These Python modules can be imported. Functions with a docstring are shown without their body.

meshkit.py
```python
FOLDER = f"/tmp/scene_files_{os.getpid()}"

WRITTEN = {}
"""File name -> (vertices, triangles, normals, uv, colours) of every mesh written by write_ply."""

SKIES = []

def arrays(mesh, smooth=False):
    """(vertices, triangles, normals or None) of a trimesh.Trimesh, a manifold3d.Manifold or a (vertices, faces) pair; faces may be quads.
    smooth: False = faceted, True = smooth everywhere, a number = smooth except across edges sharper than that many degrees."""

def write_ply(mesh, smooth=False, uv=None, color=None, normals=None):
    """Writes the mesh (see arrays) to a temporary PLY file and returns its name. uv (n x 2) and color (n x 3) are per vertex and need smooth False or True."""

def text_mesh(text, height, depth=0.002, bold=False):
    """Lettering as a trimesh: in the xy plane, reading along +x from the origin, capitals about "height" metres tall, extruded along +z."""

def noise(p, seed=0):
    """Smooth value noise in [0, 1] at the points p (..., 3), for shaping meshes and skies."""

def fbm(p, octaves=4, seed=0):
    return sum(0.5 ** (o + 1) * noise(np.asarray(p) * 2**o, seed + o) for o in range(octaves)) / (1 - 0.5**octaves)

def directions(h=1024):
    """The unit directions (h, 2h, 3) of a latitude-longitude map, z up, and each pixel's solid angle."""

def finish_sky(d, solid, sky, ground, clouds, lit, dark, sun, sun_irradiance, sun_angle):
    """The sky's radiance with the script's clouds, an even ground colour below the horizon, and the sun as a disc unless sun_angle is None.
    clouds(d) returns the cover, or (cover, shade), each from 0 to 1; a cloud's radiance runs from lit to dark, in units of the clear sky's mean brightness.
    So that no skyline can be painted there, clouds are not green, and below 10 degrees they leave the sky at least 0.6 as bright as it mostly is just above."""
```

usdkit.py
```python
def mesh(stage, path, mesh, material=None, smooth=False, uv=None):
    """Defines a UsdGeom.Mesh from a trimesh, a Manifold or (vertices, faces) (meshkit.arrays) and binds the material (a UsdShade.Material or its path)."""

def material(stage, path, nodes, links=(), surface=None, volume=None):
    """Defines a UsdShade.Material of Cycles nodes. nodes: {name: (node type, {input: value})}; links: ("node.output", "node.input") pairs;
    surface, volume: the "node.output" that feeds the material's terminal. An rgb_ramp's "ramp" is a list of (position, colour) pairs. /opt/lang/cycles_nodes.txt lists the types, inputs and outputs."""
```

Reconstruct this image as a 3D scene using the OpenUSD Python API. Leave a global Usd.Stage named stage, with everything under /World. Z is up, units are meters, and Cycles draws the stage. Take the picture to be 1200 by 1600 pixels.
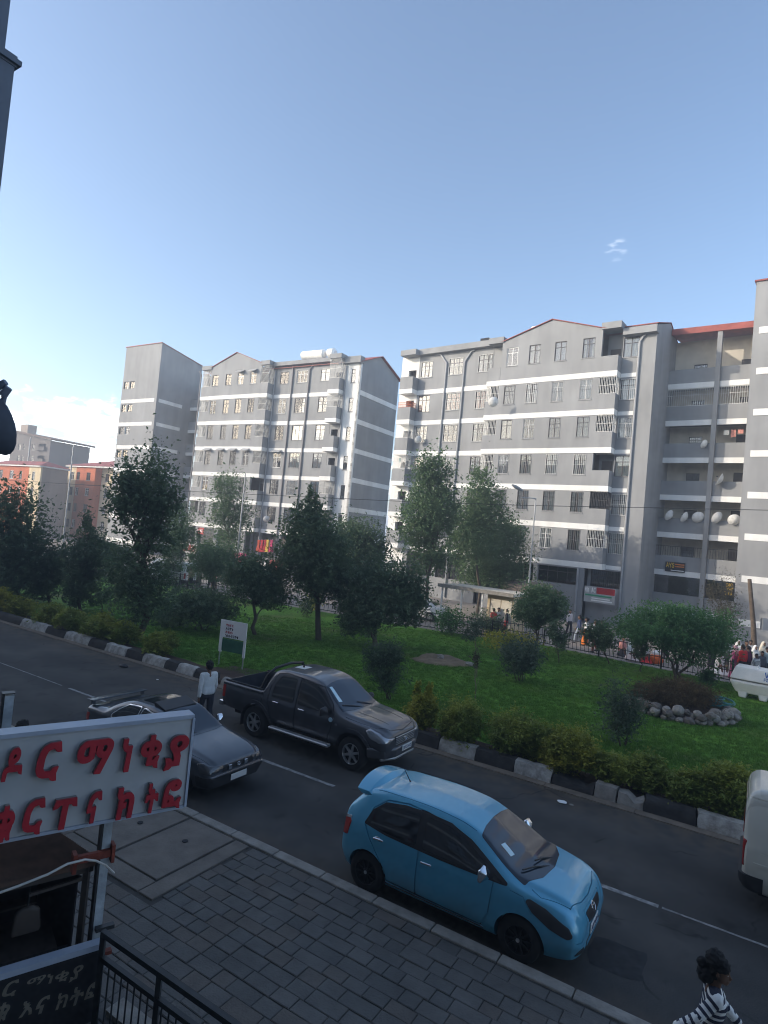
import math, random
import numpy as np
import trimesh, shapely
import manifold3d as m3
from scipy.interpolate import PchipInterpolator
from shapely.geometry import Polygon, LineString, Point
from pxr import Usd, UsdGeom, UsdLux, UsdShade, Sdf, Gf, Vt
import usdkit, meshkit

stage = Usd.Stage.CreateInMemory()
UsdGeom.SetStageUpAxis(stage, UsdGeom.Tokens.z)
UsdGeom.SetStageMetersPerUnit(stage, 1.0)
UsdGeom.Xform.Define(stage, '/World')
UsdGeom.Scope.Define(stage, '/World/Looks')

# ---------------------------------------------------------------- camera, sky, sun, exposure
F_PX, ROLL, TILT, EYE = 950.0, math.radians(5.25), math.radians(2.0), 5.58
EXPOSURE = 1.06
SUN_EL, SUN_DIR = math.radians(18.5), np.array([-0.992, -0.125])
SUN_I, SKY_S = 0.50, 0.15
fw = np.array([0, math.cos(TILT), math.sin(TILT)])
r0 = np.array([1.0, 0, 0]); u0_ = np.cross(r0, fw)
rt = math.cos(ROLL) * r0 + math.sin(ROLL) * u0_
up = -math.sin(ROLL) * r0 + math.cos(ROLL) * u0_
CAM = np.array([0, 0, EYE])
cam = UsdGeom.Camera.Define(stage, '/World/camera')
cam.AddTransformOp().Set(Gf.Matrix4d(*[float(x) for x in (*rt, 0, *up, 0, *(-fw), 0, *CAM, 1)]))
cam.CreateFocalLengthAttr(26.0)
cam.CreateHorizontalApertureAttr(26.0 * 1200 / F_PX)
cam.CreateVerticalApertureAttr(26.0 * 1600 / F_PX)
cam.CreateClippingRangeAttr(Gf.Vec2f(0.05, 5000))
cam.CreateExposureAttr(EXPOSURE)

_c = fw + rt * (962 - 600) / F_PX - up * (390 - 800) / F_PX
CLOUD_AT = _c / np.linalg.norm(_c)          # one small cloud stands by itself
SUN_ROT = math.atan2(SUN_DIR[0], SUN_DIR[1])
usdkit.material(stage, '/World/Looks/sky_look', {
    'sky': ('sky_texture', {'sky_type': 'single_scattering', 'sun_disc': False, 'sun_elevation': SUN_EL, 'sun_rotation': SUN_ROT,
                            'altitude': 800.0, 'air_density': 1.0, 'aerosol_density': 2.8, 'ozone_density': 1.45}),
    'tc': ('texture_coordinate', {}),
    'sep': ('separate_xyz', {}),
    'map': ('mapping', {'scale': (1, 1, 2.2)}),
    'n1': ('noise_texture', {'scale': 13.0, 'detail': 8.0, 'roughness': 0.6}),
    'spot': ('vector_math', {'math_type': 'dot_product', 'vector2': tuple(CLOUD_AT)}), 'sr': ('map_range', {'range_type': 'smoothstep', 'from_min': 0.99982, 'from_max': 0.99997, 'to_min': 0.0, 'to_max': 0.6, 'clamp': True}), 'n5m': ('mapping', {'scale': (1, 1, 3.0)}), 'n5': ('noise_texture', {'scale': 42.0, 'detail': 5.0}), 'n5r': ('map_range', {'range_type': 'smoothstep', 'from_min': 0.48, 'from_max': 0.66, 'to_min': 0.0, 'to_max': 0.16, 'clamp': True}), 'sn': ('math', {'math_type': 'multiply'}), 'sm': ('math', {'math_type': 'maximum'}),
    'n2': ('noise_texture', {'scale': 2.3, 'detail': 2.0}),
    'low': ('map_range', {'range_type': 'smoothstep', 'from_min': 0.26, 'from_max': 0.10, 'to_min': 0.0, 'to_max': 1.0, 'clamp': True}),
    'k': ('math', {'math_type': 'multiply'}),
    'k2': ('math', {'math_type': 'multiply'}),
    'cov': ('map_range', {'range_type': 'smoothstep', 'from_min': 0.225, 'from_max': 0.31, 'to_min': 0.0, 'to_max': 0.8, 'clamp': True}),
    'mix': ('mix_color', {'b': (13.5, 13.3, 13.2), 'use_clamp': False}),
    'bg': ('background_shader', {'strength': SKY_S}),
}, [('tc.generated', 'sep.vector'), ('tc.generated', 'map.vector'), ('map.vector', 'n1.vector'), ('tc.generated', 'n2.vector'),
    ('sep.z', 'low.value'), ('n1.fac', 'k.value1'), ('n2.fac', 'k.value2'), ('k.value', 'k2.value1'), ('low.result', 'k2.value2'),
    ('k2.value', 'cov.value'), ('tc.generated', 'spot.vector1'), ('spot.value', 'sr.value'), ('tc.generated', 'n5m.vector'), ('n5m.vector', 'n5.vector'), ('n5.fac', 'n5r.value'), ('sr.result', 'sn.value1'), ('n5r.result', 'sn.value2'), ('cov.result', 'sm.value1'), ('sn.value', 'sm.value2'), ('sm.value', 'mix.fac'), ('sky.color', 'mix.a'), ('mix.result', 'bg.color')], surface='bg.background')
dome = UsdLux.DomeLight.Define(stage, '/World/sky')
dome.GetPrim().SetCustomDataByKey('kind', 'structure')
UsdShade.MaterialBindingAPI.Apply(dome.GetPrim()).Bind(UsdShade.Material.Get(stage, '/World/Looks/sky_look'))
sun = UsdLux.DistantLight.Define(stage, '/World/sun')
sun.CreateNormalizeAttr(True); sun.CreateIntensityAttr(SUN_I); sun.CreateAngleAttr(0.53)
sun.CreateColorAttr(Gf.Vec3f(1.0, 0.89, 0.75))
sd = np.array([*(SUN_DIR / np.linalg.norm(SUN_DIR) * math.cos(SUN_EL)), math.sin(SUN_EL)])   # towards the sun
zx = np.cross([0, 0, 1.0], sd); zx /= np.linalg.norm(zx); zy = np.cross(sd, zx)
sun.AddTransformOp().Set(Gf.Matrix4d(*[float(x) for x in (*zx, 0, *zy, 0, *sd, 0, 0, 0, 60, 1)]))

# ---------------------------------------------------------------- where things stand
def at(px, py, z=0.0):
    """The point at height z that a pixel of the 1200 x 1600 photograph shows."""
    d = fw + rt * (px - 600) / F_PX - up * (py - 800) / F_PX
    return CAM + d * ((z - EYE) / d[2])
def depth(p): return float((np.asarray(p, float) - CAM) @ fw)
A_DEG, B_DEG = 52.2, 58.1
def frame(deg):
    a = math.radians(deg)
    return np.array([-math.sin(a), math.cos(a), 0]), np.array([math.cos(a), math.sin(a), 0])
ra, na = frame(A_DEG); rb, nb = frame(B_DEG)
ROT_A, ROT_B = A_DEG - 90, B_DEG - 90
def road(s, n, z=0.0): return rb * s + nb * n + np.array([0, 0, z])     # s along the street to the left, n across it
rng = np.random.default_rng(7); random.seed(7)

# ---------------------------------------------------------------- prims
TAKEN = {}
def path_of(name, parent):
    base = (parent.GetPath().pathString if parent is not None else '/World') + '/' + name
    k = TAKEN.get(base, 0); TAKEN[base] = k + 1
    return base if k == 0 else '%s_%03d' % (base, k)
def prim(x): return x.GetPrim() if hasattr(x, 'GetPrim') else x
def tag(o, label=None, cat=None, group=None, kind=None):
    o = prim(o)
    for k, v in (('label', label), ('category', cat), ('group', group), ('kind', kind)):
        if v: o.SetCustomDataByKey(k, v)
    return o
def obj(name, mesh, mat, parent=None, smooth=False, label=None, kind=None, uv=None):
    m = usdkit.mesh(stage, path_of(name, parent), mesh.get() if isinstance(mesh, MB) else mesh, mat, smooth=smooth, uv=uv).GetPrim()
    return tag(m, label, kind=kind)
def thing(name, label, cat, loc=(0, 0, 0), rotz=0.0, group=None, kind=None):
    x = UsdGeom.Xform.Define(stage, path_of(name, None))
    x.AddTranslateOp().Set(Gf.Vec3d(*map(float, loc)))
    if rotz: x.AddRotateZOp().Set(float(rotz))
    return tag(x, label, cat, group, kind)
def dup(src, name, loc, rotz, label, cat, group=None):
    x = thing(name, label, cat, loc, rotz, group)
    x.GetReferences().AddInternalReference(src.GetPath()); x.SetInstanceable(True)
    return x

class MB:
    """Collects simple shapes into one mesh."""
    def __init__(self): self.v, self.f, self.n = [], [], 0
    def add(self, v, f):
        v = np.asarray(v, float); f = np.asarray(f, int)
        if f.shape[1] == 4: f = np.vstack([f[:, [0, 1, 2]], f[:, [0, 2, 3]]])
        self.v.append(v); self.f.append(f + self.n); self.n += len(v); return self
    def tm(self, m): return self.add(m.vertices, m.faces)
    def mf(self, m):
        q = m.to_mesh(); return self.add(q.vert_properties[:, :3], q.tri_verts)
    def box(self, x0, x1, y0, y1, z0, z1, M=None):
        v = np.array([[x, y, z] for z in (z0, z1) for y in (y0, y1) for x in (x0, x1)], float)
        if M is not None: v = v @ M[0].T + M[1]
        return self.add(v, [[0, 2, 3, 1], [4, 5, 7, 6], [0, 1, 5, 4], [2, 6, 7, 3], [0, 4, 6, 2], [1, 3, 7, 5]])
    def bar(self, a, b, w, h=None):
        """A square bar from a to b."""
        a, b = np.asarray(a, float), np.asarray(b, float); d = b - a; L = np.linalg.norm(d); d /= L
        s = np.cross(d, [0, 0, 1.0]); s = s / np.linalg.norm(s) if np.linalg.norm(s) > 1e-6 else np.array([1.0, 0, 0])
        t = np.cross(s, d); h = h or w
        return self.box(0, L, -w / 2, w / 2, -h / 2, h / 2, (np.stack([d, -s, t], 1) if True else None, a))
    def tube(self, pts, r, sides=8, cap=True):
        p = np.asarray(pts, float); r = np.broadcast_to(np.asarray(r, float), (len(p),))
        t = np.gradient(p, axis=0); t /= np.linalg.norm(t, axis=1, keepdims=True) + 1e-12
        ref = np.array([0, 0, 1.0]) if abs(t[0][2]) < 0.9 else np.array([1.0, 0, 0])
        V = []
        for i in range(len(p)):
            a = np.cross(t[i], ref)
            if np.linalg.norm(a) < 1e-3: a = np.cross(t[i], [0.3, 1, 0.1])
            a /= np.linalg.norm(a); b = np.cross(t[i], a)
            ang = np.arange(sides) * 2 * np.pi / sides
            V.append(p[i] + r[i] * (np.cos(ang)[:, None] * a + np.sin(ang)[:, None] * b))
        V = np.vstack(V); Fq = []
        for i in range(len(p) - 1):
            for j in range(sides):
                k = (j + 1) % sides
                Fq.append([i * sides + j, i * sides + k, (i + 1) * sides + k, (i + 1) * sides + j])
        self.add(V, Fq)
        if cap:
            for e in (0, len(p) - 1):
                ring = V[e * sides:(e + 1) * sides]
                fs = [[0, j + 1, (j + 1) % sides + 1] for j in range(sides)]
                if e: fs = [[a, c, b] for a, b, c in fs]
                self.add(np.vstack([ring.mean(0), ring]), [[a, c, b] for a, b, c in fs])
        return self
    def poly(self, pg, h, M=None):
        """Polygon in (x, z), extruded along +y by h; M = (3x3, offset)."""
        for g in getattr(pg, 'geoms', [pg]):
            if g.is_empty or g.area < 1e-6: continue
            m = trimesh.creation.extrude_polygon(g, h, engine='earcut')
            v = np.asarray(m.vertices)[:, [0, 2, 1]]; f = np.asarray(m.faces)[:, ::-1]
            if M is not None: v = v @ M[0].T + M[1]
            self.add(v, f)
        return self
    def get(self): return (np.vstack(self.v), np.vstack(self.f))

def rbox(x0, x1, y0, y1, z0, z1, r=0.02, seg=8):
    """A rounded box as a Manifold."""
    r = min(r, (x1 - x0) / 2.01, (y1 - y0) / 2.01, (z1 - z0) / 2.01)
    s = m3.Manifold.sphere(r, seg)
    return m3.Manifold.batch_hull([s.translate((x, y, z)) for x in (x0 + r, x1 - r) for y in (y0 + r, y1 - r) for z in (z0 + r, z1 - r)])

# ---------------------------------------------------------------- materials
def M_(name, col, rough=0.8, var=0.12, scale=2.0, bump=0.0, bscale=30.0, metal=0.0, coat=0.0, spec=0.4, col2=None, detail=5.0, emit=0.0, trans=None, stretch=None):
    col = np.array(col, float); c2 = np.array(col2 if col2 is not None else np.clip(col * (1 + var), 0, 1)); c1 = col if col2 is not None else col * (1 - var)
    nodes = {'g': ('geometry', {}), 'mp': ('mapping', {'scale': stretch or (1, 1, 1)}), 'n': ('noise_texture', {'scale': scale, 'detail': detail, 'roughness': 0.6}),
             'r': ('rgb_ramp', {'ramp': [(0.3, tuple(c1)), (0.7, tuple(c2))]}),
             'p': ('principled_bsdf', {'roughness': rough, 'metallic': metal, 'coat_weight': coat, 'specular_ior_level': spec})}
    links = [('g.position', 'mp.vector'), ('mp.vector', 'n.vector'), ('n.fac', 'r.fac'), ('r.color', 'p.base_color')]
    if bump:
        nodes['bn'] = ('noise_texture', {'scale': bscale, 'detail': 4.0}); nodes['b'] = ('bump', {'strength': bump, 'distance': 0.02})
        links += [('g.position', 'bn.vector'), ('bn.fac', 'b.height'), ('b.normal', 'p.normal')]
    surf = 'p.BSDF'
    if trans is not None:
        nodes['t'] = ('translucent_bsdf', {}); nodes['mx'] = ('mix_closure', {'fac': trans}); links += [('r.color', 't.color'), ('p.BSDF', 'mx.closure1'), ('t.BSDF', 'mx.closure2')]; surf = 'mx.closure'
    return usdkit.material(stage, '/World/Looks/' + name, nodes, links, surface=surf)
L = {}
def leaf_mat(name, dark, light):
    """Leaves: tone varies leaf by leaf and in clumps."""
    nodes = {'g': ('geometry', {}), 'n': ('noise_texture', {'scale': 1.1, 'detail': 3.0}), 'a': ('math', {'math_type': 'multiply_add', 'value2': 0.45}),
             'r': ('rgb_ramp', {'ramp': [(0.25, dark), (0.8, light)]}), 'p': ('principled_bsdf', {'roughness': 0.55, 'specular_ior_level': 0.35}),
             't': ('translucent_bsdf', {}), 'mx': ('mix_closure', {'fac': 0.38})}
    links = [('g.position', 'n.vector'), ('g.random_per_island', 'a.value1'), ('n.fac', 'sc.value1'), ('sc.value', 'a.value3'), ('a.value', 'r.fac'), ('r.color', 'p.base_color'), ('r.color', 't.color'),
             ('p.BSDF', 'mx.closure1'), ('t.BSDF', 'mx.closure2')]
    nodes['sc'] = ('math', {'math_type': 'multiply', 'value2': 0.6})
    return usdkit.material(stage, '/World/Looks/' + name, nodes, links, surface='mx.closure')
def wall_mat(name, col, streak=0.13):
    """Painted plaster: blotches, rain streaks running down, fine relief."""
    col = np.array(col, float)
    nodes = {'g': ('geometry', {}), 'm1': ('mapping', {'scale': (1.3, 1.3, 0.2)}), 'n1': ('noise_texture', {'scale': 1.0, 'detail': 6.0}), 'n2': ('noise_texture', {'scale': 0.35, 'detail': 4.0}),
             'r1': ('rgb_ramp', {'ramp': [(0.3, tuple(col * (1 - streak))), (0.6, tuple(col)), (0.8, tuple(np.clip(col * 1.05, 0, 1)))]}),
             'r2': ('rgb_ramp', {'ramp': [(0.3, (0.84, 0.84, 0.83)), (0.7, (1, 1, 1))]}), 'mx': ('mix_color', {'blend_type': 'multiply', 'fac': 1.0}),
             'bn': ('noise_texture', {'scale': 25.0, 'detail': 4.0}), 'b': ('bump', {'strength': 0.15, 'distance': 0.02}), 'p': ('principled_bsdf', {'roughness': 0.85, 'specular_ior_level': 0.25})}
    links = [('g.position', 'm1.vector'), ('m1.vector', 'n1.vector'), ('g.position', 'n2.vector'), ('n1.fac', 'r1.fac'), ('n2.fac', 'r2.fac'), ('r1.color', 'mx.a'), ('r2.color', 'mx.b'), ('mx.result', 'p.base_color'),
             ('g.position', 'bn.vector'), ('bn.fac', 'b.height'), ('b.normal', 'p.normal')]
    return usdkit.material(stage, '/World/Looks/' + name, nodes, links, surface='p.BSDF')
def glass_mat(name, tint=(0.7, 0.75, 0.78), ior=1.6, rough=0.02, grime=0.06):
    return usdkit.material(stage, '/World/Looks/' + name, {
        'f': ('fresnel', {'IOR': ior}), 't': ('transparent_bsdf', {'color': tint}), 'g': ('glossy_bsdf', {'roughness': rough, 'color': (0.95, 0.95, 0.95)}),
        'a': ('math', {'math_type': 'add', 'value2': grime}), 'm': ('mix_closure', {})},
        [('f.fac', 'a.value1'), ('a.value', 'm.fac'), ('t.BSDF', 'm.closure1'), ('g.BSDF', 'm.closure2')], surface='m.closure')
L['wall'] = wall_mat('grey_plaster', (0.296, 0.303, 0.310))
L['white'] = wall_mat('white_band_paint', (0.84, 0.84, 0.82), 0.12)
L['cream'] = wall_mat('cream_plaster', (0.66, 0.54, 0.36))
L['cream_pale'] = wall_mat('pale_cream_plaster', (0.62, 0.57, 0.48))
L['redwall'] = wall_mat('red_plaster', (0.50, 0.14, 0.06))
L['taupe'] = wall_mat('taupe_plaster', (0.30, 0.24, 0.20))
L['darkwall'] = wall_mat('brown_grey_plaster', (0.13, 0.115, 0.11))
L['dark'] = M_('dark_interior', (0.025, 0.025, 0.028), 0.9)
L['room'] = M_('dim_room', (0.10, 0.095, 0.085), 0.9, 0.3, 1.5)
L['roofred'] = M_('red_roof_sheet', (0.26, 0.06, 0.045), 0.6, 0.25, 1.5)
L['roofrust'] = M_('rust_roof_sheet', (0.085, 0.050, 0.036), 0.8, 0.35, 3.0, 0.3)
L['pane'] = glass_mat('window_glass', (0.88, 0.90, 0.91), 1.5, 0.02, 0.04)
L['mirror_pane'] = glass_mat('tinted_window_glass', (0.25, 0.28, 0.30), 1.9, 0.03, 0.12)
L['frame_dark'] = M_('brown_window_frame', (0.06, 0.05, 0.045), 0.5)
L['frame_white'] = M_('white_window_frame', (0.72, 0.72, 0.70), 0.5, 0.08)
L['bar_white'] = M_('white_bar_paint', (0.58, 0.58, 0.56), 0.5, 0.08)
L['bar_grey'] = M_('grey_bar_paint', (0.22, 0.22, 0.22), 0.5)
L['bar_dark'] = M_('dark_bar_paint', (0.05, 0.05, 0.055), 0.5)
L['pipe'] = M_('pale_pipe', (0.30, 0.31, 0.32), 0.5)
L['pipe_dark'] = M_('dark_pipe', (0.20, 0.19, 0.19), 0.5)
for i, c in enumerate([(0.70, 0.66, 0.55), (0.78, 0.76, 0.70), (0.55, 0.46, 0.34), (0.45, 0.50, 0.48), (0.60, 0.26, 0.21), (0.36, 0.52, 0.48), (0.62, 0.60, 0.57)]):
    L['curtain%d' % i] = M_('curtain_cloth_%s' % 'abcdefg'[i], c, 0.9, 0.25, 3.0, stretch=(6, 6, 0.2), trans=0.1)
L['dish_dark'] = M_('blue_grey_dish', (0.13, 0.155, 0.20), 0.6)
L['metal'] = M_('galvanised_metal', (0.42, 0.43, 0.44), 0.4, 0.1, metal=0.7)
L['dish'] = M_('dish_paint', (0.66, 0.66, 0.64), 0.5, 0.15, 4)
L['black'] = M_('black_paint', (0.018, 0.018, 0.020), 0.45)
L['plastic'] = M_('black_plastic', (0.022, 0.022, 0.024), 0.55)
L['chrome'] = M_('chrome', (0.75, 0.76, 0.78), 0.12, 0.02, metal=1.0)
L['tank'] = M_('white_tank', (0.75, 0.75, 0.73), 0.4, 0.08)
# ---------------------------------------------------------------- ground
def sheet(name, pts, z, mat, kind='structure', thick=None):
    pg = Polygon([(p[0], p[1]) for p in pts])
    if thick is None:
        v, f = trimesh.creation.triangulate_polygon(pg, engine='earcut')
        v = np.column_stack([v, np.full(len(v), z)])
        f = np.asarray(f); a = v[f[:, 0]]; cr = np.cross(v[f[:, 1]] - a, v[f[:, 2]] - a)[:, 2]
        f[cr < 0] = f[cr < 0][:, ::-1]
        return obj(name, (v, f), mat, kind=kind)
    m = trimesh.creation.extrude_polygon(pg, thick, engine='earcut'); m.apply_translation([0, 0, z - thick])
    return obj(name, (np.asarray(m.vertices), np.asarray(m.faces)), mat, kind=kind)
L['earth'] = M_('dry_earth', (0.15, 0.13, 0.11), 0.95, 0.25, 0.2, 0.3, 3)
L['soil'] = M_('dark_soil', (0.060, 0.038, 0.026), 0.95, 0.4, 2.0, 0.8, 14)
def asphalt():
    """Worn asphalt: mottling, cracks, oil under the lanes, dust that gathers along the kerbs."""
    nodes = {'g': ('geometry', {}), 'n1': ('noise_texture', {'scale': 0.35, 'detail': 6.0, 'roughness': 0.65}), 'n2': ('noise_texture', {'scale': 60.0, 'detail': 3.0}), 'n3': ('noise_texture', {'scale': 1.3, 'detail': 3.0}), 'n4': ('noise_texture', {'scale': 2.6, 'detail': 5.0}),
             'r1': ('rgb_ramp', {'ramp': [(0.3, (0.030, 0.029, 0.029)), (0.52, (0.053, 0.051, 0.048)), (0.72, (0.090, 0.082, 0.073))]}),
             'r2': ('rgb_ramp', {'ramp': [(0.35, (0.66, 0.66, 0.66)), (0.7, (1.34, 1.34, 1.34))]}), 'r3': ('rgb_ramp', {'ramp': [(0.60, (1, 1, 1)), (0.70, (0.60, 0.60, 0.62))]}),
             'm': ('mix_color', {'blend_type': 'multiply', 'fac': 1.0, 'use_clamp': False}), 'm2': ('mix_color', {'blend_type': 'multiply', 'fac': 1.0, 'use_clamp': False}),
             'across': ('vector_math', {'math_type': 'dot_product', 'vector2': tuple(nb)}), 'far': ('map_range', {'range_type': 'smoothstep', 'from_min': 13.0, 'from_max': 14.6, 'to_min': 0.0, 'to_max': 1.0, 'clamp': True}),
             'near': ('map_range', {'range_type': 'smoothstep', 'from_min': 8.9, 'from_max': 8.2, 'to_min': 0.0, 'to_max': 0.6, 'clamp': True}), 'mx': ('math', {'math_type': 'maximum'}), 'dn': ('map_range', {'from_min': 0.35, 'from_max': 0.65, 'to_min': 0.0, 'to_max': 0.75, 'clamp': True}), 'dk': ('math', {'math_type': 'multiply'}),
             'dust': ('mix_color', {'b': (0.115, 0.088, 0.062)}), 'warp': ('vector_math', {'math_type': 'scale', 'scale': 0.55}), 'wn': ('noise_texture', {'scale': 1.7, 'detail': 4.0}), 'wadd': ('vector_math', {'math_type': 'add'}),
             'v': ('voronoi_texture', {'feature': 'distance_to_edge', 'scale': 0.42}), 'cr': ('map_range', {'from_min': 0.003, 'from_max': 0.010, 'to_min': 1.0, 'to_max': 0.0, 'clamp': True}), 'cm': ('map_range', {'from_min': 0.50, 'from_max': 0.58, 'to_min': 0.0, 'to_max': 0.75, 'clamp': True}), 'ck': ('math', {'math_type': 'multiply'}),
             'crack': ('mix_color', {'b': (0.014, 0.013, 0.013)}), 'lane': ('math', {'math_type': 'multiply', 'value2': 4.19}), 'ls': ('math', {'math_type': 'cosine'}), 'lr': ('map_range', {'from_min': -1.0, 'from_max': 1.0, 'to_min': 0.90, 'to_max': 1.12, 'clamp': True}), 'tr': ('vector_math', {'math_type': 'scale'}),
             'b': ('bump', {'strength': 0.35, 'distance': 0.008}), 'p': ('principled_bsdf', {'roughness': 0.82, 'specular_ior_level': 0.3})}
    links = [('g.position', x + '.vector') for x in ('n1', 'n2', 'n3', 'n4', 'wn')] + [('g.position', 'across.vector1'), ('across.value', 'far.value'), ('across.value', 'near.value'), ('far.result', 'mx.value1'), ('near.result', 'mx.value2'), ('n4.fac', 'dn.value'), ('mx.value', 'dk.value1'), ('dn.result', 'dk.value2'),
             ('n1.fac', 'r1.fac'), ('n2.fac', 'r2.fac'), ('n3.fac', 'r3.fac'), ('r1.color', 'm.a'), ('r2.color', 'm.b'), ('m.result', 'm2.a'), ('r3.color', 'm2.b'), ('across.value', 'lane.value1'), ('lane.value', 'ls.value1'), ('ls.value', 'lr.value'), ('m2.result', 'tr.vector1'), ('lr.result', 'tr.scale'),
             ('tr.vector', 'dust.a'), ('dk.value', 'dust.fac'), ('wn.color', 'warp.vector1'), ('g.position', 'wadd.vector1'), ('warp.vector', 'wadd.vector2'), ('wadd.vector', 'v.vector'), ('v.distance', 'cr.value'), ('n3.fac', 'cm.value'), ('cr.result', 'ck.value1'), ('cm.result', 'ck.value2'), ('dust.result', 'crack.a'), ('ck.value', 'crack.fac'),
             ('crack.result', 'p.base_color'), ('n2.fac', 'b.height'), ('b.normal', 'p.normal')]
    return usdkit.material(stage, '/World/Looks/asphalt', nodes, links, surface='p.BSDF')
L['asphalt'] = asphalt()
def grass_mat():
    nodes = {'g': ('geometry', {}), 'n1': ('noise_texture', {'scale': 0.5, 'detail': 5.0}), 'n2': ('noise_texture', {'scale': 14.0, 'detail': 5.0}), 'n3': ('noise_texture', {'scale': 0.28, 'detail': 6.0, 'roughness': 0.65}),
             'r1': ('rgb_ramp', {'ramp': [(0.3, (0.070, 0.16, 0.016)), (0.55, (0.10, 0.23, 0.022)), (0.75, (0.145, 0.27, 0.032))]}), 'r2': ('rgb_ramp', {'ramp': [(0.3, (0.5, 0.55, 0.5)), (0.7, (1.2, 1.2, 1.1))]}),
             'bare': ('map_range', {'range_type': 'smoothstep', 'from_min': 0.50, 'from_max': 0.66, 'to_min': 0.0, 'to_max': 0.65, 'clamp': True}), 'mb': ('mix_color', {'b': (0.13, 0.11, 0.045)}),
             'm': ('mix_color', {'blend_type': 'multiply', 'fac': 1.0, 'use_clamp': False}), 'b': ('bump', {'strength': 0.8, 'distance': 0.05}), 'p': ('principled_bsdf', {'roughness': 0.85, 'specular_ior_level': 0.15})}
    links = [('g.position', 'n1.vector'), ('g.position', 'n2.vector'), ('g.position', 'n3.vector'), ('n1.fac', 'r1.fac'), ('n2.fac', 'r2.fac'), ('n3.fac', 'bare.value'), ('r1.color', 'mb.a'), ('bare.result', 'mb.fac'), ('mb.result', 'm.a'), ('r2.color', 'm.b'), ('m.result', 'p.base_color'), ('n2.fac', 'b.height'), ('b.normal', 'p.normal')]
    return usdkit.material(stage, '/World/Looks/lawn', nodes, links, surface='p.BSDF')
L['lawn'] = grass_mat()
L['street'] = M_('pale_dusty_street', (0.24, 0.215, 0.19), 0.9, 0.2, 0.5, 0.3, 12)
L['kerbstone'] = M_('concrete_kerb', (0.24, 0.225, 0.20), 0.9, 0.25, 4, 0.6, 25)
L['kerb_white'] = M_('worn_white_kerb', (0.20, 0.19, 0.17), 0.9, 0.2, 5, 0.6, 25, col2=(0.48, 0.47, 0.44))
L['kerb_black'] = M_('worn_black_kerb', (0.032, 0.031, 0.030), 0.85, 0.4, 5, 0.6, 25)
L['gutter'] = M_('gutter_concrete', (0.16, 0.13, 0.10), 0.9, 0.3, 3, 0.4, 20)
L['line'] = M_('worn_road_paint', (0.10, 0.10, 0.098), 0.8, 0.3, 9, col2=(0.36, 0.36, 0.35))
for i, c in enumerate([(0.098, 0.094, 0.088), (0.108, 0.103, 0.096), (0.088, 0.086, 0.081), (0.104, 0.092, 0.081)]):
    L['paver%d' % i] = M_('paving_stone_%s' % 'abcd'[i], c, 0.85, 0.18, 3.0, 0.5, 35)
L['slab'] = M_('manhole_slab', (0.145, 0.128, 0.110), 0.9, 0.2, 3, 0.4, 25)
L['joint'] = M_('paving_joint_sand', (0.050, 0.047, 0.043), 0.95, 0.3, 6)

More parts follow.
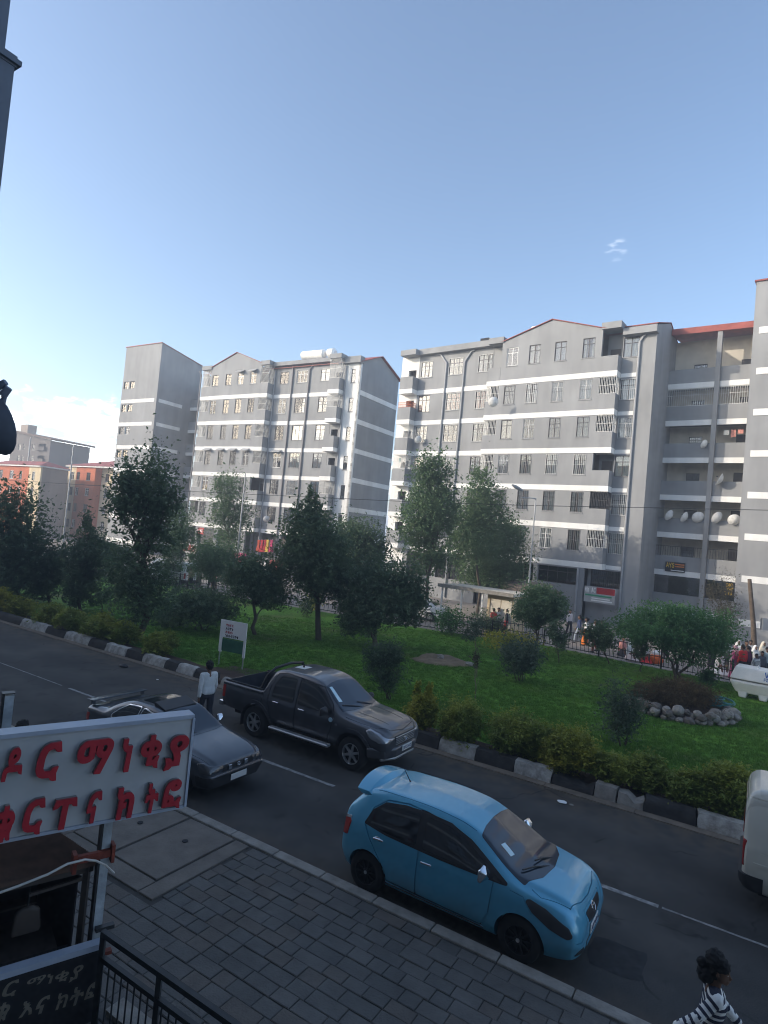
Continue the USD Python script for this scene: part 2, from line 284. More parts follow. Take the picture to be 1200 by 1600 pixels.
obj('ground', (np.array([[-900, -600, -0.02], [900, -600, -0.02], [900, 1500, -0.02], [-900, 1500, -0.02]], float), np.array([[0, 1, 2], [0, 2, 3]])), L['earth'], kind='structure')
S0, S1 = -45.0, 170.0
sheet('road', [road(S0, 8.15), road(S0, 14.62), road(S1, 14.62), road(S1, 8.15)], 0.0, L['asphalt'])
gut = MB()
for s in np.arange(-20, 120, 2.0):
    gut.box(-s - 1.99, -s, 14.60, 14.86, -0.05, 0.018 + 0.004 * random.random())
Rb = np.array([[math.cos(math.radians(ROT_B)), -math.sin(math.radians(ROT_B)), 0], [math.sin(math.radians(ROT_B)), math.cos(math.radians(ROT_B)), 0], [0, 0, 1]])
def rotz(deg): c, s = math.cos(math.radians(deg)), math.sin(math.radians(deg)); return np.array([[c, -s, 0], [s, c, 0], [0, 0, 1]])
v, f = gut.get(); obj('gutter', (v @ Rb.T, f), L['gutter'], kind='structure')
# centre line: worn dashes
mark = MB()
for s0, s1, w in ((9.75, 7.55, .11), (2.3, 1.05, .11), (1.0, -2.4, .06), (17.6, 15.6, .11), (25.5, 23.3, .11), (33.4, 31.4, .11), (41, 39, .11), (-3.0, -5.5, .11), (6.6, 5.4, .05), (22.9, 18, .05)):
    k = max(2, int(abs(s0 - s1) / 0.12)); ss = np.linspace(s0, s1, k)
    wv = w * (0.75 + 0.3 * np.array([random.random() for _ in ss]))
    vv = np.vstack([np.column_stack([-ss, 11.12 - wv / 2, np.full(k, 0.004)]), np.column_stack([-ss, 11.12 + wv / 2, np.full(k, 0.004)])])
    mark.add(vv @ Rb.T, [[i, i + 1, k + i + 1, k + i] for i in range(k - 1)])
obj('road_marking', mark, L['line'], kind='structure')
# the park
FENCE = [at(1260, 1093), at(1143, 1071), at(849, 1011), at(690, 989), at(560, 968), at(420, 944), at(200, 906), at(130, 899), at(20, 890)]
park = [road(-12, 15.05), road(62, 15.05)] + [p + np.array([0, 0, 0]) for p in FENCE[::-1]]
def land(p): return np.array([p[0], p[1], 0.10])
pp = Polygon([(p[0], p[1]) for p in park])
v, f = trimesh.creation.triangulate_polygon(pp.buffer(0), engine='earcut')
PARK = pp.buffer(0)
pm = trimesh.creation.extrude_polygon(PARK, 0.12, engine='earcut'); pm.apply_translation([0, 0, -0.02])
obj('lawn', (np.asarray(pm.vertices), np.asarray(pm.faces)), L['lawn'], kind='structure')
# soil strip behind the kerb, uneven edge
ss = np.arange(-12, 60, 0.4); e1 = 16.05 + 0.5 * (meshkit.fbm(np.column_stack([ss * 0.6, ss * 0, ss * 0]), 3, 5) - 0.5) + np.where((ss > 13) & (ss < 16.6), 0.9, 0)
soil_pts = [road(s, 14.95) for s in ss] + [road(s, n) for s, n in zip(ss[::-1], e1[::-1])]
sheet('soil_strip', soil_pts, 0.125, L['soil'], thick=0.10)
sheet('back_street', [at(1500, 1150), *[p + 0.15 * nb for p in FENCE[1:]], road(75, 38), road(75, 62), road(-40, 62)], -0.008, L['street'])
# far kerb: painted blocks, some broken
kerb = thing('far_kerb', None, None, kind='structure')
s = 40.0; k = 0
def block_mesh(l, h, broken, seed):
    rg = np.random.default_rng(seed); n = max(4, int(l / 0.14)); xs = np.linspace(0, l, n); prof = [(0.0, 0.0), (0.34, 0.0), (0.34, h), (0.22, h + 0.015), (0.10, h - 0.01), (0.05, h * 0.62), (0.015, h * 0.25)]
    V = []
    for i, x in enumerate(xs):
        t = rg.normal(0, 0.008, (len(prof), 2)); hh = 1.0
        if broken: hh = 0.45 + 0.4 * rg.random()
        for (y, z), d in zip(prof, t): V.append([x + rg.normal(0, 0.01) * (i in (0, n - 1)), y + d[0] * (z > 0), z * hh + d[1] * (z > 0)])
    P = len(prof); Fq = [[i * P + j, i * P + (j + 1) % P, (i + 1) * P + (j + 1) % P, (i + 1) * P + j] for i in range(n - 1) for j in range(P)]
    mb = MB(); mb.add(V, [[a, d, c, b] for a, b, c, d in Fq])
    for e in (0, n - 1):
        r = np.array(V[e * P:(e + 1) * P]); fs = [[0, j, j + 1] for j in range(1, P - 1)]
        mb.add(r, fs if e == 0 else [[a, c, b] for a, b, c in fs])
    return mb
# boundaries along s, read off the photograph from left to right
KB = []
x = 44.0; col = 0
marks_ = [(29.2, 0), ] 
def s_of(px, py): return float(at(px, py) @ rb)
edges = [44, 41.6, 39.4, 37.2, 35.1, 33.2] + [s_of(*q) for q in ((0, 962), (30, 978), (68, 990), (92, 999), (133, 1010), (158, 1018), (187, 1028), (212, 1036), (243, 1047), (262, 1053), (285, 1062), (312, 1072))]
cols = ['w', 'b'] * 10
edges = sorted(set(round(e, 2) for e in edges), reverse=True)
segs = [(edges[i], edges[i + 1], 'wb'[i % 2 == 0], False) for i in range(len(edges) - 1)]
tail = [((312, 1078), 'k', True), ((360, 1092), 'k', True), ((420, 1103), 'b', False), ((470, 1118), 'w', False), ((520, 1132), 'b', False), ((572, 1146), 'w', False), ((620, 1160), 'b', False), ((678, 1176), 'w', False), ((737, 1192), 'b', False), ((797, 1213), 'w', False), ((857, 1230), 'b', True),
        ((925, 1250), 'k', False), ((960, 1262), 'k', True), ((1003, 1275), 'b', False), ((1087, 1300), 'w', False), ((1165, 1322), 'b', False), ((1235, 1345), 'w', False), ((1320, 1370), 'b', False)]
ts = [(s_of(*q), c, b) for q, c, b in tail]
segs += [(ts[i][0], ts[i + 1][0], ts[i][1], ts[i][2]) for i in range(len(ts) - 1)]
for i, (sa, sb, c, br) in enumerate(segs):
    l = sa - sb - 0.03
    if l < 0.12: continue
    mb = block_mesh(l, 0.30, br, 100 + i); v, f = mb.get()
    v = (v + [-sa, 14.86 + (random.random() - .5) * 0.03, 0]) @ Rb.T
    obj('kerb_block', (v, f), L[{'w': 'kerb_white', 'b': 'kerb_black', 'k': 'kerbstone'}[c]], kerb, smooth=40)
# near pavement
pav = thing('pavement', None, None, kind='structure')
base = MB(); base.box(-60, 40, -3.0, 8.0, -0.1, 0.095); v, f = base.get(); obj('bedding', (v @ Rb.T, f), L['joint'], pav)
nk = MB(); KERBS = []
for i, s in enumerate(np.arange(-16, 40, 0.98)):
    b = rbox(-s - 0.968, -s, 8.0, 8.20, -0.1, 0.125 + 0.006 * random.random(), 0.02, 8)
    q = b.to_mesh(); obj('kerb_stone', (q.vert_properties[:, :3] @ Rb.T, q.tri_verts), L['kerbstone'], pav, smooth=40)
# pavers: rows along the street; a manhole slab interrupts them
SLABS = [(9.5, 8.5, 6.35, 7.96), (8.46, 7.35, 6.35, 7.96)]
BORDER = [(9.85, 9.5, 6.0, 7.96), (7.32, 7.0, 6.0, 7.96), (9.5, 8.46, 6.0, 6.34), (8.46, 7.32, 6.0, 6.34)]
near, far_ = [], MB()
def clip_out(sa, sb, cn, w):
    if cn + w / 2 < 6.03: return [(sa, sb)]
    return [(a, b) for a, b in ((sa, max(sb, 9.86)), (min(sa, 6.98), sb)) if a > b]
row_n = 7.96; ri = 0
while row_n > 0.4:
    w = 0.235 if ri % 3 else 0.21
    n0, n1 = row_n - w + 0.008, row_n
    s = 16.0 - random.random() * 0.5
    while s > -5:
        l = random.choice([0.24, 0.30, 0.36, 0.42, 0.48]); s1 = s - l
        cn = (n0 + n1) / 2
        for (p, q) in clip_out(s, s1, cn, w):
            if p - q < 0.08: continue
            h = 0.112 + random.uniform(-0.007, 0.007); tx, ty = random.uniform(-.02, .02), random.uniform(-.02, .02)
            near.append(((p + q) / 2, cn, p - q - 0.009, n1 - n0, h, tx, ty))
        s = s1
    row_n -= w; ri += 1
def paver_mesh(l, w, h, tx, ty):
    c = 0.008; x, y = l / 2, w / 2
    top = [(-x + c, -y + c), (x - c, -y + c), (x - c, y - c), (-x + c, y - c)]; bot = [(-x, -y), (x, -y), (x, y), (-x, y)]
    V = [(a, b, h + tx * a + ty * b) for a, b in top] + [(a, b, h - c + tx * a + ty * b) for a, b in bot] + [(a, b, 0.06) for a, b in bot]
    Fq = [[0, 1, 2, 3]] + [[4 + i, 4 + (i + 1) % 4, (i + 1) % 4, i] for i in range(4)] + [[8 + i, 8 + (i + 1) % 4, 4 + (i + 1) % 4, 4 + i] for i in range(4)]
    return np.array(V), np.array(Fq)
def seen(cs, cn):
    d = road(cs, cn, .1) - CAM; z = d @ fw
    if z < 1: return 0
    x, y = 600 + F_PX * (d @ rt) / z, 800 - F_PX * (d @ up) / z
    return 1 / z ** 2 if -20 < x < 1220 and y < 1630 and not (x < 165 and y > 1300) else 0
near.sort(key=lambda q: -seen(q[0], q[1]))
for i, (cs, cn, l, w, h, tx, ty) in enumerate(near):
    V, Fq = paver_mesh(l, w, h, tx, ty); V = (V + [-cs, cn, 0])
    if i < 300 and seen(cs, cn): obj('paving_stone', (V @ Rb.T, Fq), L['paver%d' % random.choice([0, 0, 1, 2, 3])], pav)
    else: far_.add(V @ Rb.T, Fq)
obj('outer_paving', far_, L['paver0'], pav, kind='stuff')
for (sa, sb, na_, nb_) in SLABS + BORDER:
    b = rbox(-sa + .012, -sb - .012, na_ + .012, nb_ - .012, 0.05, 0.118 + random.random() * .008, 0.012, 8); q = b.to_mesh()
    obj('manhole_slab' if (sa, sb, na_, nb_) in SLABS else 'border_stone', (q.vert_properties[:, :3] @ Rb.T, q.tri_verts), L['slab'], pav, smooth=40)
for (s, n) in ((8.95, 7.25), (7.9, 7.35)):
    c = trimesh.creation.cylinder(0.05, 0.012, sections=12); c.apply_translation([-s, n, 0.130]); obj('lifting_hole', (np.asarray(c.vertices) @ Rb.T, np.asarray(c.faces)), L['dark'], pav)
# the terrace below the camera, inside the railing
tb = MB(); tb.box(-30, 12, -3, 2.2, 0.0, 0.11)

# repaired patches of asphalt
L['patch'] = M_('asphalt_repair', (0.030, 0.030, 0.031), 0.85, 0.35, 6, 0.4, 60)
for pts in ([(6.6, 12.2), (5.2, 12.3), (5.1, 13.3), (6.5, 13.2)], [(15.2, 9.2), (13.9, 9.1), (13.8, 10.3), (15.3, 10.4)], [(1.6, 9.0), (1.0, 9.1), (1.1, 9.7), (1.7, 9.6)]):
    q = Polygon(pts).buffer(.1).buffer(-.05); sheet('road_patch', [road(a + .04 * math.sin(7 * b), b + .03 * math.sin(9 * a)) for a, b in np.array(q.segmentize(.15).exterior.coords)[:-1]], 0.003, L['patch'])
# ---------------------------------------------------------------- buildings: local x along the front (to the right), y into the building, z up
def to_local(rot, origin):
    """pixel ray -> building coordinates helper for one block."""
    return None
def window(t, u0, u1, z0, z1, y, frame='frame_dark', cur=None, grille=None, rows=1, cols=None, open_=False, glass='pane', hood=False):
    fr = MB(); a = 0.055; w = u1 - u0; cols = cols or (2 if w < 1.3 else 3)
    for q in ((u0, u0 + a), (u1 - a, u1)): fr.box(q[0], q[1], y + .05, y + .11, z0, z1)
    for q in ((z0, z0 + a), (z1 - a, z1)): fr.box(u0 + a, u1 - a, y + .052, y + .108, q[0], q[1])
    for i in range(1, cols): c = u0 + w * i / cols; fr.box(c - .025, c + .025, y + .054, y + .106, z0 + a, z1 - a)
    zt = z1 - (z1 - z0) * .30
    for i in range(cols): fr.box(u0 + (a if i == 0 else w * i / cols + .025), u0 + (w - a if i == cols - 1 else w * (i + 1) / cols - .025), y + .056, y + .104, zt - .022, zt + .022)
    f = obj('window', fr, L[frame], t)
    obj('sill', MB().box(u0 - .06, u1 + .06, y - .05, y + .04, z0 - .07, z0 - .003), L['wall'], f)
    obj('pane', MB().box(u0 + a + .002, u1 - a - .002, y + .077, y + .083, z0 + a, z1 - a), L[glass], f)
    if cur is not None:
        n = 14; xs = np.linspace(u0, u1, n); gap = rng.random() < 0.4; mbc = MB()
        parts_ = ((0, int(n * (.3 + .2 * rng.random()))), (int(n * (.55 + .2 * rng.random())), n)) if gap else ((0, n),)
        for i0, i1 in parts_:
            x = xs[i0:i1]
            if len(x) < 2: continue
            yy = y + .20 + .03 * np.sin(x * 22 + rng.random() * 6)
            V = np.vstack([np.column_stack([x, yy, np.full(len(x), z0)]), np.column_stack([x, yy, np.full(len(x), z1)])]); m = len(x)
            mbc.add(V, [[i, i + 1, m + i + 1, m + i] for i in range(m - 1)])
        obj('curtain', mbc, L['curtain%d' % cur], f)
    if grille:
        g = MB(); n = max(4, int(w / .15))
        for i in range(n + 1): c = u0 + .02 + (w - .04) * i / n; g.box(c - .010, c + .010, y - .035, y - .009, z0, z1)
        for zz in (z0 + .03, (z0 + z1) / 2, z1 - .03): g.box(u0, u1, y - .03, y - .012, zz - .014, zz + .014)
        obj('grille', g, L[grille], f)
    if hood:
        h = MB(); h.add([[u0 - .08, y, z1 + .35], [u1 + .08, y, z1 + .35], [u1 + .08, y - .5, z1 + .02], [u0 - .08, y - .5, z1 + .02], [u0 - .08, y, z1 + .33], [u1 + .08, y, z1 + .33], [u1 + .08, y - .5, z1], [u0 - .08, y - .5, z1]],
                        [[0, 3, 2, 1], [4, 5, 6, 7], [3, 7, 6, 2], [0, 4, 7, 3], [1, 2, 6, 5], [0, 1, 5, 4]])
        obj('awning', h, L['pipe'], f)
    return f
def panel(t, name, outline, holes, y, thick, mat, M=None):
    pg = Polygon(outline)
    for (a, b, c, d) in holes: pg = pg.difference(shapely.box(a, c, b, d))
    m = MB(); m.poly(pg, thick, None)
    v, f = m.get(); v = v + [0, y, 0]
    if M is not None: v = v @ M[0].T + M[1]
    return obj(name, (v, f), L[mat], t)
def rand_window(t, u0, u1, z0, z1, y, pal, grille_p=.75, white_p=.45, **kw):
    r = rng.random()
    cur = int(rng.choice(pal)) if r < .93 else None
    gr = None
    if rng.random() < grille_p: gr = 'bar_white' if rng.random() < white_p else 'bar_grey'
    return window(t, u0, u1, z0, z1, y, frame='frame_dark' if rng.random() < .8 else 'frame_white', cur=cur, grille=gr, **kw)
def balcony(t, u0, u1, yf, yb, zb, zn, kind, side=1, top=False, back=True, pmat='wall'):
    """One storey of a balcony column: parapet, floor slab, opening closed with bars or left open. side=1: open to the right."""
    d = .10; zp = zb + (1.32 if zb > 3 else 1.2)
    pr = MB(); pr.box(u0, u1, yf, yf + d, zb + .085, zp)
    sx = (u1 - d, u1) if side > 0 else (u0, u0 + d)
    pr.box(sx[0], sx[1], yf + d, yb, zb + .085, zp)
    if side == 0: pr.box(u0, u0 + d, yf + d, yb, zb + .085, zp)
    p = obj('balcony', pr, L[pmat], t)
    fl = MB(); fl.box(u0 + .004, u1 - .004, yf + .004, yb + .6, zb - .10, zb + .05); obj('floor_slab', fl, L['wall'], p)
    bd = MB(); bd.box(u0 - .02, u1 + (.02 if side else 0), yf - .025, yb, zb - .36, zb + .08); obj('band', bd, L['white'], p)
    zt = zn - .36
    if back:
        obj('door', MB().box(u0 + .25, u1 - .3, yb + .55, yb + .6, zb + .06, zb + 2.25), L['frame_dark'], p)
    if kind in ('white', 'dark', 'red'):
        g = MB(); gm = {'white': 'bar_white', 'dark': 'bar_dark', 'red': 'redwall'}[kind]; z1 = zt if kind != 'red' else zp + .55
        n = int((u1 - u0) / .13)
        for i in range(n + 1): c = u0 + .03 + (u1 - u0 - .06) * i / n; g.box(c - .014, c + .014, yf + .02, yf + .048, zp, z1)
        m = int((yb - yf) / .13); xs = (u1 - .04) if side > 0 else u0 + .04
        for i in range(1, m + 1): c = yf + .03 + (yb - yf - .06) * i / m; g.box(xs - .014, xs + .014, c - .014, c + .014, zp, z1)
        for zz in (zp + .03, (zp + z1) / 2, z1 - .03):
            g.box(u0, u1, yf + .022, yf + .046, zz - .015, zz + .015)
            g.box(xs - .012, xs + .012, yf + .05, yb, zz - .015, zz + .015)
        obj('grille', g, L[gm], p)
    elif kind == 'glazed':
        window(t, u0 + .02, u1 - .02, zp + .02, zt - .02, yf - .02, 'frame_white', int(rng.choice([0, 1, 6])), 'bar_white', cols=3)
    return p
def laundry(t, u0, u1, y, z, seed):
    r = np.random.default_rng(seed)
    x = u0
    while x < u1 - .2:
        w = r.uniform(.2, .4); h = r.uniform(.3, .6); m = MB(); m.box(x, x + w, y, y + .015, z - h, z); obj('laundry', m, L['curtain%d' % r.choice([1, 2, 3, 4, 5])], t); x += w + r.uniform(.03, .15)
def downpipe(t, u, y, z0, z1, elbow=None, mat='pipe'):
    pts = [(u, y, z0), (u, y, z1)]
    if elbow: pts += [(u + elbow[0], y, z1 + elbow[1])] + ([(u + elbow[0] * 1.5, y + .0, z1 + elbow[1] * 1.05)])
    obj('downpipe', MB().tube(pts, .085, 8), L[mat], t, smooth=40)
def dish_mesh(r, yaw, pitch=25):
    prof = [(x, x * x / (4 * .42 * r) * .9) for x in np.linspace(0, r, 7)]
    prof = [(a, b) for a, b in prof] + [(a * .995, b - .012) for a, b in prof[::-1]]
    m = trimesh.creation.revolve(np.array([(max(a, 0), b) for a, b in prof]), sections=20)
    M = rotz(yaw) @ np.array([[1, 0, 0], [0, math.cos(math.radians(90 - pitch)), -math.sin(math.radians(90 - pitch))], [0, math.sin(math.radians(90 - pitch)), math.cos(math.radians(90 - pitch))]])
    m.apply_transform(np.block([[M, np.zeros((3, 1))], [np.zeros((1, 3)), 1]])); return m, M
def sat_dish(loc, r, yaw, label, group='satellite dishes on the balconies', pitch=25, drop=0.35, wall=(0, .45, -.2)):
    t = thing('satellite_dish', label, 'satellite dish', loc, 0, group)
    m, M = dish_mesh(r, yaw, pitch); obj('reflector', m, L['dish'], t, smooth=40)
    tip = M @ np.array([0, r * .25, r * .85]); low = M @ np.array([0, -r * .95, .14])
    obj('feed_arm', MB().tube([low, tip], .014, 6), L['metal'], t)
    obj('feed_horn', MB().tube([tip, tip + M @ np.array([0, 0, .12])], .04, 8), L['plastic'], t)
    obj('bracket', MB().tube([M @ np.array([0, 0, -.02]), np.array(wall) * .6, np.array(wall)], .022, 6), L['metal'], t)
    return t
def roof_pair(t, u0, u1, yf, yr, ybk, ze, zr, over=.25, mat='roofred', th=.07):
    m = MB()
    for ya, za, yb_, zb_ in ((yf - over, ze - over * (zr - ze) / (yr - yf), yr, zr), (yr, zr, ybk + over, ze - over * (zr - ze) / (yr - yf))):
        m.add([[u0, ya, za], [u1, ya, za], [u1, yb_, zb_], [u0, yb_, zb_], [u0, ya, za + th], [u1, ya, za + th], [u1, yb_, zb_ + th], [u0, yb_, zb_ + th]],
              [[0, 3, 2, 1], [4, 5, 6, 7], [0, 1, 5, 4], [2, 3, 7, 6], [0, 4, 7, 3], [1, 2, 6, 5]])
    return obj('roof', m, L[mat], t)
def cross_gable(t, u0, u1, y0, y1, ze, zr, mat='roofred', th=.06, over=.12):
    uc = (u0 + u1) / 2; m = MB(); k = (zr - ze) / (uc - u0)
    for a, za, b, zb_ in ((u0 - over, ze - over * k, uc, zr), (uc, zr, u1 + over, ze - over * k)):
        m.add([[a, y0 - .12, za], [b, y0 - .12, zb_], [b, y1, zb_], [a, y1, za], [a, y0 - .12, za + th], [b, y0 - .12, zb_ + th], [b, y1, zb_ + th], [a, y1, za + th]],
              [[0, 3, 2, 1], [4, 5, 6, 7], [0, 1, 5, 4], [2, 3, 7, 6], [0, 4, 7, 3], [1, 2, 6, 5]])
    return obj('roof', m, L[mat], t)

# ---- the right-hand block
def block_right():
    U0, W0 = -36.85, 48.0
    loc = -ra * U0 + na * W0
    t = thing('apartment_block', 'seven storey grey apartment block with white bands, nearest on the right, shops at its foot', 'building', loc, ROT_A)
    u = lambda x: x - U0
    st = 3.06; zb = [4.66 + st * k for k in range(6)]
    win_z = [(z + .95, z + st - .44) for z in zb[:-1]] + [(zb[-1] + 1.32, zb[-1] + 2.95)]
    # left part, set back .9
    colsL = [(-34.9, -33.55), (-31.65, -30.08), (-28.45, -26.98)]
    yL = .9; holes = [(u(a), u(b), z0, z1) for a, b in colsL for z0, z1 in win_z]
    shop = [(-34.6, -31.6, 1.9, 4.05), (-31.2, -28.0, 1.9, 4.05)]
    holes += [(u(a), u(b), c, d) for a, b, c, d in shop] + [(u(-27.4), u(-27.02), zb[-1] + 1.5, zb[-1] + 2.9)]
    panel(t, 'wall', [(u(-35.15), 0), (u(-26.9), 0), (u(-26.9), 23.6), (u(-35.15), 23.6)], holes, yL, .25, 'wall')
    panel(t, 'wall', [(u(-37.3), 0), (u(-35.15), 0), (u(-35.15), 23.6), (u(-37.3), 23.6)], [(u(-36.4), u(-35.45), z + .06, z + 2.2) for z in zb] , yL, .25, 'white')
    for a, b in colsL:
        for k, (z0, z1) in enumerate(win_z):
            if k == 4: window(t, u(a), u(b), z0, z1, yL, 'frame_dark', 4, 'bar_white' if a > -34 else None)
            else: rand_window(t, u(a), u(b), z0, z1, yL, [0, 1, 1, 6, 6, 3], .8, .5 if k < 3 else .7)
    window(t, u(-27.4), u(-27.02), zb[-1] + 1.5, zb[-1] + 2.9, yL, 'frame_dark', 1, None, cols=1)
    for k, z in enumerate(zb): obj('band', MB().box(u(-35.13), u(-26.92), yL - .03, yL + .002, z - .36, z + .08), L['white'], t)
    for a, b, c, d in shop: window(t, u(a), u(b), c, d, yL + .15, 'frame_dark', None, 'bar_dark', cols=5, glass='mirror_pane')
    # gable part
    g0, g1, ga = -25.6, -16.75, -21.05
    cg = [(-25.1, -24.05), (-23.0, -21.97), (-20.68, -19.68), (-18.3, -17.3)]
    holes = [(u(a), u(b), z0, z1) for a, b in cg for z0, z1 in win_z] + [(u(-24.6), u(-21.0), 2.75, 4.15), (u(-20.6), u(-17.3), 2.85, 4.2), (u(-24.4), u(-22.6), .1, 2.2), (u(-21.5), u(-18.4), .1, 2.2)]
    panel(t, 'wall', [(u(g0), 0), (u(g1), 0), (u(g1), 23.58), (u(ga), 24.85), (u(g0), 23.5)], holes, 0, .25, 'wall')
    for a, b in cg:
        for k, (z0, z1) in enumerate(win_z): rand_window(t, u(a), u(b), z0, z1, 0, [0, 1, 1, 6, 6, 2], .1 if k == 5 else .85, .15)
    for z in zb: obj('band', MB().box(u(g0) + .002, u(g1) - .002, -.03, .002, z - .36, z + .08), L['white'], t)
    for a, b, c, d, nn in ((-24.6, -21.0, 2.75, 4.15, 4), (-20.6, -17.3, 2.85, 4.2, 4)): window(t, u(a), u(b), c, d, .1, 'frame_dark', int(rng.choice([2, 3])), None, cols=nn, glass='mirror_pane')
    for a, b in ((-24.4, -22.6), (-21.5, -18.4)):
        dm = MB(); n = 16
        for i in range(n): dm.box(u(a), u(b), .12, .16 + .012 * (i % 2), .1 + 2.1 * i / n, .1 + 2.1 * (i + 1) / n - .004)
        obj('shutter', dm, L['taupe'], t)
    # the two balcony columns of the gable part
    kindsR = ['white', 'dark', 'open', 'white', 'white', 'open']; kindsG = ['dark', 'dark', 'white', 'white', 'white', 'none']
    for k, z in enumerate(zb):
        zn = zb[k + 1] if k < 5 else 23.9
        balcony(t, u(-16.75), u(-15.4), 0, .9, z, zn, kindsR[k], 1)
        if k < 5: balcony(t, u(-26.9), u(-25.6), 0, .9, z, zn, kindsG[k], -1)
    kindsB = ['open', 'open', 'white', 'white', 'red', 'open']
    for k, z in enumerate(zb):
        zn = zb[k + 1] if k < 5 else 23.9
        balcony(t, u(-36.7), u(-35.15), 0, .9, z, zn, kindsB[k], 1)
    laundry(t, u(-36.5), u(-35.3), .3, zb[2] + 2.4, 3)
    for a, b in ((-16.75, -15.4), (-26.9, -25.6), (-36.75, -35.1)):
        obj('roof_slab', MB().box(u(a) - .1, u(b) + .1, -.12, 1.2, 23.45, 23.98), L['wall'], t)
        obj('back_wall', MB().box(u(a), u(b), 1.5, 1.6, 0 if a > -30 else .0, 23.4), L['wall' if a > -30 else 'white'], t)
    # right strip
    cr = [(-15.32, -14.1)]
    holes = [(u(a), u(b), z0, z1) for a, b in cr for z0, z1 in win_z] + [(u(-16.5), u(-14.1), 2.9, 4.25)]
    panel(t, 'wall', [(u(-16.75), 0), (u(-12.85), 0), (u(-12.85), 23.2), (u(-15.38), 23.2), (u(-15.38), 4.3), (u(-16.75), 4.3)], holes, .9, .25, 'wall')
    for k, (z0, z1) in enumerate(win_z): rand_window(t, u(-15.32), u(-14.1), z0, z1, .9, [1, 6, 3, 0], 0 if k in (5, 2) else .9, .6)
    for z in zb[:]: obj('band', MB().box(u(-15.36), u(-14.2), .87, .902, z - .30, z + .02), L['white'], t)
    window(t, u(-16.5), u(-14.1), 2.9, 4.25, 1.0, 'frame_dark', None, 'bar_dark', cols=4, glass='mirror_pane')
    obj('parapet', MB().box(u(-15.3), u(-12.75), .35, 1.1, 22.95, 23.5), L['wall'], t)
    obj('parapet', MB().box(u(-35.0), u(-27.0), .4, 1.1, 23.5, 24.05), L['wall'], t)
    downpipe(t, u(-14.08), .80, .1, 22.4, (.28, .45)); downpipe(t, u(-31.9), .80, 4.4, 22.5, (-.75, .9), 'pipe'); downpipe(t, u(-29.88), .80, .2, 22.4, (.65, .95), 'pipe')
    downpipe(t, u(-17.2), -.1, 0, 4.25, None, 'pipe')
    obj('wall', MB().box(u(-26.88), u(-25.62), .9, 1.1, zb[5] + 1.0, 23.4), L['wall'], t); obj('balcony', MB().box(u(-26.88), u(-25.62), .0, .1, zb[5] + .09, zb[5] + 1.3), L['wall'], t); obj('band', MB().box(u(-26.9), u(-25.6), -.028, .1, zb[5] - .36, zb[5] + .08), L['white'], t)
    # left return wall
    obj('wall', MB().box(u(-37.3), u(-37.05), 1.15, 8.0, 0, 23.6), L['wall'], t)
    # recess with access balconies
    yr = 5.4
    Mg = (np.array([[0, -1, 0], [1, 0, 0], [0, 0, 1.0]]), np.array([u(-12.852), 0, 0]))
    panel(t, 'end_wall', [(1.15, 0), (8.4, 0), (8.4, 23.75), (4.7, 24.95), (1.15, 23.75)], [], 0.0, .25, 'wall', Mg)
    for k, z in enumerate([1.6] + zb):
        zn = z + st
        for a, b in ((-12.85, -9.40), (-9.05, -6.95)):
            pz = z + 1.25
            p = obj('balcony', MB().box(u(a), u(b), yr, yr + .12, z + .085, pz), L['wall'], t)
            obj('band', MB().box(u(a), u(b), yr - .03, yr + .14, z - .36, z + .08), L['white'], p)
            if k in (5,):
                g = MB(); n = int((b - a) / .16)
                for i in range(n + 1): c = u(a) + (b - a) * i / n; g.box(c - .016, c + .016, yr + .02, yr + .05, pz, zn - .36)
                for zz in (pz + .03, pz + .9, zn - .4): g.box(u(a), u(b), yr + .022, yr + .048, zz - .016, zz + .016)
                obj('grille', g, L['bar_white'], p)
            if k in (1,):
                g = MB(); n = int((b - a) / .18)
                for i in range(n + 1): c = u(a) + (b - a) * i / n; g.box(c - .012, c + .012, yr + .02, yr + .045, pz, pz + .75)
                g.box(u(a), u(b), yr + .018, yr + .05, pz + .75, pz + .79); obj('grille', g, L['bar_dark'], p)
        obj('floor_slab', MB().box(u(-12.85), u(-6.95), yr + .14, yr + 1.8, z - .12, z + .04), L['wall'], t)
        if k == 0: obj('shopfront', MB().box(u(-12.85), u(-6.95), yr + .3, yr + .36, z + .6, zn - .3), L['mirror_pane'], t)
    cm = 'cream_pale'
    panel(t, 'back_wall', [(u(-12.85), 0), (u(-6.95), 0), (u(-6.95), 24.1), (u(-12.85), 24.1)],
          [(u(-11.35), u(-10.35), z + 1.1, z + 2.1) for z in zb] + [(u(-7.9), u(-7.15), z + .1, z + 2.2) for z in zb], yr + 1.8, .2, cm)
    for k, z in enumerate(zb):
        window(t, u(-11.35), u(-10.35), z + 1.1, z + 2.1, yr + 1.8, 'frame_dark', None, 'bar_dark')
        obj('door', MB().box(u(-7.9), u(-7.15), yr + 1.86, yr + 1.9, z + .1, z + 2.2), L['frame_dark'], t)
    laundry(t, u(-8.6), u(-7.1), yr + .5, zb[3] + 2.35, 9)
    obj('pillar', MB().box(u(-9.40) + .003, u(-9.05) - .003, yr - .25, yr + .2, 0, 24.0), L['wall'], t)
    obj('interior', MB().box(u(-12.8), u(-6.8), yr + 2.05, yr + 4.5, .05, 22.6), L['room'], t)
    obj('ground_wall', MB().box(u(-12.85), u(-6.95), yr + .16, yr + .3, 0, 1.25), L['cream_pale'], t)
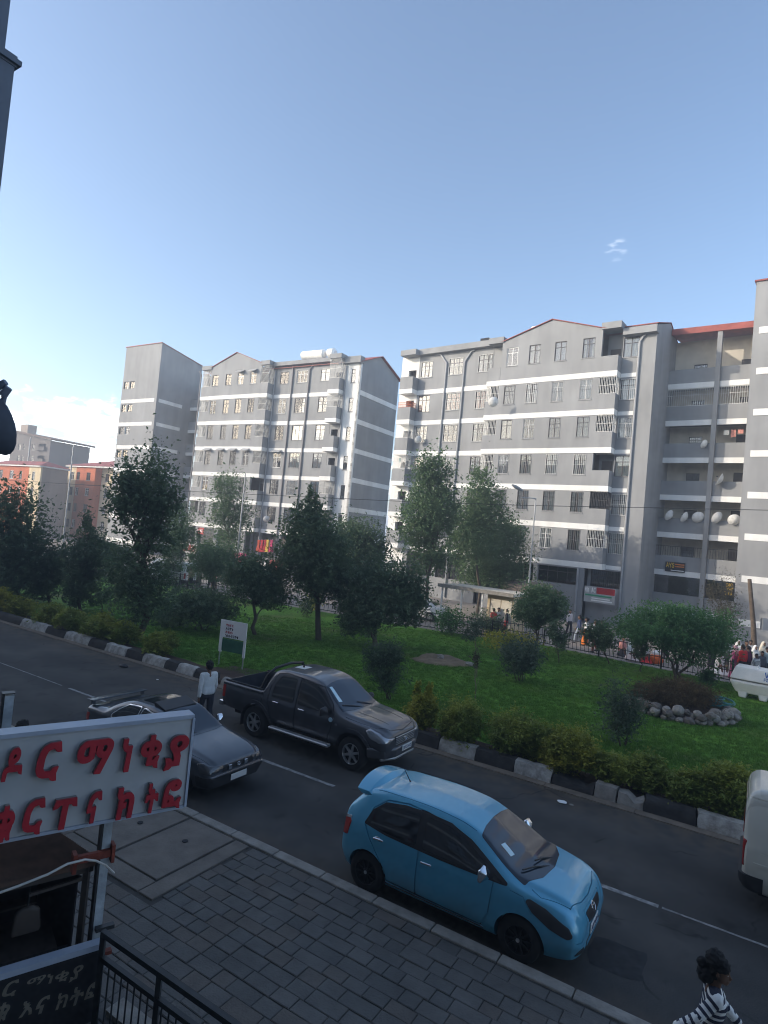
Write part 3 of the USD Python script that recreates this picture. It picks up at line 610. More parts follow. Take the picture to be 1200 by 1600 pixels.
    m = MB(); m.add([[u(-12.8), yr - .35, 24.08], [u(-6.74), yr - .35, 23.98], [u(-6.74), yr + 4, 24.5], [u(-12.8), yr + 4, 24.6], [u(-12.8), yr - .35, 24.58], [u(-6.74), yr - .35, 24.48], [u(-6.74), yr + 4, 25.0], [u(-12.8), yr + 4, 25.1]],
                    [[0, 3, 2, 1], [4, 5, 6, 7], [0, 1, 5, 4], [2, 3, 7, 6], [0, 4, 7, 3], [1, 2, 6, 5]]); obj('roof', m, L['roofred'], t)
    # stair tower
    yt = 3.2; x0, x1 = u(-6.72), u(3.5)
    obj('tower_wall', MB().box(x0, x1, yt, yt + 9, 0, 26.75), L['wall'], t)
    obj('tower_roof', MB().box(x0 - .1, x1 + .1, yt - .12, yt + 9.1, 26.755, 26.87), L['roofred'], t)
    for z in zb + [1.5]:
        obj('band', MB().box(x0 + .38, x1, yt - .03, yt + .002, z - .22, z + .26), L['white'], t)
    obj('band', MB().box(x0 + .38, x1, yt - .03, yt + .002, zb[-1] + st - .22, zb[-1] + st + .26), L['white'], t)
    # inside and roof
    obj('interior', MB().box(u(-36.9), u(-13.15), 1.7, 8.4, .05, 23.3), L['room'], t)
    roof_pair(t, u(-37.4), u(-12.80), 1.0, 4.7, 8.4, 23.78, 25.0)
    cross_gable(t, u(g0), u(-16.6), .0, 5.0, 23.52, 24.9)
    for x, y, z in ((-23.4, 2.6, 25.2),):
        obj('roof_tank', MB().tube([(u(x) - .7, y, z), (u(x) + .7, y, z)], [.38, .38], 14), L['tank'], t, smooth=40)
    obj('roof_box', MB().box(u(-29.1), u(-28.2), 2.0, 3.0, 24.2, 24.9), L['dark'], t)
    return t, u, loc
RB, uR, locR = block_right()
def r_world(x, y, z): return locR + rotz(ROT_A) @ np.array([uR(x), y, z])

# ---- the middle block and its stair tower (lies along the street)
def block_mid():
    U0, W0 = -62.0, 52.07
    loc = -rb * U0 + nb * W0
    t = thing('apartment_block', 'middle grey apartment block with white bands, red dresses hanging in its shop', 'building', loc, ROT_B)
    u = lambda x: x - U0
    st = 3.17; zb = [4.72 + st * k for k in range(6)]
    win_z = [(z + 1.0, z + st - .44) for z in zb[:-1]] + [(zb[-1] + 1.35, zb[-1] + 2.75)]
    cg = [(-59.4, -58.35), (-57.05, -56.1), (-55.0, -54.0), (-52.9, -51.9)]
    g0, g1, ga = -59.7, -51.25, -55.4
    holes = [(u(a), u(b), z0, z1) for a, b in cg for z0, z1 in win_z] + [(u(-59.2), u(-56.4), 1.6, 4.2), (u(-55.8), u(-52.6), 1.6, 4.2)]
    panel(t, 'wall', [(u(g0), 0), (u(g1), 0), (u(g1), 24.4), (u(ga), 25.85), (u(g0), 24.3)], holes, 0, .25, 'wall')
    for a, b in cg:
        for k, (z0, z1) in enumerate(win_z): rand_window(t, u(a), u(b), z0, z1, 0, [0, 0, 1, 6, 2], .15 if k in (2, 5, 3) else .5, .3, hood=(k == 2 or (k == 5 and a > -56)))
    for z in zb: obj('band', MB().box(u(g0) + .002, u(g1) - .002, -.03, .002, z - .36, z + .10), L['white'], t)
    for a, b in ((-59.2, -56.4), (-55.8, -52.6)): window(t, u(a), u(b), 1.6, 4.2, .2, 'frame_dark', None, None, cols=3, glass='mirror_pane')
    kindsR = ['white', 'open', 'white', 'white', 'white', 'white']
    kindsL = ['dark', 'white', 'white', 'white', 'white', 'white']
    for k, z in enumerate(zb):
        zn = zb[k + 1] if k < 5 else 24.7
        balcony(t, u(-51.25), u(-49.95), 0, .95, z, zn, kindsR[k], 1)
        balcony(t, u(-61.3), u(-59.7), 0, .95, z, zn, kindsL[k], -1)
    yL = .95
    cr = [(-49.0, -47.7), (-46.45, -44.9), (-43.0, -41.72)]
    holes = [(u(a), u(b), z0, z1) for a, b in cr for z0, z1 in win_z] + [(u(-51.0), u(-47.0), 1.5, 4.3), (u(-46.6), u(-42.2), 1.5, 4.3)]
    panel(t, 'wall', [(u(-51.25), 0), (u(-41.05), 0), (u(-41.05), 24.0), (u(-49.93), 24.0), (u(-49.93), 4.35), (u(-51.25), 4.35)], holes, yL, .25, 'wall')
    for a, b in cr:
        for k, (z0, z1) in enumerate(win_z): rand_window(t, u(a), u(b), z0, z1, yL, [0, 0, 1, 6, 3, 5], .7, .3, hood=(k == 2 and a < -47))
    for z in zb: obj('band', MB().box(u(-49.9), u(-41.07), yL - .03, yL + .002, z - .36, z + .08), L['white'], t)
    obj('shopfront', MB().box(u(-51.0), u(-47.0), yL + 1.2, yL + 1.25, 1.5, 4.3), L['dark'], t); obj('shopfront', MB().box(u(-46.6), u(-42.2), yL + 1.1, yL + 1.15, 1.5, 4.3), L['dark'], t)
    for x in (-45.1, -43.6): obj('shop_mullion', MB().box(u(x) - .05, u(x) + .05, yL + .05, yL + .12, 1.5, 4.3), L['frame_white'], t)
    kindsB = ['dark', 'white', 'open', 'open', 'white', 'white']
    for k, z in enumerate(zb):
        zn = zb[k + 1] if k < 5 else 24.4
        balcony(t, u(-41.05), u(-39.6), 0, .95, z, zn, kindsB[k], 1)
    # white strip at the right end with small windows
    holes = [(u(-38.75), u(-38.2), z + .95, z + 2.45) for z in zb]
    panel(t, 'wall', [(u(-39.6), 0), (u(-37.55), 0), (u(-37.55), 23.6), (u(-39.6), 23.6)], holes, yL, .25, 'white')
    for z in zb: window(t, u(-38.75), u(-38.2), z + .95, z + 2.45, yL, 'frame_dark', None, None, cols=1)
    panel(t, 'back_wall', [(u(-41.05), 0), (u(-39.6), 0), (u(-39.6), 23.6), (u(-41.05), 23.6)], [(u(-40.8), u(-39.9), z + .1, z + 2.2) for z in zb], yL + .02, .25, 'wall')
    for a, b in ((-51.25, -49.95), (-41.05, -39.6), (-61.3, -59.7)):
        obj('roof_slab', MB().box(u(a) - .08, u(b) + .08, -.12, 1.3, 24.05, 24.55), L['wall'], t)
        if a < -45: obj('back_wall', MB().box(u(a), u(b), 1.55, 1.65, 0, 23.9), L['wall'], t)
    obj('parapet', MB().box(u(-49.8), u(-41.2), .45, 1.2, 23.95, 24.4), L['wall'], t); obj('parapet', MB().box(u(-39.5), u(-37.4), .5, 1.3, 23.6, 24.3), L['wall'], t)
    for x, e in ((-47.05, (-.1, .6)), (-44.55, (.55, .8)), (-49.75, None), (-39.45, None)): downpipe(t, u(x), yL - .1, .3, 23.3 if e else 23.5, e, 'pipe_dark' if e else 'pipe')
    downpipe(t, u(-61.75), .2, 3, 23.6, (-.3, .4), 'pipe_dark')
    # right end wall, gabled, with bands
    ye, yr_ = yL + .25, 8.9; ym = 4.6
    M = (np.array([[0, -1, 0], [1, 0, 0], [0, 0, 1.0]]), np.array([u(-37.55), 0, 0]))   # panel x -> y, panel y -> -x
    panel(t, 'end_wall', [(ye - .25, 0), (yr_, 0), (yr_, 23.75), (ym, 25.3), (ye - .25, 23.75)], [], 0.002, .25, 'wall', M)
    for z in zb: obj('band', MB().box(u(-37.56), u(-37.52), ye - .15, yr_, z - .36, z + .16), L['white'], t)
    roof_pair(t, u(-62.0), u(-37.25), yL, ym, yr_, 23.8, 25.35); cross_gable(t, u(g0), u(g1), 0, 4.7, 24.32, 25.9)
    obj('wall', MB().box(u(-62.0), u(-61.75), .9, 8.9, 0, 23.8), L['wall'], t); obj('wall', MB().box(u(-61.75), u(-61.3), .9, 1.15, 0, 23.8), L['wall'], t)
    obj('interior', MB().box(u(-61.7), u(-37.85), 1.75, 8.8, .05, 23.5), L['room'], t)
    for x0, x1, z in ((-46.0, -42.6, 25.0), (-42.3, -41.2, 25.0)): obj('roof_tank', MB().tube([(u(x0) + .05, .95, z - .05), (u(x0) + .2, .95, z), (u(x1) - .2, .95, z), (u(x1), .95, z - .05)], [.3, .52, .52, .3], 14), L['tank'], t, smooth=40)
    # recess to the tower
    yq = 5.0
    for k, z in enumerate([1.55] + zb):
        p = obj('balcony', MB().box(u(-69.0), u(-62.0), yq, yq + .12, z + .085, z + 1.2), L['wall'], t); obj('band', MB().box(u(-69.0), u(-62.0), yq - .03, yq + .14, z - .36, z + .08), L['white'], p)
        obj('floor_slab', MB().box(u(-69.0), u(-62.0), yq + .14, yq + 1.8, z - .12, z + .04), L['wall'], t)
    obj('back_wall', MB().box(u(-69.0), u(-62.0), yq + 1.8, yq + 2, 0, 23.8), L['cream_pale'], t)
    # stair tower: front and right side in view, roof falling back
    x0, x1, yt, yb2 = u(-76.7), u(-69.05), -.6, 6.4
    tw = MB(); zt = 28.1
    tw.add([[x0, yt, 0], [x1, yt, 0], [x1, yb2, 0], [x0, yb2, 0], [x0, yt, zt], [x1, yt, zt], [x1, yb2, 26.9], [x0, yb2, 26.9]], [[0, 1, 5, 4], [1, 2, 6, 5], [2, 3, 7, 6], [3, 0, 4, 7], [4, 5, 6, 7]])
    # openings with windows on the tower front
    tm_ = m3.Manifold(m3.Mesh(np.asarray(tw.get()[0], np.float32), np.vstack([tw.get()[1], [[0, 2, 1], [0, 3, 2]]]).astype(np.uint32)))
    for k, z in enumerate(zb):
        if k == 5: wz = (z + 2.2, z + 2.9)
        for a in (-76.4, -75.1):
            q = (z + st - 1.5, z + st - .5) if k != 4 else (z + st - 1.55, z + st - .55)
            tm_ = tm_ - m3.Manifold.cube((1.05, .3, 1.0)).translate((u(a), yt - .05, q[0]))
    obj('tower_wall', tm_, L['wall'], t)
    for k, z in enumerate(zb):
        for a in (-76.4, -75.1):
            q = z + st - 1.5 if k != 4 else z + st - 1.55
            window(t, u(a), u(a) + 1.05, q, q + 1.0, yt + .04, 'frame_dark' if rng.random() < .7 else 'frame_white', 1 if rng.random() < .4 else None, None)
    for z in [1.5] + zb + [zb[-1] + st]:
        if z < 23.5: obj('band', MB().box(x0 + .15, x1 - .45, yt - .03, yt + .002, z - .36, z + .12), L['white'], t); obj('band', MB().box(x1 - .002, x1 + .03, yt + .35, yt + 4.2, z - .36, z + .12), L['white'], t)
    mr = MB(); mr.add([[x0 - .08, yt - .1, zt + .01], [x1 + .08, yt - .1, zt + .01], [x1 + .08, yb2, 26.93], [x0 - .08, yb2, 26.93], [x0 - .08, yt - .1, zt + .1], [x1 + .08, yt - .1, zt + .1], [x1 + .08, yb2, 27.02], [x0 - .08, yb2, 27.02]],
                      [[0, 3, 2, 1], [4, 5, 6, 7], [0, 1, 5, 4], [2, 3, 7, 6], [0, 4, 7, 3], [1, 2, 6, 5]]); obj('tower_roof', mr, L['roofred'], t)
    return t, u, loc
MBK, uM, locM = block_mid()
def m_world(x, y, z): return locM + rotz(ROT_B) @ np.array([uM(x), y, z])
# ---------------------------------------------------------------- the houses farther left
def small_house(label, u0, n0, parts_, eave, roof, rows, wins, end=None):
    t = thing('apartment_house', label, 'building', -rb * u0 + nb * n0, ROT_B)
    for (a, b, y, y2, mat) in parts_:
        holes = [(wa, wb, z - .65, z + .65) for (wa, wb, wy) in wins for z in rows if wy == y and a <= wa and wb <= b]
        panel(t, 'wall', [(a, 0), (b, 0), (b, eave), (a, eave)], holes, y, .25, mat)
        obj('side_wall', MB().box(b - .25, b, y + .25, y2, 0, eave), L['redwall' if mat == 'redwall' else (end or 'cream')], t)
    for (wa, wb, wy) in wins:
        for z in rows: window(t, wa, wb, z - .65, z + .65, wy, 'frame_white' if rng.random() < .5 else 'frame_dark', int(rng.choice([0, 1, 6])) if rng.random() < .6 else None, None)
    x0, x1 = min(p[0] for p in parts_), max(p[1] for p in parts_); yb_ = max(p[3] for p in parts_); y0 = min(p[2] for p in parts_)
    obj('interior', MB().box(x0 + .3, x1 - .3, y0 + 2.2, yb_, 0, eave - .1), L['room'], t)
    obj('eave', MB().box(x0 - .35, x1 + .35, y0 - .35, yb_ + .35, eave + .003, eave + .2), L['white'], t)
    cx, h = roof; m = MB(); a, b, c, d = x0 - .45, x1 + .45, y0 - .45, yb_ + .45; e = eave + .21; ym = (c + d) / 2; ins = min((d - c) / 2, (b - a) / 2.2)
    m.add([[a, c, e], [b, c, e], [b, d, e], [a, d, e], [a + ins, ym, e + h], [b - ins, ym, e + h]], [[0, 1, 5, 5], [0, 5, 4, 4], [2, 3, 4, 4], [2, 4, 5, 5], [1, 2, 5, 5], [3, 0, 4, 4], [0, 3, 2, 1]])
    v, f = m.get(); f = f[[len(set(q)) == 3 for q in f]]
    obj('roof', (v, f), L['roofred'], t)
    return t
small_house('cream and red four storey house with a red hipped roof, beside the grey stair tower', -101.2, 59.5,
            [(0, 2.4, 0, 10, 'cream'), (2.4, 7.8, 0, 10, 'redwall'), (7.8, 12.5, 1.2, 10, 'cream')], 12.0, (0, 1.6), [2.5, 5.2, 7.9, 10.5],
            [(.9, 1.8, 0), (2.6, 3.5, 0), (5.4, 6.5, 0), (8.8, 9.8, 1.2), (10.9, 11.4, 1.2)])
small_house('low red and cream house with a taupe end wall and red roof, farthest left', -112.5, 52.0,
            [(0, 9.6, 0, 4.4, 'redwall'), (9.6, 13.2, 0, 4.4, 'redwall'), (13.2, 16.6, 0, 4.4, 'cream')], 11.0, (0, .9), [1.8, 4.4, 7.1, 9.6],
            [(1.0, 2.2, 0), (4.2, 5.2, 0), (7.4, 8.6, 0), (10.4, 11.2, 0), (14.2, 15.0, 0)], 'taupe')
def dark_block():
    n2 = 71.8; t = thing('apartment_block', 'dark brown grey block rising behind the red roofed house, far left', 'building', rb * 146.0 + nb * n2, ROT_B)
    w = 16.1; rows = [9.0, 12.0, 15.0, 17.6]
    holes = [(a, b, z - .9, z + .5) for a, b in ((3.2, 4.4), (5.2, 6.0), (9.0, 10.2), (11.6, 14.4)) for z in rows]
    panel(t, 'wall', [(0, 0), (w, 0), (w, 18.9), (0, 20.9)], holes, 0, .3, 'darkwall')
    obj('side_wall', MB().box(w - .3, w, .3, 9, 0, 18.8), L['darkwall'], t)
    for a, b in ((3.2, 4.4), (5.2, 6.0), (9.0, 10.2)):
        for z in rows: window(t, a, b, z - .9, z + .5, 0, 'frame_dark', 1, None)
    for z in rows: obj('balcony', MB().box(11.4, 14.6, -.5, .0 - .003, z - 1.0, z - .2), L['darkwall'], t)
    obj('interior', MB().box(.3, w - .4, 1.2, 8.8, 0, 18.6), L['dark'], t)
    m = MB(); m.add([[-.6, -.6, 21.0], [w + 1.2, -.6, 18.8], [w + 1.2, 9.5, 18.8], [-.6, 9.5, 21.0], [-.6, -.6, 21.35], [w + 1.2, -.6, 19.15], [w + 1.2, 9.5, 19.15], [-.6, 9.5, 21.35]], [[0, 3, 2, 1], [4, 5, 6, 7], [0, 1, 5, 4], [2, 3, 7, 6], [0, 4, 7, 3], [1, 2, 6, 5]])
    obj('roof', m, L['roofrust'], t)
    obj('roof_box', MB().box(.5, 3.5, 1.5, 3.5, 20.8, 22.8), L['taupe'], t); obj('drain_pipe', MB().tube([(8.1, -.1, 2), (8.1, -.1, 19.6)], .09, 8), L['frame_white'], t)
dark_block()
# ---- our own side of the street: the row whose balcony the picture is taken from, and its neighbours
def own_row():
    for i, (s0, s1, n0, n1, h, lab) in enumerate([(24, -26, -13, -1.1, 20.5, 'grey apartment block behind the near pavement'), (60, 25.0, -14, -1.5, 20.0, 'grey apartment block beside the near pavement farther left'), (98, 62, -14, -2.0, 20.0, 'grey apartment block at the far end of the near pavement')]):
        t = thing('apartment_block', lab, 'building', road(s0, n1), ROT_B)
        Lx = s0 - s1; dp = n1 - n0
        obj('wall', MB().box(0, Lx, -dp, 0, 0, h), L['wall'], t)
        for k in range(6): obj('band', MB().box(0, Lx, .002, .04, 3.4 + 3.0 * k, 3.85 + 3.0 * k), L['white'], t)
        for k in range(6):
            mb = MB(); gl = MB()
            for j in range(int(Lx / 3.2)):
                x = 1.2 + 3.2 * j
                mb.box(x, x + 1.3, .002, .05, 4.4 + 3 * k, 6.0 + 3 * k)
            obj('window_row', mb, L['mirror_pane'], t)
        obj('roof', MB().box(-.3, Lx + .3, -dp - .3, .3, h + .003, h + .25), L['roofred'], t)
own_row()
def row_right():
    t = thing('apartment_block', 'grey apartment block farther right along the pale street', 'building', -ra * -9.0 * -1 + na * 50.5, ROT_A); Lx = 46
    t2 = t
    obj('wall', MB().box(0, Lx, 0, 9, 0, 23.5), L['wall'], t)
    for k in range(7): obj('band', MB().box(0, Lx, -.04, -.002, 4.4 + 3.06 * k, 4.85 + 3.06 * k), L['white'], t)
    for k in range(7):
        mb = MB()
        for j in range(int(Lx / 2.4)): mb.box(.8 + 2.4 * j, 1.9 + 2.4 * j, -.03, -.002, 5.6 + 3.06 * k - 3.06, 7.2 + 3.06 * k - 3.06)
        obj('window_row', mb, L['mirror_pane'], t)
    obj('roof', MB().box(-.3, Lx + .3, -.3, 9.3, 23.503, 23.8), L['roofred'], t)
row_right()
def near_column():
    # corner column of the neighbouring balcony: upper shaft, cornice, lower shaft
    d = 8.5
    def P(px, py): return CAM + (fw + rt * (px - 600) / F_PX - up * (py - 800) / F_PX) * d
    e = P(6, 90); t = thing('neighbouring_balcony', 'dark corner of the neighbouring balcony at the upper left edge', 'balcony', tuple((np.array([e[0], e[1], 0]) - rotz(ROT_B) @ np.array([0, .35, 0]))), ROT_B)
    z = e[2]
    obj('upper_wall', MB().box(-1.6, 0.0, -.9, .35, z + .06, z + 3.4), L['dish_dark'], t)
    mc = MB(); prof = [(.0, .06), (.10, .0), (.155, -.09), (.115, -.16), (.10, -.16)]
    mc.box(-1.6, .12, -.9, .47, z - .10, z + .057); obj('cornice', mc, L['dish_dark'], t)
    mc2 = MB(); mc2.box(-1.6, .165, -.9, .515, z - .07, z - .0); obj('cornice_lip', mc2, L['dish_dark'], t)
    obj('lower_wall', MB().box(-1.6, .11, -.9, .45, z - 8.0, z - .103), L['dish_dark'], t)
    c = P(-30, 668); 
    dsh = thing('satellite_dish', 'large satellite dish in silhouette with two feed horns at the left edge', 'satellite dish', c, 0)
    yaw = math.degrees(math.atan2(-0.8, -0.6)) 
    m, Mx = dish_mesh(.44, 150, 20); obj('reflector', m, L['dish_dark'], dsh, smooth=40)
    def rel(px, py): return P(px, py) - c
    arm = [rel(-4, 715), rel(2, 650), rel(6, 625), rel(11, 608)]
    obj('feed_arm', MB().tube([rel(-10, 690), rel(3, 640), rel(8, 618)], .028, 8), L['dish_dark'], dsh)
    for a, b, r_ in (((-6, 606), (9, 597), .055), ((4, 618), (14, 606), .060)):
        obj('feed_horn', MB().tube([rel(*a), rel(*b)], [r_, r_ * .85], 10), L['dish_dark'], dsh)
    obj('cable', MB().tube([rel(3, 617), rel(2, 628), rel(5, 640)], .007, 5), L['plastic'], dsh)
    obj('mast', MB().tube([rel(-30, 668) + [0, .0, -.1], rel(-45, 760)], .03, 8), L['metal'], dsh)
near_column()
# ---------------------------------------------------------------- vehicles: x forward from the rear axle, y left, z up
def car_paint(name, col, flake=0.35, rough=0.32, dust=0.10):
    nodes = {'g': ('geometry', {}), 'n': ('noise_texture', {'scale': 2.2, 'detail': 5.0}), 'r': ('rgb_ramp', {'ramp': [(0.4, (0, 0, 0)), (0.75, (1, 1, 1))]}), 'sep': ('separate_xyz', {}),
             'lo': ('map_range', {'from_min': 0.75, 'from_max': 0.25, 'to_min': 0.03, 'to_max': 0.42, 'clamp': True}), 'k': ('math', {'math_type': 'multiply'}),
             'mx': ('mix_color', {'a': col, 'b': (0.16, 0.135, 0.11)}), 'rr': ('map_range', {'from_min': 0.0, 'from_max': 0.3, 'to_min': rough, 'to_max': 0.7, 'clamp': True}),
             'p': ('principled_bsdf', {'metallic': flake, 'coat_weight': 0.9, 'coat_roughness': 0.06})}
    return usdkit.material(stage, '/World/Looks/' + name, nodes, [('g.position', 'n.vector'), ('n.fac', 'r.fac'), ('g.position', 'sep.vector'), ('sep.z', 'lo.value'), ('r.color', 'k.value1'), ('lo.result', 'k.value2'),
        ('k.value', 'mx.fac'), ('mx.result', 'p.base_color'), ('k.value', 'rr.value'), ('rr.result', 'p.roughness')], surface='p.BSDF')
L['paint_blue'] = car_paint('blue_paint', (0.080, 0.34, 0.50), 0.25)
L['paint_dark'] = car_paint('dark_grey_paint', (0.052, 0.055, 0.064), 0.3)
L['paint_navy'] = car_paint('dark_navy_paint', (0.030, 0.038, 0.050), 0.2)
L['paint_white'] = car_paint('cream_white_paint', (0.60, 0.58, 0.50), 0.0)
L['paint_pearl'] = car_paint('white_car_paint', (0.70, 0.70, 0.69), 0.0)
L['carglass'] = usdkit.material(stage, '/World/Looks/dark_car_glass', {'p': ('principled_bsdf', {'base_color': (0.010, 0.011, 0.013), 'roughness': 0.05, 'specular_ior_level': 0.8})}, [], surface='p.BSDF')
L['windscreen'] = usdkit.material(stage, '/World/Looks/windscreen_glass', {'p': ('principled_bsdf', {'base_color': (0.018, 0.026, 0.038), 'roughness': 0.09, 'specular_ior_level': 0.6})}, [], surface='p.BSDF')
L['lamp_glass'] = usdkit.material(stage, '/World/Looks/lamp_glass', {'p': ('principled_bsdf', {'base_color': (0.30, 0.31, 0.33), 'roughness': 0.12, 'metallic': 0.6, 'coat_weight': 1.0})}, [], surface='p.BSDF')
L['lamp_smoke'] = usdkit.material(stage, '/World/Looks/smoked_lamp', {'p': ('principled_bsdf', {'base_color': (0.03, 0.03, 0.033), 'roughness': 0.10, 'coat_weight': 1.0})}, [], surface='p.BSDF')
L['lamp_red'] = usdkit.material(stage, '/World/Looks/red_lamp', {'p': ('principled_bsdf', {'base_color': (0.30, 0.02, 0.015), 'roughness': 0.15, 'coat_weight': 1.0})}, [], surface='p.BSDF')
L['tyre'] = M_('tyre_rubber', (0.018, 0.018, 0.019), 0.85, 0.3, 9, 0.3, 60)
L['rim_dark'] = M_('black_rim', (0.016, 0.016, 0.018), 0.4)
L['rim'] = M_('silver_rim', (0.48, 0.49, 0.50), 0.3, 0.08, metal=0.8)
L['plate'] = M_('number_plate', (0.62, 0.62, 0.60), 0.5, 0.06)
L['plate_ink'] = M_('plate_ink', (0.06, 0.08, 0.16), 0.6)
L['sticker'] = M_('pale_sticker', (0.50, 0.68, 0.75), 0.5, 0.05)

def loft(st, nx=90, nr=44):
    """st: rows (x, zb, wb, zm, wm, zs, ws, zr, wr, zt). Returns a closed smooth shell."""
    a = np.array(st, float); x = a[:, 0]
    t = np.concatenate([[0], np.cumsum(np.sqrt(np.diff(x) ** 2 + np.diff(a[:, 9]) ** 2 + 0.3 * np.diff(a[:, 4]) ** 2 + 1e-5))])
    T = np.linspace(0, t[-1], nx); T = np.unique(np.concatenate([T, t]))
    q = PchipInterpolator(t, a, axis=0)(T)
    R = []
    for (xx, zb, wb, zm, wm, zs, ws, zr, wr, zt) in q:
        p = np.array([(0, zb), (wb * .5, zb), (wb * .95, zb + .005), (wb, zb + .05), (wm, zm), (wm - .2 * (wm - ws), zm + .62 * (zs - zm)), (ws, zs), (ws + .42 * (wr - ws) + .02, zs + .45 * (zr - zs)), (wr, zr), (wr - .07, zr + .72 * (zt - zr)), (wr * .5, zt - .14 * (zt - zr)), (0, zt)])
        c = np.concatenate([[0], np.cumsum(np.linalg.norm(np.diff(p, axis=0), axis=1) + 1e-4)]); c /= c[-1]
        key = np.array([0, .10, .18, .22, .34, .42, .50, .60, .72, .80, .90, 1.0])
        R.append(PchipInterpolator(key, p)(np.linspace(0, 1, nr)))
    R = np.array(R); n = len(q)
    half = np.concatenate([np.repeat(q[:, 0][:, None], nr, 1)[..., None], R], 2)          # n, nr, (x, y, z)
    other = half[:, 1:-1][:, ::-1] * [1, -1, 1]
    ring = np.concatenate([half, other], 1); m = ring.shape[1]
    V = ring.reshape(-1, 3); F = []
    i, j = np.meshgrid(np.arange(n - 1), np.arange(m), indexing='ij'); i, j = i.ravel(), j.ravel(); k = (j + 1) % m
    F = np.stack([i * m + j, (i + 1) * m + j, (i + 1) * m + k, i * m + k], 1)
    F = np.vstack([F[:, [0, 1, 2]], F[:, [0, 2, 3]]])
    V = np.vstack([V, ring[0].mean(0), ring[-1].mean(0)]); c0, c1 = n * m, n * m + 1; j = np.arange(m); k = (j + 1) % m
    F = np.vstack([F, np.stack([np.full(m, c0), j, k], 1), np.stack([np.full(m, c1), (n - 1) * m + k, (n - 1) * m + j], 1)])
    tm = trimesh.Trimesh(V, F, process=False)
    if tm.volume < 0: F = F[:, ::-1]
    return V, F
def vnorm(V, F):
    n = np.zeros_like(V); fn = np.cross(V[F[:, 1]] - V[F[:, 0]], V[F[:, 2]] - V[F[:, 0]])
    for k in range(3): np.add.at(n, F[:, k], fn)
    return n / (np.linalg.norm(n, axis=1, keepdims=True) + 1e-12)
def man(V, F): return m3.Manifold(m3.Mesh(np.asarray(V, np.float32), np.asarray(F, np.uint32)))
class Rings(list): pass
def section(pts):
    return m3.CrossSection([np.array(r, float) for r in (pts if isinstance(pts, Rings) else [pts])], m3.FillRule.EvenOdd if isinstance(pts, Rings) else m3.FillRule.NonZero)
def prism_y(pts, y0, y1):
    cs = section(pts)
    return m3.Manifold.extrude(cs, y1 - y0).rotate((90, 0, 0)).translate((0, y1, 0))     # (x, z) outline
def prism_z(pts, z0, z1): return m3.Manifold.extrude(section(pts), z1 - z0).translate((0, 0, z0))
def prism_x(pts, x0, x1):
    cs = section(pts)                     # (y, z) outline
    return m3.Manifold.extrude(cs, x1 - x0).rotate((90, 0, 90)).translate((x0, 0, 0))
def rnd(pts, r):
    p = Polygon(pts).buffer(-r, join_style=1).buffer(r, join_style=1, quad_segs=4); return list(p.exterior.coords)[:-1]
def stroke(pts, w):
    p = LineString(pts).buffer(w, cap_style=2, join_style=1, quad_segs=3)
    return Rings([list(r.coords)[:-1] for r in (p.exterior, *p.interiors)])
def wheel(t, x, y, r, w, rim, nsp, side, hub='metal', thin=False):
    prof = np.array([(r * .62, -w / 2 + .01), (r * .80, -w / 2), (r * .95, -w / 2 + .02), (r, -w / 2 + .05), (r, w / 2 - .05), (r * .95, w / 2 - .02), (r * .80, w / 2), (r * .62, w / 2 - .01)])
    m = trimesh.creation.revolve(np.vstack([prof, prof[:1]]), sections=36); Rx = np.array([[1, 0, 0, 0], [0, 0, -1, 0], [0, 1, 0, 0], [0, 0, 0, 1.0]]); m.apply_transform(Rx); m.apply_translation([x, y, r])
    wl = obj('wheel', m, L['tyre'], t, smooth=35)
    mb = MB(); yo = y + side * (w / 2 - .025)
    ring = np.array([(r * .56, -.05), (r * .655, -.05), (r * .66, .012), (r * .60, .018), (r * .56, -.02), (r * .56, -.05)]); rg = trimesh.creation.revolve(ring, sections=32)
    Mx = np.eye(4); Mx[:3, :3] = np.array([[1, 0, 0], [0, 0, side], [0, -side, 0]]) if side < 0 else np.array([[1, 0, 0], [0, 0, side], [0, -side, 0]]); rg.apply_transform(Mx); rg.apply_translation([x, yo, r]); mb.tm(rg)
    for i in range(nsp):
        a = 2 * math.pi * i / nsp + .2; wsp = (r * .10 if thin else r * .17); c, s = math.cos(a), math.sin(a)
        b = m3.Manifold.batch_hull([m3.Manifold.cube((wsp, .03, .02), True).translate((0, 0, r * .12)), m3.Manifold.cube((wsp * .7, .03, .02), True).translate((0, 0, r * .59))]).rotate((0, math.degrees(a), 0)).translate((x, yo - side * .012, r)); mb.mf(b)
    hb = trimesh.creation.cylinder(r * .17, .045, sections=16); hb.apply_transform(Rx); hb.apply_translation([x, yo - side * .01, r]); mb.tm(hb)
    obj('rim', mb, L[rim], wl, smooth=35)
    dk = trimesh.creation.cylinder(r * .60, .02, sections=24); dk.apply_transform(Rx); dk.apply_translation([x, yo - side * .08, r]); obj('brake_disc', dk, L['plastic'], wl)
    cp = trimesh.creation.cylinder(r * .085, .02, sections=14); cp.apply_transform(Rx); cp.apply_translation([x, yo + side * .014, r]); obj('hub_cap', cp, L[hub], wl)
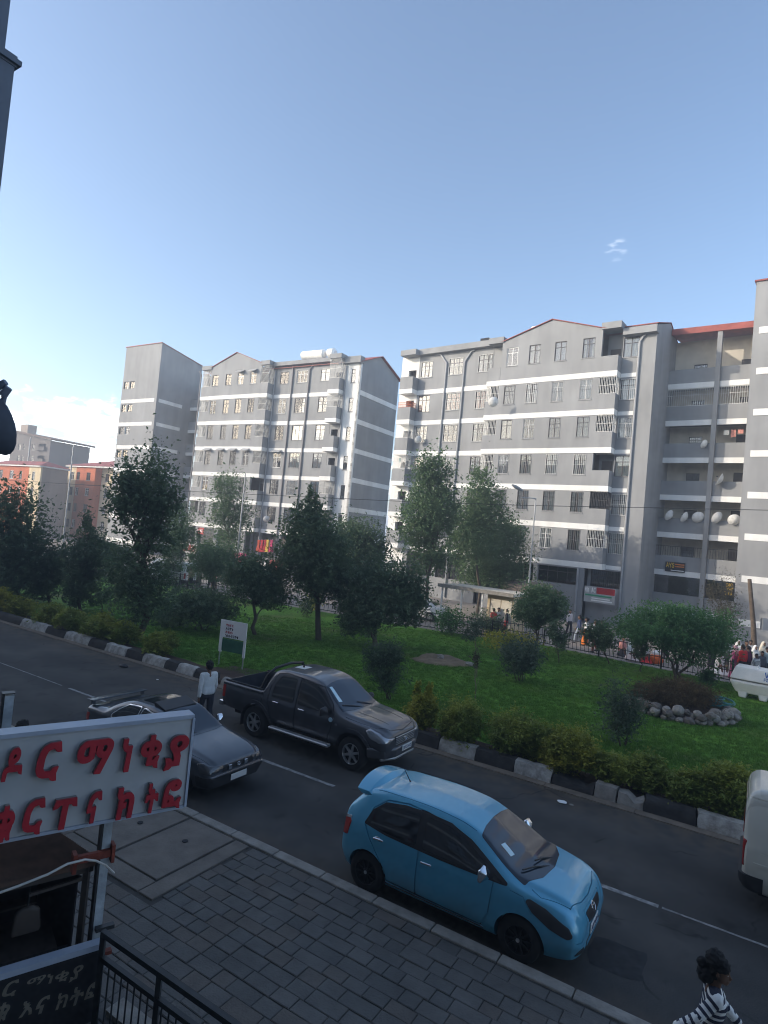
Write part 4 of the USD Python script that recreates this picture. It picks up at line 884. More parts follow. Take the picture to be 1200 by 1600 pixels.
class Car:
    def __init__(self, t, st, paint, nx=90, nr=44):
        self.t, self.paint = t, paint; self.V, self.F = loft(st, nx, nr); self.N = vnorm(self.V, self.F); self.body = man(self.V, self.F); self.full = self.body; self.cache = {}
    def off(self, d):
        if d not in self.cache: self.cache[d] = man(self.V + self.N * d, self.F)
        return self.cache[d]
    def skin(self, name, pr, d, mat, parent=None, depth=.02, smooth=40, label=None):
        """A piece of the skin inside the prism, standing d proud of the body."""
        m = (self.off(d) ^ pr) - self.off(-depth)
        if m.is_empty(): return None
        return obj(name, m, L[mat], parent or self.t, smooth=smooth, label=label)
    def groove(self, pr, d=.012): self.body = self.body - (pr - self.off(-d))
    def cut(self, m): self.body = self.body - m
    def panel_part(self, name, pr, mat=None, gap=.006, depth=.035):
        sh = self.full - self.off(-depth)
        q = (self.body ^ sh) ^ pr
        self.body = self.body - ((self.off(.05) - self.off(-depth)) ^ pr)
        p = obj(name, q, L[mat or self.paint], self.t, smooth=35); return p
    def done(self): return obj('body', self.body, L[self.paint], self.t, smooth=35)
def plate(t, x, z, tilt, w=.44, h=.13, y=0, text=None, ang=0):
    p = obj('number_plate', rbox(x, x + .014, y - w / 2, y + w / 2, z - h / 2, z + h / 2, .006), L['plate'], t)
    if text:
        tm = meshkit.text_mesh(text, h * .55, .004); v = np.asarray(tm.vertices); wd = v[:, 0].max() - v[:, 0].min(); sc = min(1, w * .86 / wd)
        v2 = np.column_stack([x + .0142 + v[:, 2], y + (v[:, 0] - v[:, 0].min() - wd / 2) * sc * 1.0, z - h * .27 + v[:, 1]]); f = np.asarray(tm.faces)
        obj('plate_text', (v2, f), L['plate_ink'], p)
    return p
def mirror_pair(t, x, y, z, mat, cap=None, big=1.0):
    for sd_ in (-1, 1):
        hull = m3.Manifold.batch_hull([m3.Manifold.sphere(.035 * big, 10).translate((x + dx, sd_ * (y + dy), z + dz)) for dx, dy, dz in ((0, .05, -.05), (0, .17 * big, -.045), (0, .06, .07), (0, .16 * big, .06), (.05, .06, -.03), (.05, .13 * big, .03))])
        p = obj('mirror', hull, L[cap or mat], t, smooth=50)
        obj('mirror_stem', MB().bar((x, sd_ * (y - .02), z - .05), (x, sd_ * (y + .08), z - .03), .04), L[mat], p)
        obj('mirror_glass', MB().box(x - .042, x - .036, sd_ * (y + .10) - .06, sd_ * (y + .10) + .06, z - .05, z + .06), L['carglass'], p)
def wiper(t, pts, r=.010):
    obj('wiper', MB().tube(pts, r, 6), L['plastic'], t)
def ellipse_ring(t, x, y, z, a, b, r, mat, name='emblem', lean=0.0):
    th = np.linspace(0, 2 * np.pi, 25); m = MB()
    m.tube(np.column_stack([x - lean * b * np.sin(th), y + a * np.cos(th), z + b * np.sin(th)]), r, 6, cap=False)
    m.tube(np.column_stack([x - lean * b * .3 - lean * b * .55 * np.sin(th), y + a * .42 * np.cos(th), z + b * .12 + b * .72 * np.sin(th)]), r * .8, 6, cap=False)
    m.tube(np.column_stack([x - lean * b * .5 - lean * b * .3 * np.sin(th), y + a * .72 * np.cos(th), z + b * .5 + b * .35 * np.sin(th)]), r * .8, 6, cap=False)
    obj(name, m, L[mat], t, smooth=50)
def place(name, label, s, n, group=None, yaw=0.0, cat='car'): return thing(name, label, cat, road(s, n), ROT_B + yaw, group)

# ---- the blue hatchback parked at the near kerb
def hatchback():
    t = place('parked_car', 'bright blue parked hatchback with roof spoiler and black wheels', 4.91, 9.14)
    st = [(-.57, .40, .50, .52, .62, .72, .62, .84, .54, .87), (-.545, .34, .62, .54, .73, .78, .70, .92, .60, .95), (-.49, .28, .70, .55, .79, .86, .765, 1.12, .67, 1.15), (-.40, .25, .74, .56, .82, .93, .79, 1.23, .63, 1.28), (-.28, .23, .76, .57, .835, .965, .805, 1.345, .59, 1.40), (-.14, .22, .77, .57, .84, .968, .812, 1.42, .578, 1.475),
          (.1, .20, .78, .57, .845, .965, .822, 1.445, .58, 1.515), (.8, .19, .78, .56, .848, .945, .830, 1.455, .59, 1.53), (1.35, .19, .78, .55, .848, .93, .83, 1.42, .585, 1.50), (1.68, .19, .78, .55, .848, .92, .827, 1.335, .59, 1.415), (2.05, .19, .78, .55, .848, .91, .82, 1.15, .66, 1.215),
          (2.38, .19, .78, .55, .847, .905, .81, 1.0, .70, 1.05), (2.56, .19, .77, .54, .845, .90, .80, .965, .69, 1.03), (2.85, .20, .75, .53, .835, .87, .775, .915, .66, .985), (3.03, .22, .72, .52, .825, .815, .745, .855, .62, .925), (3.14, .24, .67, .50, .79, .745, .70, .78, .58, .825), (3.205, .28, .60, .48, .735, .66, .65, .69, .53, .735), (3.245, .33, .52, .46, .655, .58, .58, .60, .46, .645)]
    c = Car(t, st, 'paint_blue', 110, 56)
    wr, ax = .305, 2.46
    for x in (0, ax):
        for sd_ in (-1, 1):
            c.cut(m3.Manifold.cylinder(.6, wr + .04, circular_segments=48).rotate((90, 0, 0)).translate((x, 1.12 if sd_ > 0 else -.52, wr)))
    # doors with real gaps
    rear_door = [(.36, .30), (.86, .28), (.88, 1.0), (.86, 1.43), (.55, 1.445), (.18, 1.40), (-.02, 1.25), (-.10, 1.02), (.02, .84), (.20, .62), (.33, .45)]
    front_door = [(.87, .28), (1.90, .27), (2.02, .50), (2.06, .95), (1.92, 1.10), (1.60, 1.28), (1.30, 1.38), (.87, 1.43), (.89, 1.0)]
    doors = {}
    for pts, nm in ((rear_door, 'rear_door'), (front_door, 'front_door')):
        for y0, y1 in ((-1.2, -.45), (.45, 1.2)):
            c.groove(prism_y(stroke(pts + [pts[0]], .008), y0, y1), .02); doors[nm, y0 < 0] = c.panel_part('door', prism_y(pts, y0, y1))
    # black surround of the side glass, then the panes
    sur = rnd([(-.12, 1.02), (-.02, 1.23), (.16, 1.37), (.50, 1.42), (.90, 1.43), (1.28, 1.40), (1.62, 1.29), (1.95, 1.12), (2.30, .935), (2.16, .925), (1.2, .93), (.3, .965)], .02)
    panes = [rnd([(-.08, 1.055), (.0, 1.21), (.17, 1.325), (.50, 1.375), (.78, 1.385), (.82, .99), (.3, 1.0)], .035), rnd([(.93, .975), (.90, 1.385), (1.26, 1.36), (1.58, 1.26), (1.88, 1.10), (2.0, 1.0), (1.98, .965), (1.4, .965)], .03), rnd([(2.03, .955), (2.03, 1.02), (2.20, .94)], .008)]
    for y0, y1 in ((-1.2, -.4), (.4, 1.2)):
        c.skin('window_surround', prism_y(sur, y0, y1), .0025, 'plastic')
        for i, p in enumerate(panes): c.skin('side_window', prism_y(p, y0, y1), .006, 'carglass')
        c.skin('sill_trim', prism_y([(.32, .255), (1.95, .24), (1.95, .262), (.32, .28)], y0, y1), .008, 'chrome')
        c.skin('tail_lamp', prism_y(rnd([(-.60, .98), (-.40, 1.02), (-.36, .97), (-.40, .76), (-.52, .74)], .02), y0 * 1.0, y1), .006, 'lamp_red')
        c.skin('tail_lamp_trim', prism_y(rnd([(-.60, 1.0), (-.38, 1.045), (-.36, 1.015), (-.60, .96)], .01), y0, y1), .008, 'chrome')
        c.skin('headlight', prism_y(rnd([(2.50, .86), (2.58, .885), (2.80, .835), (3.10, .70), (3.165, .60), (3.10, .565), (2.86, .62), (2.62, .74)], .03), y0 * 1.0, y1), .006, 'lamp_smoke')
        for x, z in ((1.02, .80), (.18, .87)):
            dr = doors['front_door' if x > .5 else 'rear_door', y0 < 0]
            ys = -1 if y0 < 0 else 1
            yy = .852
            h = obj('door_handle', m3.Manifold.batch_hull([m3.Manifold.sphere(.017, 10).translate((x + dx, ys * (yy - .012), z + dz)) for dx, dz in ((-.075, .0), (.075, .006))]) + m3.Manifold.batch_hull([m3.Manifold.sphere(.008, 8).translate((x - .01 + .062 * math.cos(a), ys * (yy - .024), z - .004 + .036 * math.sin(a))) for a in np.linspace(0, 6.28, 12)]), L['chrome'], dr, smooth=50)
    c.skin('windscreen', prism_z(rnd([(1.74, -.565), (2.10, -.655), (2.46, -.71), (2.62, -.40), (2.67, 0), (2.62, .40), (2.46, .71), (2.10, .655), (1.74, .565), (1.70, .3), (1.69, 0), (1.70, -.3)], .03), .93, 1.6), .004, 'windscreen')
    c.groove(prism_z(stroke([(2.56, -.70), (2.70, -.745), (3.06, -.60), (3.13, -.3), (3.15, 0), (3.13, .3), (3.06, .60), (2.70, .745), (2.56, .70)], .005), .55, 1.2), .014)
    c.groove(prism_y(stroke([(2.30, .90), (2.48, .88), (2.62, .70)], .004), -1.2, 1.2), .012)
    c.skin('rear_window', prism_x(rnd([(-.55, 1.06), (.55, 1.06), (.48, 1.33), (-.48, 1.33)], .04), -1, -.2), .005, 'carglass')
    g = rnd([(-.34, .73), (.34, .73), (.27, .60), (.08, .55), (-.08, .55), (-.27, .60)], .02)
    c.groove(prism_x(stroke([(-.74, .52), (-.40, .50), (-.36, .76), (.36, .76), (.40, .50), (.74, .52)], .004), 2.6, 3.5), .012)
    c.skin('grille', prism_x(g, 2.9, 3.5), .006, 'plastic', depth=.03)
    lw = rnd([(-.33, .30), (.33, .30), (.38, .39), (-.38, .39)], .02); c.skin('lower_grille', prism_x(lw, 2.9, 3.5), .004, 'plastic', depth=.03)
    for z in (.325, .36): c.skin('grille_slat', prism_x([(-.34, z - .008), (.34, z - .008), (.34, z + .008), (-.34, z + .008)], 2.9, 3.5), .012, 'paint_blue')
    for y in (-.58, .58):
        c.skin('fog_lamp', prism_x(rnd([(y - .09, .30), (y + .09, .33), (y + .07, .40), (y - .06, .39)], .02), 2.7, 3.4), .005, 'plastic')
    ellipse_ring(t, 3.232, 0, .69, .062, .046, .008, 'chrome', lean=.6)
    plate(t, 3.252, .475, 0, .42, .125, text='A27483')
    # spoiler
    prof = []
    sp = m3.Manifold()
    for i in range(8):
        y0, y1 = -.60 + 1.2 * i / 8, -.60 + 1.2 * (i + 1) / 8
        zf = lambda y: 1.50 - .11 * (abs(y) / .6) ** 2.2
        sp = sp + m3.Manifold.batch_hull([m3.Manifold.sphere(.012 if dx else .016, 8).translate((dx, y, zf(y) + dz)) for y in (y0, y1) for dx, dz in ((-.47 + .06 * (abs(y) / .6) ** 2, .03), (-.20, .03), (-.10, -.02), (-.34, -.015))])
    obj('spoiler', sp, L['paint_blue'], t, smooth=40)
    obj('antenna', MB().tube([(.22, 0, 1.515), (.20, 0, 1.54), (.08, 0, 1.70)], [.018, .008, .004], 8), L['plastic'], t)
    mirror_pair(t, 1.93, .84, 1.03, 'plastic', 'chrome', 1.05)
    wiper(t, [(2.60, -.05, 1.02), (2.46, -.28, 1.055), (2.36, -.52, 1.075)], .011); wiper(t, [(2.62, .32, 1.0), (2.48, .05, 1.055), (2.42, -.16, 1.08)], .011)
    c.skin('sticker', prism_z([(1.98, -.40), (2.15, -.44), (2.17, -.33), (2.0, -.29)], .93, 1.6), .0065, 'sticker')
    for y in (-.54, .54): c.groove(prism_z(stroke([(-.05, y), (1.66, y * 1.02)], .005), 1.38, 1.6), .008)
    c.skin('door_trim', prism_y([(.36, .31), (.90, .29), (1.95, .28), (1.95, .285), (.36, .315)], -1.2, -.4), .004, 'plastic')
    for x, y, sd_ in ((0, -.74, -1), (ax, -.74, -1), (0, .74, 1), (ax, .74, 1)): wheel(t, x, y, wr, .19, 'rim_dark', 10, sd_, 'metal', True)
    obj('underbody', MB().box(-.3, 2.95, -.60, .60, .17, .30), L['dark'], t)
    c.done(); return t
HB = hatchback()

# ---- the dark pickup
def pickup():
    t = place('pickup_truck', 'dark grey double cab pickup in the far lane beside the park kerb', 10.90, 12.98, cat='pickup truck')
    st = [(-1.27, .64, .78, .80, .84, 1.08, .83, 1.16, .81, 1.18), (-1.22, .56, .83, .80, .89, 1.12, .88, 1.21, .86, 1.22), (-.9, .52, .84, .80, .91, 1.13, .895, 1.215, .87, 1.225), (.12, .50, .84, .80, .915, 1.13, .895, 1.215, .87, 1.225), (.20, .50, .84, .80, .915, 1.13, .895, 1.24, .85, 1.27),
          (.27, .48, .84, .80, .915, 1.13, .89, 1.45, .76, 1.56), (.40, .46, .84, .80, .915, 1.125, .888, 1.68, .665, 1.77), (.7, .44, .84, .79, .915, 1.12, .886, 1.75, .65, 1.835), (1.25, .44, .84, .78, .915, 1.11, .886, 1.76, .65, 1.845), (1.7, .44, .84, .78, .915, 1.10, .884, 1.72, .65, 1.805), (1.98, .44, .84, .78, .914, 1.10, .88, 1.63, .66, 1.71),
          (2.35, .44, .84, .78, .913, 1.09, .875, 1.385, .72, 1.45), (2.62, .44, .84, .78, .912, 1.09, .87, 1.215, .76, 1.27), (2.80, .44, .84, .78, .912, 1.085, .865, 1.16, .755, 1.215), (3.2, .45, .84, .78, .912, 1.06, .86, 1.115, .74, 1.175), (3.6, .46, .82, .78, .90, 1.02, .83, 1.065, .70, 1.12), (3.82, .46, .78, .77, .86, .96, .77, 1.0, .64, 1.055), (3.93, .47, .70, .74, .78, .88, .68, .91, .55, .955), (3.985, .52, .55, .70, .64, .80, .55, .82, .45, .86)]
    c = Car(t, st, 'paint_dark', 110, 52); wr, ax = .385, 3.085
    for x in (0, ax):
        for sd_ in (-1, 1): c.cut(m3.Manifold.cylinder(.42, wr + .075, circular_segments=48).rotate((90, 0, 0)).translate((x, 1.0 if sd_ > 0 else -.55, wr + .02)))
    c.cut(rbox(-1.19, .17, -.76, .76, .72, 1.6, .04))
    for y0, y1 in ((-1.3, -.4), (.4, 1.3)):
        dr_ = []
        for pts in ([(.52, .50), (1.28, .50), (1.30, 1.1), (1.26, 1.74), (.75, 1.76), (.50, 1.70), (.40, 1.40), (.38, 1.02), (.46, .85)], [(1.29, .50), (2.32, .50), (2.44, .80), (2.48, 1.12), (2.34, 1.36), (1.98, 1.66), (1.28, 1.74), (1.31, 1.1)]):
            c.groove(prism_y(stroke(pts + [pts[0]], .009), y0, y1), .022); dr_.append(c.panel_part('door', prism_y(pts, y0, y1)))
        c.groove(prism_y(stroke([(.19, .55), (.19, 1.3)], .006), y0, y1), .02)
        for p in (rnd([(.50, 1.16), (.52, 1.44), (.64, 1.66), (1.14, 1.695), (1.20, 1.15)], .05), rnd([(1.36, 1.15), (1.30, 1.69), (1.76, 1.665), (2.02, 1.55), (2.40, 1.20), (2.38, 1.145)], .04)):
            c.skin('window_surround', prism_y(list(Polygon(p).buffer(.025).exterior.coords)[:-1], y0, y1), .002, 'plastic'); c.skin('side_window', prism_y(p, y0, y1), .006, 'carglass')
        ys = -1 if y0 < 0 else 1
        for q, x in enumerate((.66, 1.50)): obj('door_handle', rbox(x - .09, x + .09, ys * .91 - .02, ys * .91 + .02, 1.03, 1.062, .014), L['chrome'], dr_[q], smooth=50)
        c.skin('headlight', prism_y(rnd([(3.42, 1.0), (3.50, 1.055), (3.74, .995), (3.98, .86), (3.96, .80), (3.78, .79), (3.55, .86)], .03), y0, y1), .006, 'lamp_glass')
        c.skin('tail_lamp', prism_y(rnd([(-1.3, 1.12), (-1.12, 1.12), (-1.12, .80), (-1.3, .80)], .03), y0, y1), .008, 'lamp_red')
        for x in (0, ax):
            ar = [(x + (wr + .09) * math.cos(a), wr + .02 + (wr + .09) * math.sin(a)) for a in np.linspace(-.25, math.pi + .25, 28)]; ar2 = [(x + (wr + .165) * math.cos(a), wr + .02 + (wr + .165) * math.sin(a)) for a in np.linspace(-.2, math.pi + .2, 28)][::-1]
            fl = c.off(.035) ^ prism_y(ar + ar2, y0, y1); fl = fl - c.off(-.02)
            obj('fender_flare', fl, L['paint_dark'], t, smooth=40)
        obj('side_step', rbox(.62, 2.50, ys * .97 - .10, ys * .97 + .07, .40, .47, .03), L['metal'], t, smooth=50)
        for x in (.8, 1.55, 2.3): obj('step_bracket', MB().bar((x, ys * .70, .46), (x, ys * .90, .43), .05), L['plastic'], t)
        obj('mud_flap', MB().box(-.46, -.44, ys * .80 - .13, ys * .80 + .13, .22, .55), L['plastic'], t)
        obj('indicator', MB().box(2.56, 2.62, ys * .912, ys * .922, .93, .97), L['lamp_glass'], t)
    c.skin('windscreen', prism_z(rnd([(2.0, -.62), (2.36, -.70), (2.66, -.745), (2.74, -.4), (2.76, 0), (2.74, .4), (2.66, .745), (2.36, .70), (2.0, .62), (1.94, .3), (1.93, 0), (1.94, -.3)], .03), 1.15, 1.9), .004, 'windscreen')
    c.skin('rear_window', prism_x(rnd([(-.56, 1.34), (.56, 1.34), (.52, 1.66), (-.52, 1.66)], .05), .1, .6), .005, 'carglass')
    c.groove(prism_z(stroke([(2.78, -.80), (3.2, -.79), (3.62, -.72), (3.86, -.5), (3.92, 0), (3.86, .5), (3.62, .72), (3.2, .79), (2.78, .80)], .006), .8, 1.4), .016)
    # hood scoop ridges, grille, bumper
    for y in (-.38, .38): c.groove(prism_z(stroke([(2.85, y), (3.7, y * .9)], .012), 1.0, 1.4), .006)
    gr = rnd([(-.47, .90), (.47, .90), (.40, .70), (.34, .675), (-.34, .675), (-.40, .70)], .03)
    c.skin('grille', prism_x(gr, 3.5, 4.2), .008, 'plastic', depth=.04)
    for z in (.715, .755, .795, .835, .875): c.skin('grille_slat', prism_x([(-.44 + .1 * (.9 - z), z - .008), (.44 - .1 * (.9 - z), z - .008), (.44 - .1 * (.9 - z), z + .008), (-.44 + .1 * (.9 - z), z + .008)], 3.5, 4.2), .018, 'metal')
    ellipse_ring(t, 3.995, 0, .80, .075, .052, .009, 'chrome', lean=.4)
    obj('bumper', m3.Manifold.batch_hull([m3.Manifold.sphere(.06, 10).translate(p) for p in [(3.55, -.88, .60), (3.55, .88, .60), (3.86, -.74, .60), (3.86, .74, .60), (3.99, -.45, .60), (3.99, .45, .60), (3.55, -.86, .47), (3.55, .86, .47), (3.86, -.70, .47), (3.86, .70, .47), (3.96, -.42, .47), (3.96, .42, .47)]]), L['paint_dark'], t, smooth=50)
    obj('bumper_guard', m3.Manifold.batch_hull([m3.Manifold.sphere(.035, 8).translate(p) for p in [(3.80, -.72, .405), (3.80, .72, .405), (3.98, -.44, .40), (3.98, .44, .40), (3.78, -.70, .37), (3.78, .70, .37)]]), L['metal'], t, smooth=50)
    plate(t, 4.05, .60, 0, .44, .13, text='381042')
    obj('rear_bumper', rbox(-1.40, -1.22, -.84, .84, .52, .66, .03), L['chrome'], t, smooth=50)
    obj('sports_bar', MB().tube([(.02, -.80, 1.18), (.16, -.72, 1.60), (.27, -.56, 1.79), (.29, 0, 1.845), (.27, .56, 1.79), (.16, .72, 1.60), (.02, .80, 1.18)], .036, 10), L['black'], t, smooth=50)
    obj('bed_rail', MB().tube([(-1.2, -.82, 1.24), (.16, -.82, 1.245)], .022, 8), L['plastic'], t); obj('bed_rail', MB().tube([(-1.2, .82, 1.24), (.16, .82, 1.245)], .022, 8), L['plastic'], t)
    c.skin('roof_sticker', prism_z([(.62, -.20), (.95, -.20), (.95, .12), (.62, .12)], 1.7, 2.0), .003, 'plate')
    obj('antenna', MB().tube([(.8, -.05, 1.84), (.8, -.05, 1.93)], [.03, .012], 8), L['plastic'], t)
    mirror_pair(t, 2.28, .91, 1.20, 'plastic', 'black', 1.25)
    wiper(t, [(2.72, -.05, 1.235), (2.60, -.35, 1.295), (2.52, -.60, 1.33)], .011); wiper(t, [(2.74, .40, 1.22), (2.62, .15, 1.29), (2.56, -.02, 1.32)], .011)
    c.skin('sticker', prism_z([(2.05, -.56), (2.42, -.62), (2.44, -.50), (2.06, -.46)], 1.15, 1.9), .0065, 'sticker')
    d = trimesh.creation.cylinder(.055, .008, sections=18); d.apply_transform(trimesh.transformations.rotation_matrix(math.pi / 2, [1, 0, 0])); d.apply_translation([2.42, -.914, 1.02]); obj('door_sticker', d, L['sticker'], t)
    for x, y, sd_ in ((0, -.80, -1), (ax, -.80, -1), (0, .80, 1), (ax, .80, 1)): wheel(t, x, y, wr, .26, 'rim', 6, sd_, 'rim')
    obj('underbody', MB().box(-1.0, 3.6, -.60, .60, .36, .62), L['dark'], t)
    c.done(); return t
pickup()

# ---- the dark sedan, and a plain white one beyond the park
def sedan(name, label, loc, rot, paint, detail=True, cat='car'):
    t = thing(name, label, cat, loc, rot)
    st = [(-.92, .42, .55, .60, .70, .84, .68, .93, .60, .95), (-.86, .33, .68, .58, .79, .90, .76, 1.0, .70, 1.02), (-.60, .27, .74, .56, .82, .92, .80, 1.02, .72, 1.05), (-.28, .22, .76, .55, .83, .915, .81, 1.03, .72, 1.075), (-.05, .20, .76, .55, .83, .91, .81, 1.14, .66, 1.20), (.28, .18, .76, .54, .832, .905, .812, 1.275, .575, 1.335),
          (.55, .18, .76, .54, .832, .90, .812, 1.315, .56, 1.375), (1.0, .18, .76, .53, .832, .89, .812, 1.315, .56, 1.385), (1.35, .18, .76, .53, .832, .88, .81, 1.27, .57, 1.335), (1.75, .18, .76, .52, .832, .87, .805, 1.05, .66, 1.11), (2.02, .18, .76, .52, .832, .86, .80, .915, .70, .965), (2.2, .18, .76, .52, .83, .84, .79, .88, .69, .93),
          (2.7, .19, .74, .52, .82, .78, .77, .815, .66, .86), (3.0, .21, .70, .50, .80, .72, .74, .75, .63, .79), (3.16, .24, .64, .48, .765, .66, .69, .685, .58, .72), (3.22, .29, .55, .46, .68, .58, .62, .60, .52, .63)]
    c = Car(t, st, paint, 90 if detail else 60, 48 if detail else 32); wr, ax = .29, 2.43
    for x in (0, ax):
        for sd_ in (-1, 1): c.cut(m3.Manifold.cylinder(.36, wr + .05, circular_segments=40).rotate((90, 0, 0)).translate((x, .95 if sd_ > 0 else -.52, wr)))
    for y0, y1 in ((-1.2, -.4), (.4, 1.2)):
        for p in (rnd([(.0, .98), (.20, 1.16), (.40, 1.275), (.78, 1.30), (.82, .96)], .03), rnd([(.90, .955), (.88, 1.30), (1.25, 1.255), (1.55, 1.09), (1.80, .945)], .03)):
            if detail: c.skin('window_trim', prism_y(list(Polygon(p).buffer(.02).exterior.coords)[:-1], y0, y1), .003, 'chrome')
            c.skin('side_window', prism_y(p, y0, y1), .006, 'carglass')
        c.skin('headlight', prism_y(rnd([(2.86, .72), (3.0, .735), (3.24, .66), (3.24, .55), (3.02, .56)], .02), y0, y1), .006, 'lamp_smoke' if detail else 'lamp_glass')
        if detail:
            for pts in ([(.26, .28), (.84, .26), (.86, .9), (.82, 1.32), (.4, 1.30), (.05, 1.0), (.2, .7)], [(.85, .26), (1.86, .25), (1.92, .85), (1.85, .95), (1.3, 1.28), (.84, 1.32), (.87, .9)]): c.groove(prism_y(stroke(pts + [pts[0]], .005), y0, y1), .014)
            c.skin('side_moulding', prism_y([(.38, .52), (2.05, .51), (2.05, .55), (.38, .56)], y0, y1), .010, 'plastic')
            c.skin('tail_lamp', prism_y([(-.95, .88), (-.72, .89), (-.72, .72), (-.95, .72)], y0, y1), .006, 'lamp_red')
            c.skin('fog_lamp', prism_x(rnd([(y0 * .5 + .02, .34), (y0 * .5 + .26, .34), (y0 * .5 + .26, .42), (y0 * .5 + .02, .42)] if y0 > 0 else [(y1 * .5 - .26 - .2, .34), (y1 * .5 - .02 - .2, .34), (y1 * .5 - .02 - .2, .42), (y1 * .5 - .26 - .2, .42)], .01), 2.9, 3.4), .006, 'lamp_glass')
    c.skin('windscreen', prism_z(rnd([(1.36, -.55), (1.75, -.64), (2.02, -.69), (2.10, -.4), (2.12, 0), (2.10, .4), (2.02, .69), (1.75, .64), (1.36, .55), (1.32, 0)], .03), .88, 1.5), .004, 'windscreen')
    c.skin('rear_window', prism_z(rnd([(-.24, -.62), (.25, -.52), (.27, 0), (.25, .52), (-.24, .62), (-.27, 0)], .03), 1.0, 1.5), .004, 'carglass')
    c.skin('bumper', prism_y([(2.9, .28), (3.4, .28), (3.4, .50), (2.9, .50)], -1, 1), .025, 'plastic' if detail else paint, depth=.03)
    c.skin('grille', prism_x(rnd([(-.42, .55), (.42, .55), (.42, .66), (-.42, .66)], .02), 2.9, 3.5), .006, 'plastic')
    if detail:
        c.skin('bumper_strip', prism_x([(-.72, .485), (.72, .485), (.72, .505), (-.72, .505)], 2.7, 3.5), .032, 'chrome')
        for y in (-.24, .20): obj('driving_lamp', rbox(3.22, 3.26, y - .045, y + .045, .56, .655, .012), L['lamp_glass'], t, smooth=50)
        ellipse_ring(t, 3.245, 0, .615, .05, .034, .007, 'chrome')
        obj('number_plate', rbox(3.265, 3.278, -.22, .22, .335, .455, .005), L['plate'], t)
        c.groove(prism_z(stroke([(2.12, -.74), (2.7, -.72), (3.08, -.66)], .005), .5, 1.3), .014); c.groove(prism_z(stroke([(2.12, .74), (2.7, .72), (3.08, .66)], .005), .5, 1.3), .014)
        sp = m3.Manifold.batch_hull([m3.Manifold.sphere(.014, 8).translate(p) for p in [(-.96, -.72, 1.125), (-.96, .72, 1.125), (-.74, -.72, 1.14), (-.74, .72, 1.14)]])
        obj('spoiler', sp, L[paint], t, smooth=50)
        for y in (-.66, .66): obj('spoiler_post', MB().bar((-.82, y, 1.03), (-.84, y, 1.13), .09, .03), L[paint], t)
        rk = MB()
        rk.box(.98, 1.36, -.36, .36, 1.37, 1.395)
        so = m3.Manifold.batch_hull([m3.Manifold.sphere(.015, 8).translate(p) for p in [(1.02, -.42, 1.375), (1.02, .42, 1.375), (1.36, -.42, 1.335), (1.36, .42, 1.335), (1.02, -.42, 1.43), (1.02, .42, 1.43)]]); obj('sunroof_deflector', so, L['black'], t, smooth=40)
        c.skin('sunroof', prism_z(rnd([(.52, -.36), (1.02, -.36), (1.02, .36), (.52, .36)], .04), 1.2, 1.6), .004, 'carglass')
        mirror_pair(t, 1.66, .80, .98, 'plastic', 'chrome', .95)
        wiper(t, [(2.06, -.05, .945), (1.95, -.3, 1.005), (1.90, -.5, 1.025)], .010)
    for x, y, sd_ in ((0, -.72, -1), (ax, -.72, -1), (0, .72, 1), (ax, .72, 1)): wheel(t, x, y, wr, .18, 'rim', 8, sd_, 'rim')
    obj('underbody', MB().box(-.5, 2.95, -.58, .58, .16, .28), L['dark'], t)
    c.done(); return t
sedan('moving_car', 'dark navy sedan with rear spoiler and sunroof, driving behind the white signboard', road(12.05, 9.43), ROT_B, 'paint_navy')
sedan('parked_car', 'white sedan parked beyond the park railing by the flat roofed kiosk', road(18.5, 37.3), ROT_B + 188, 'paint_pearl', False)

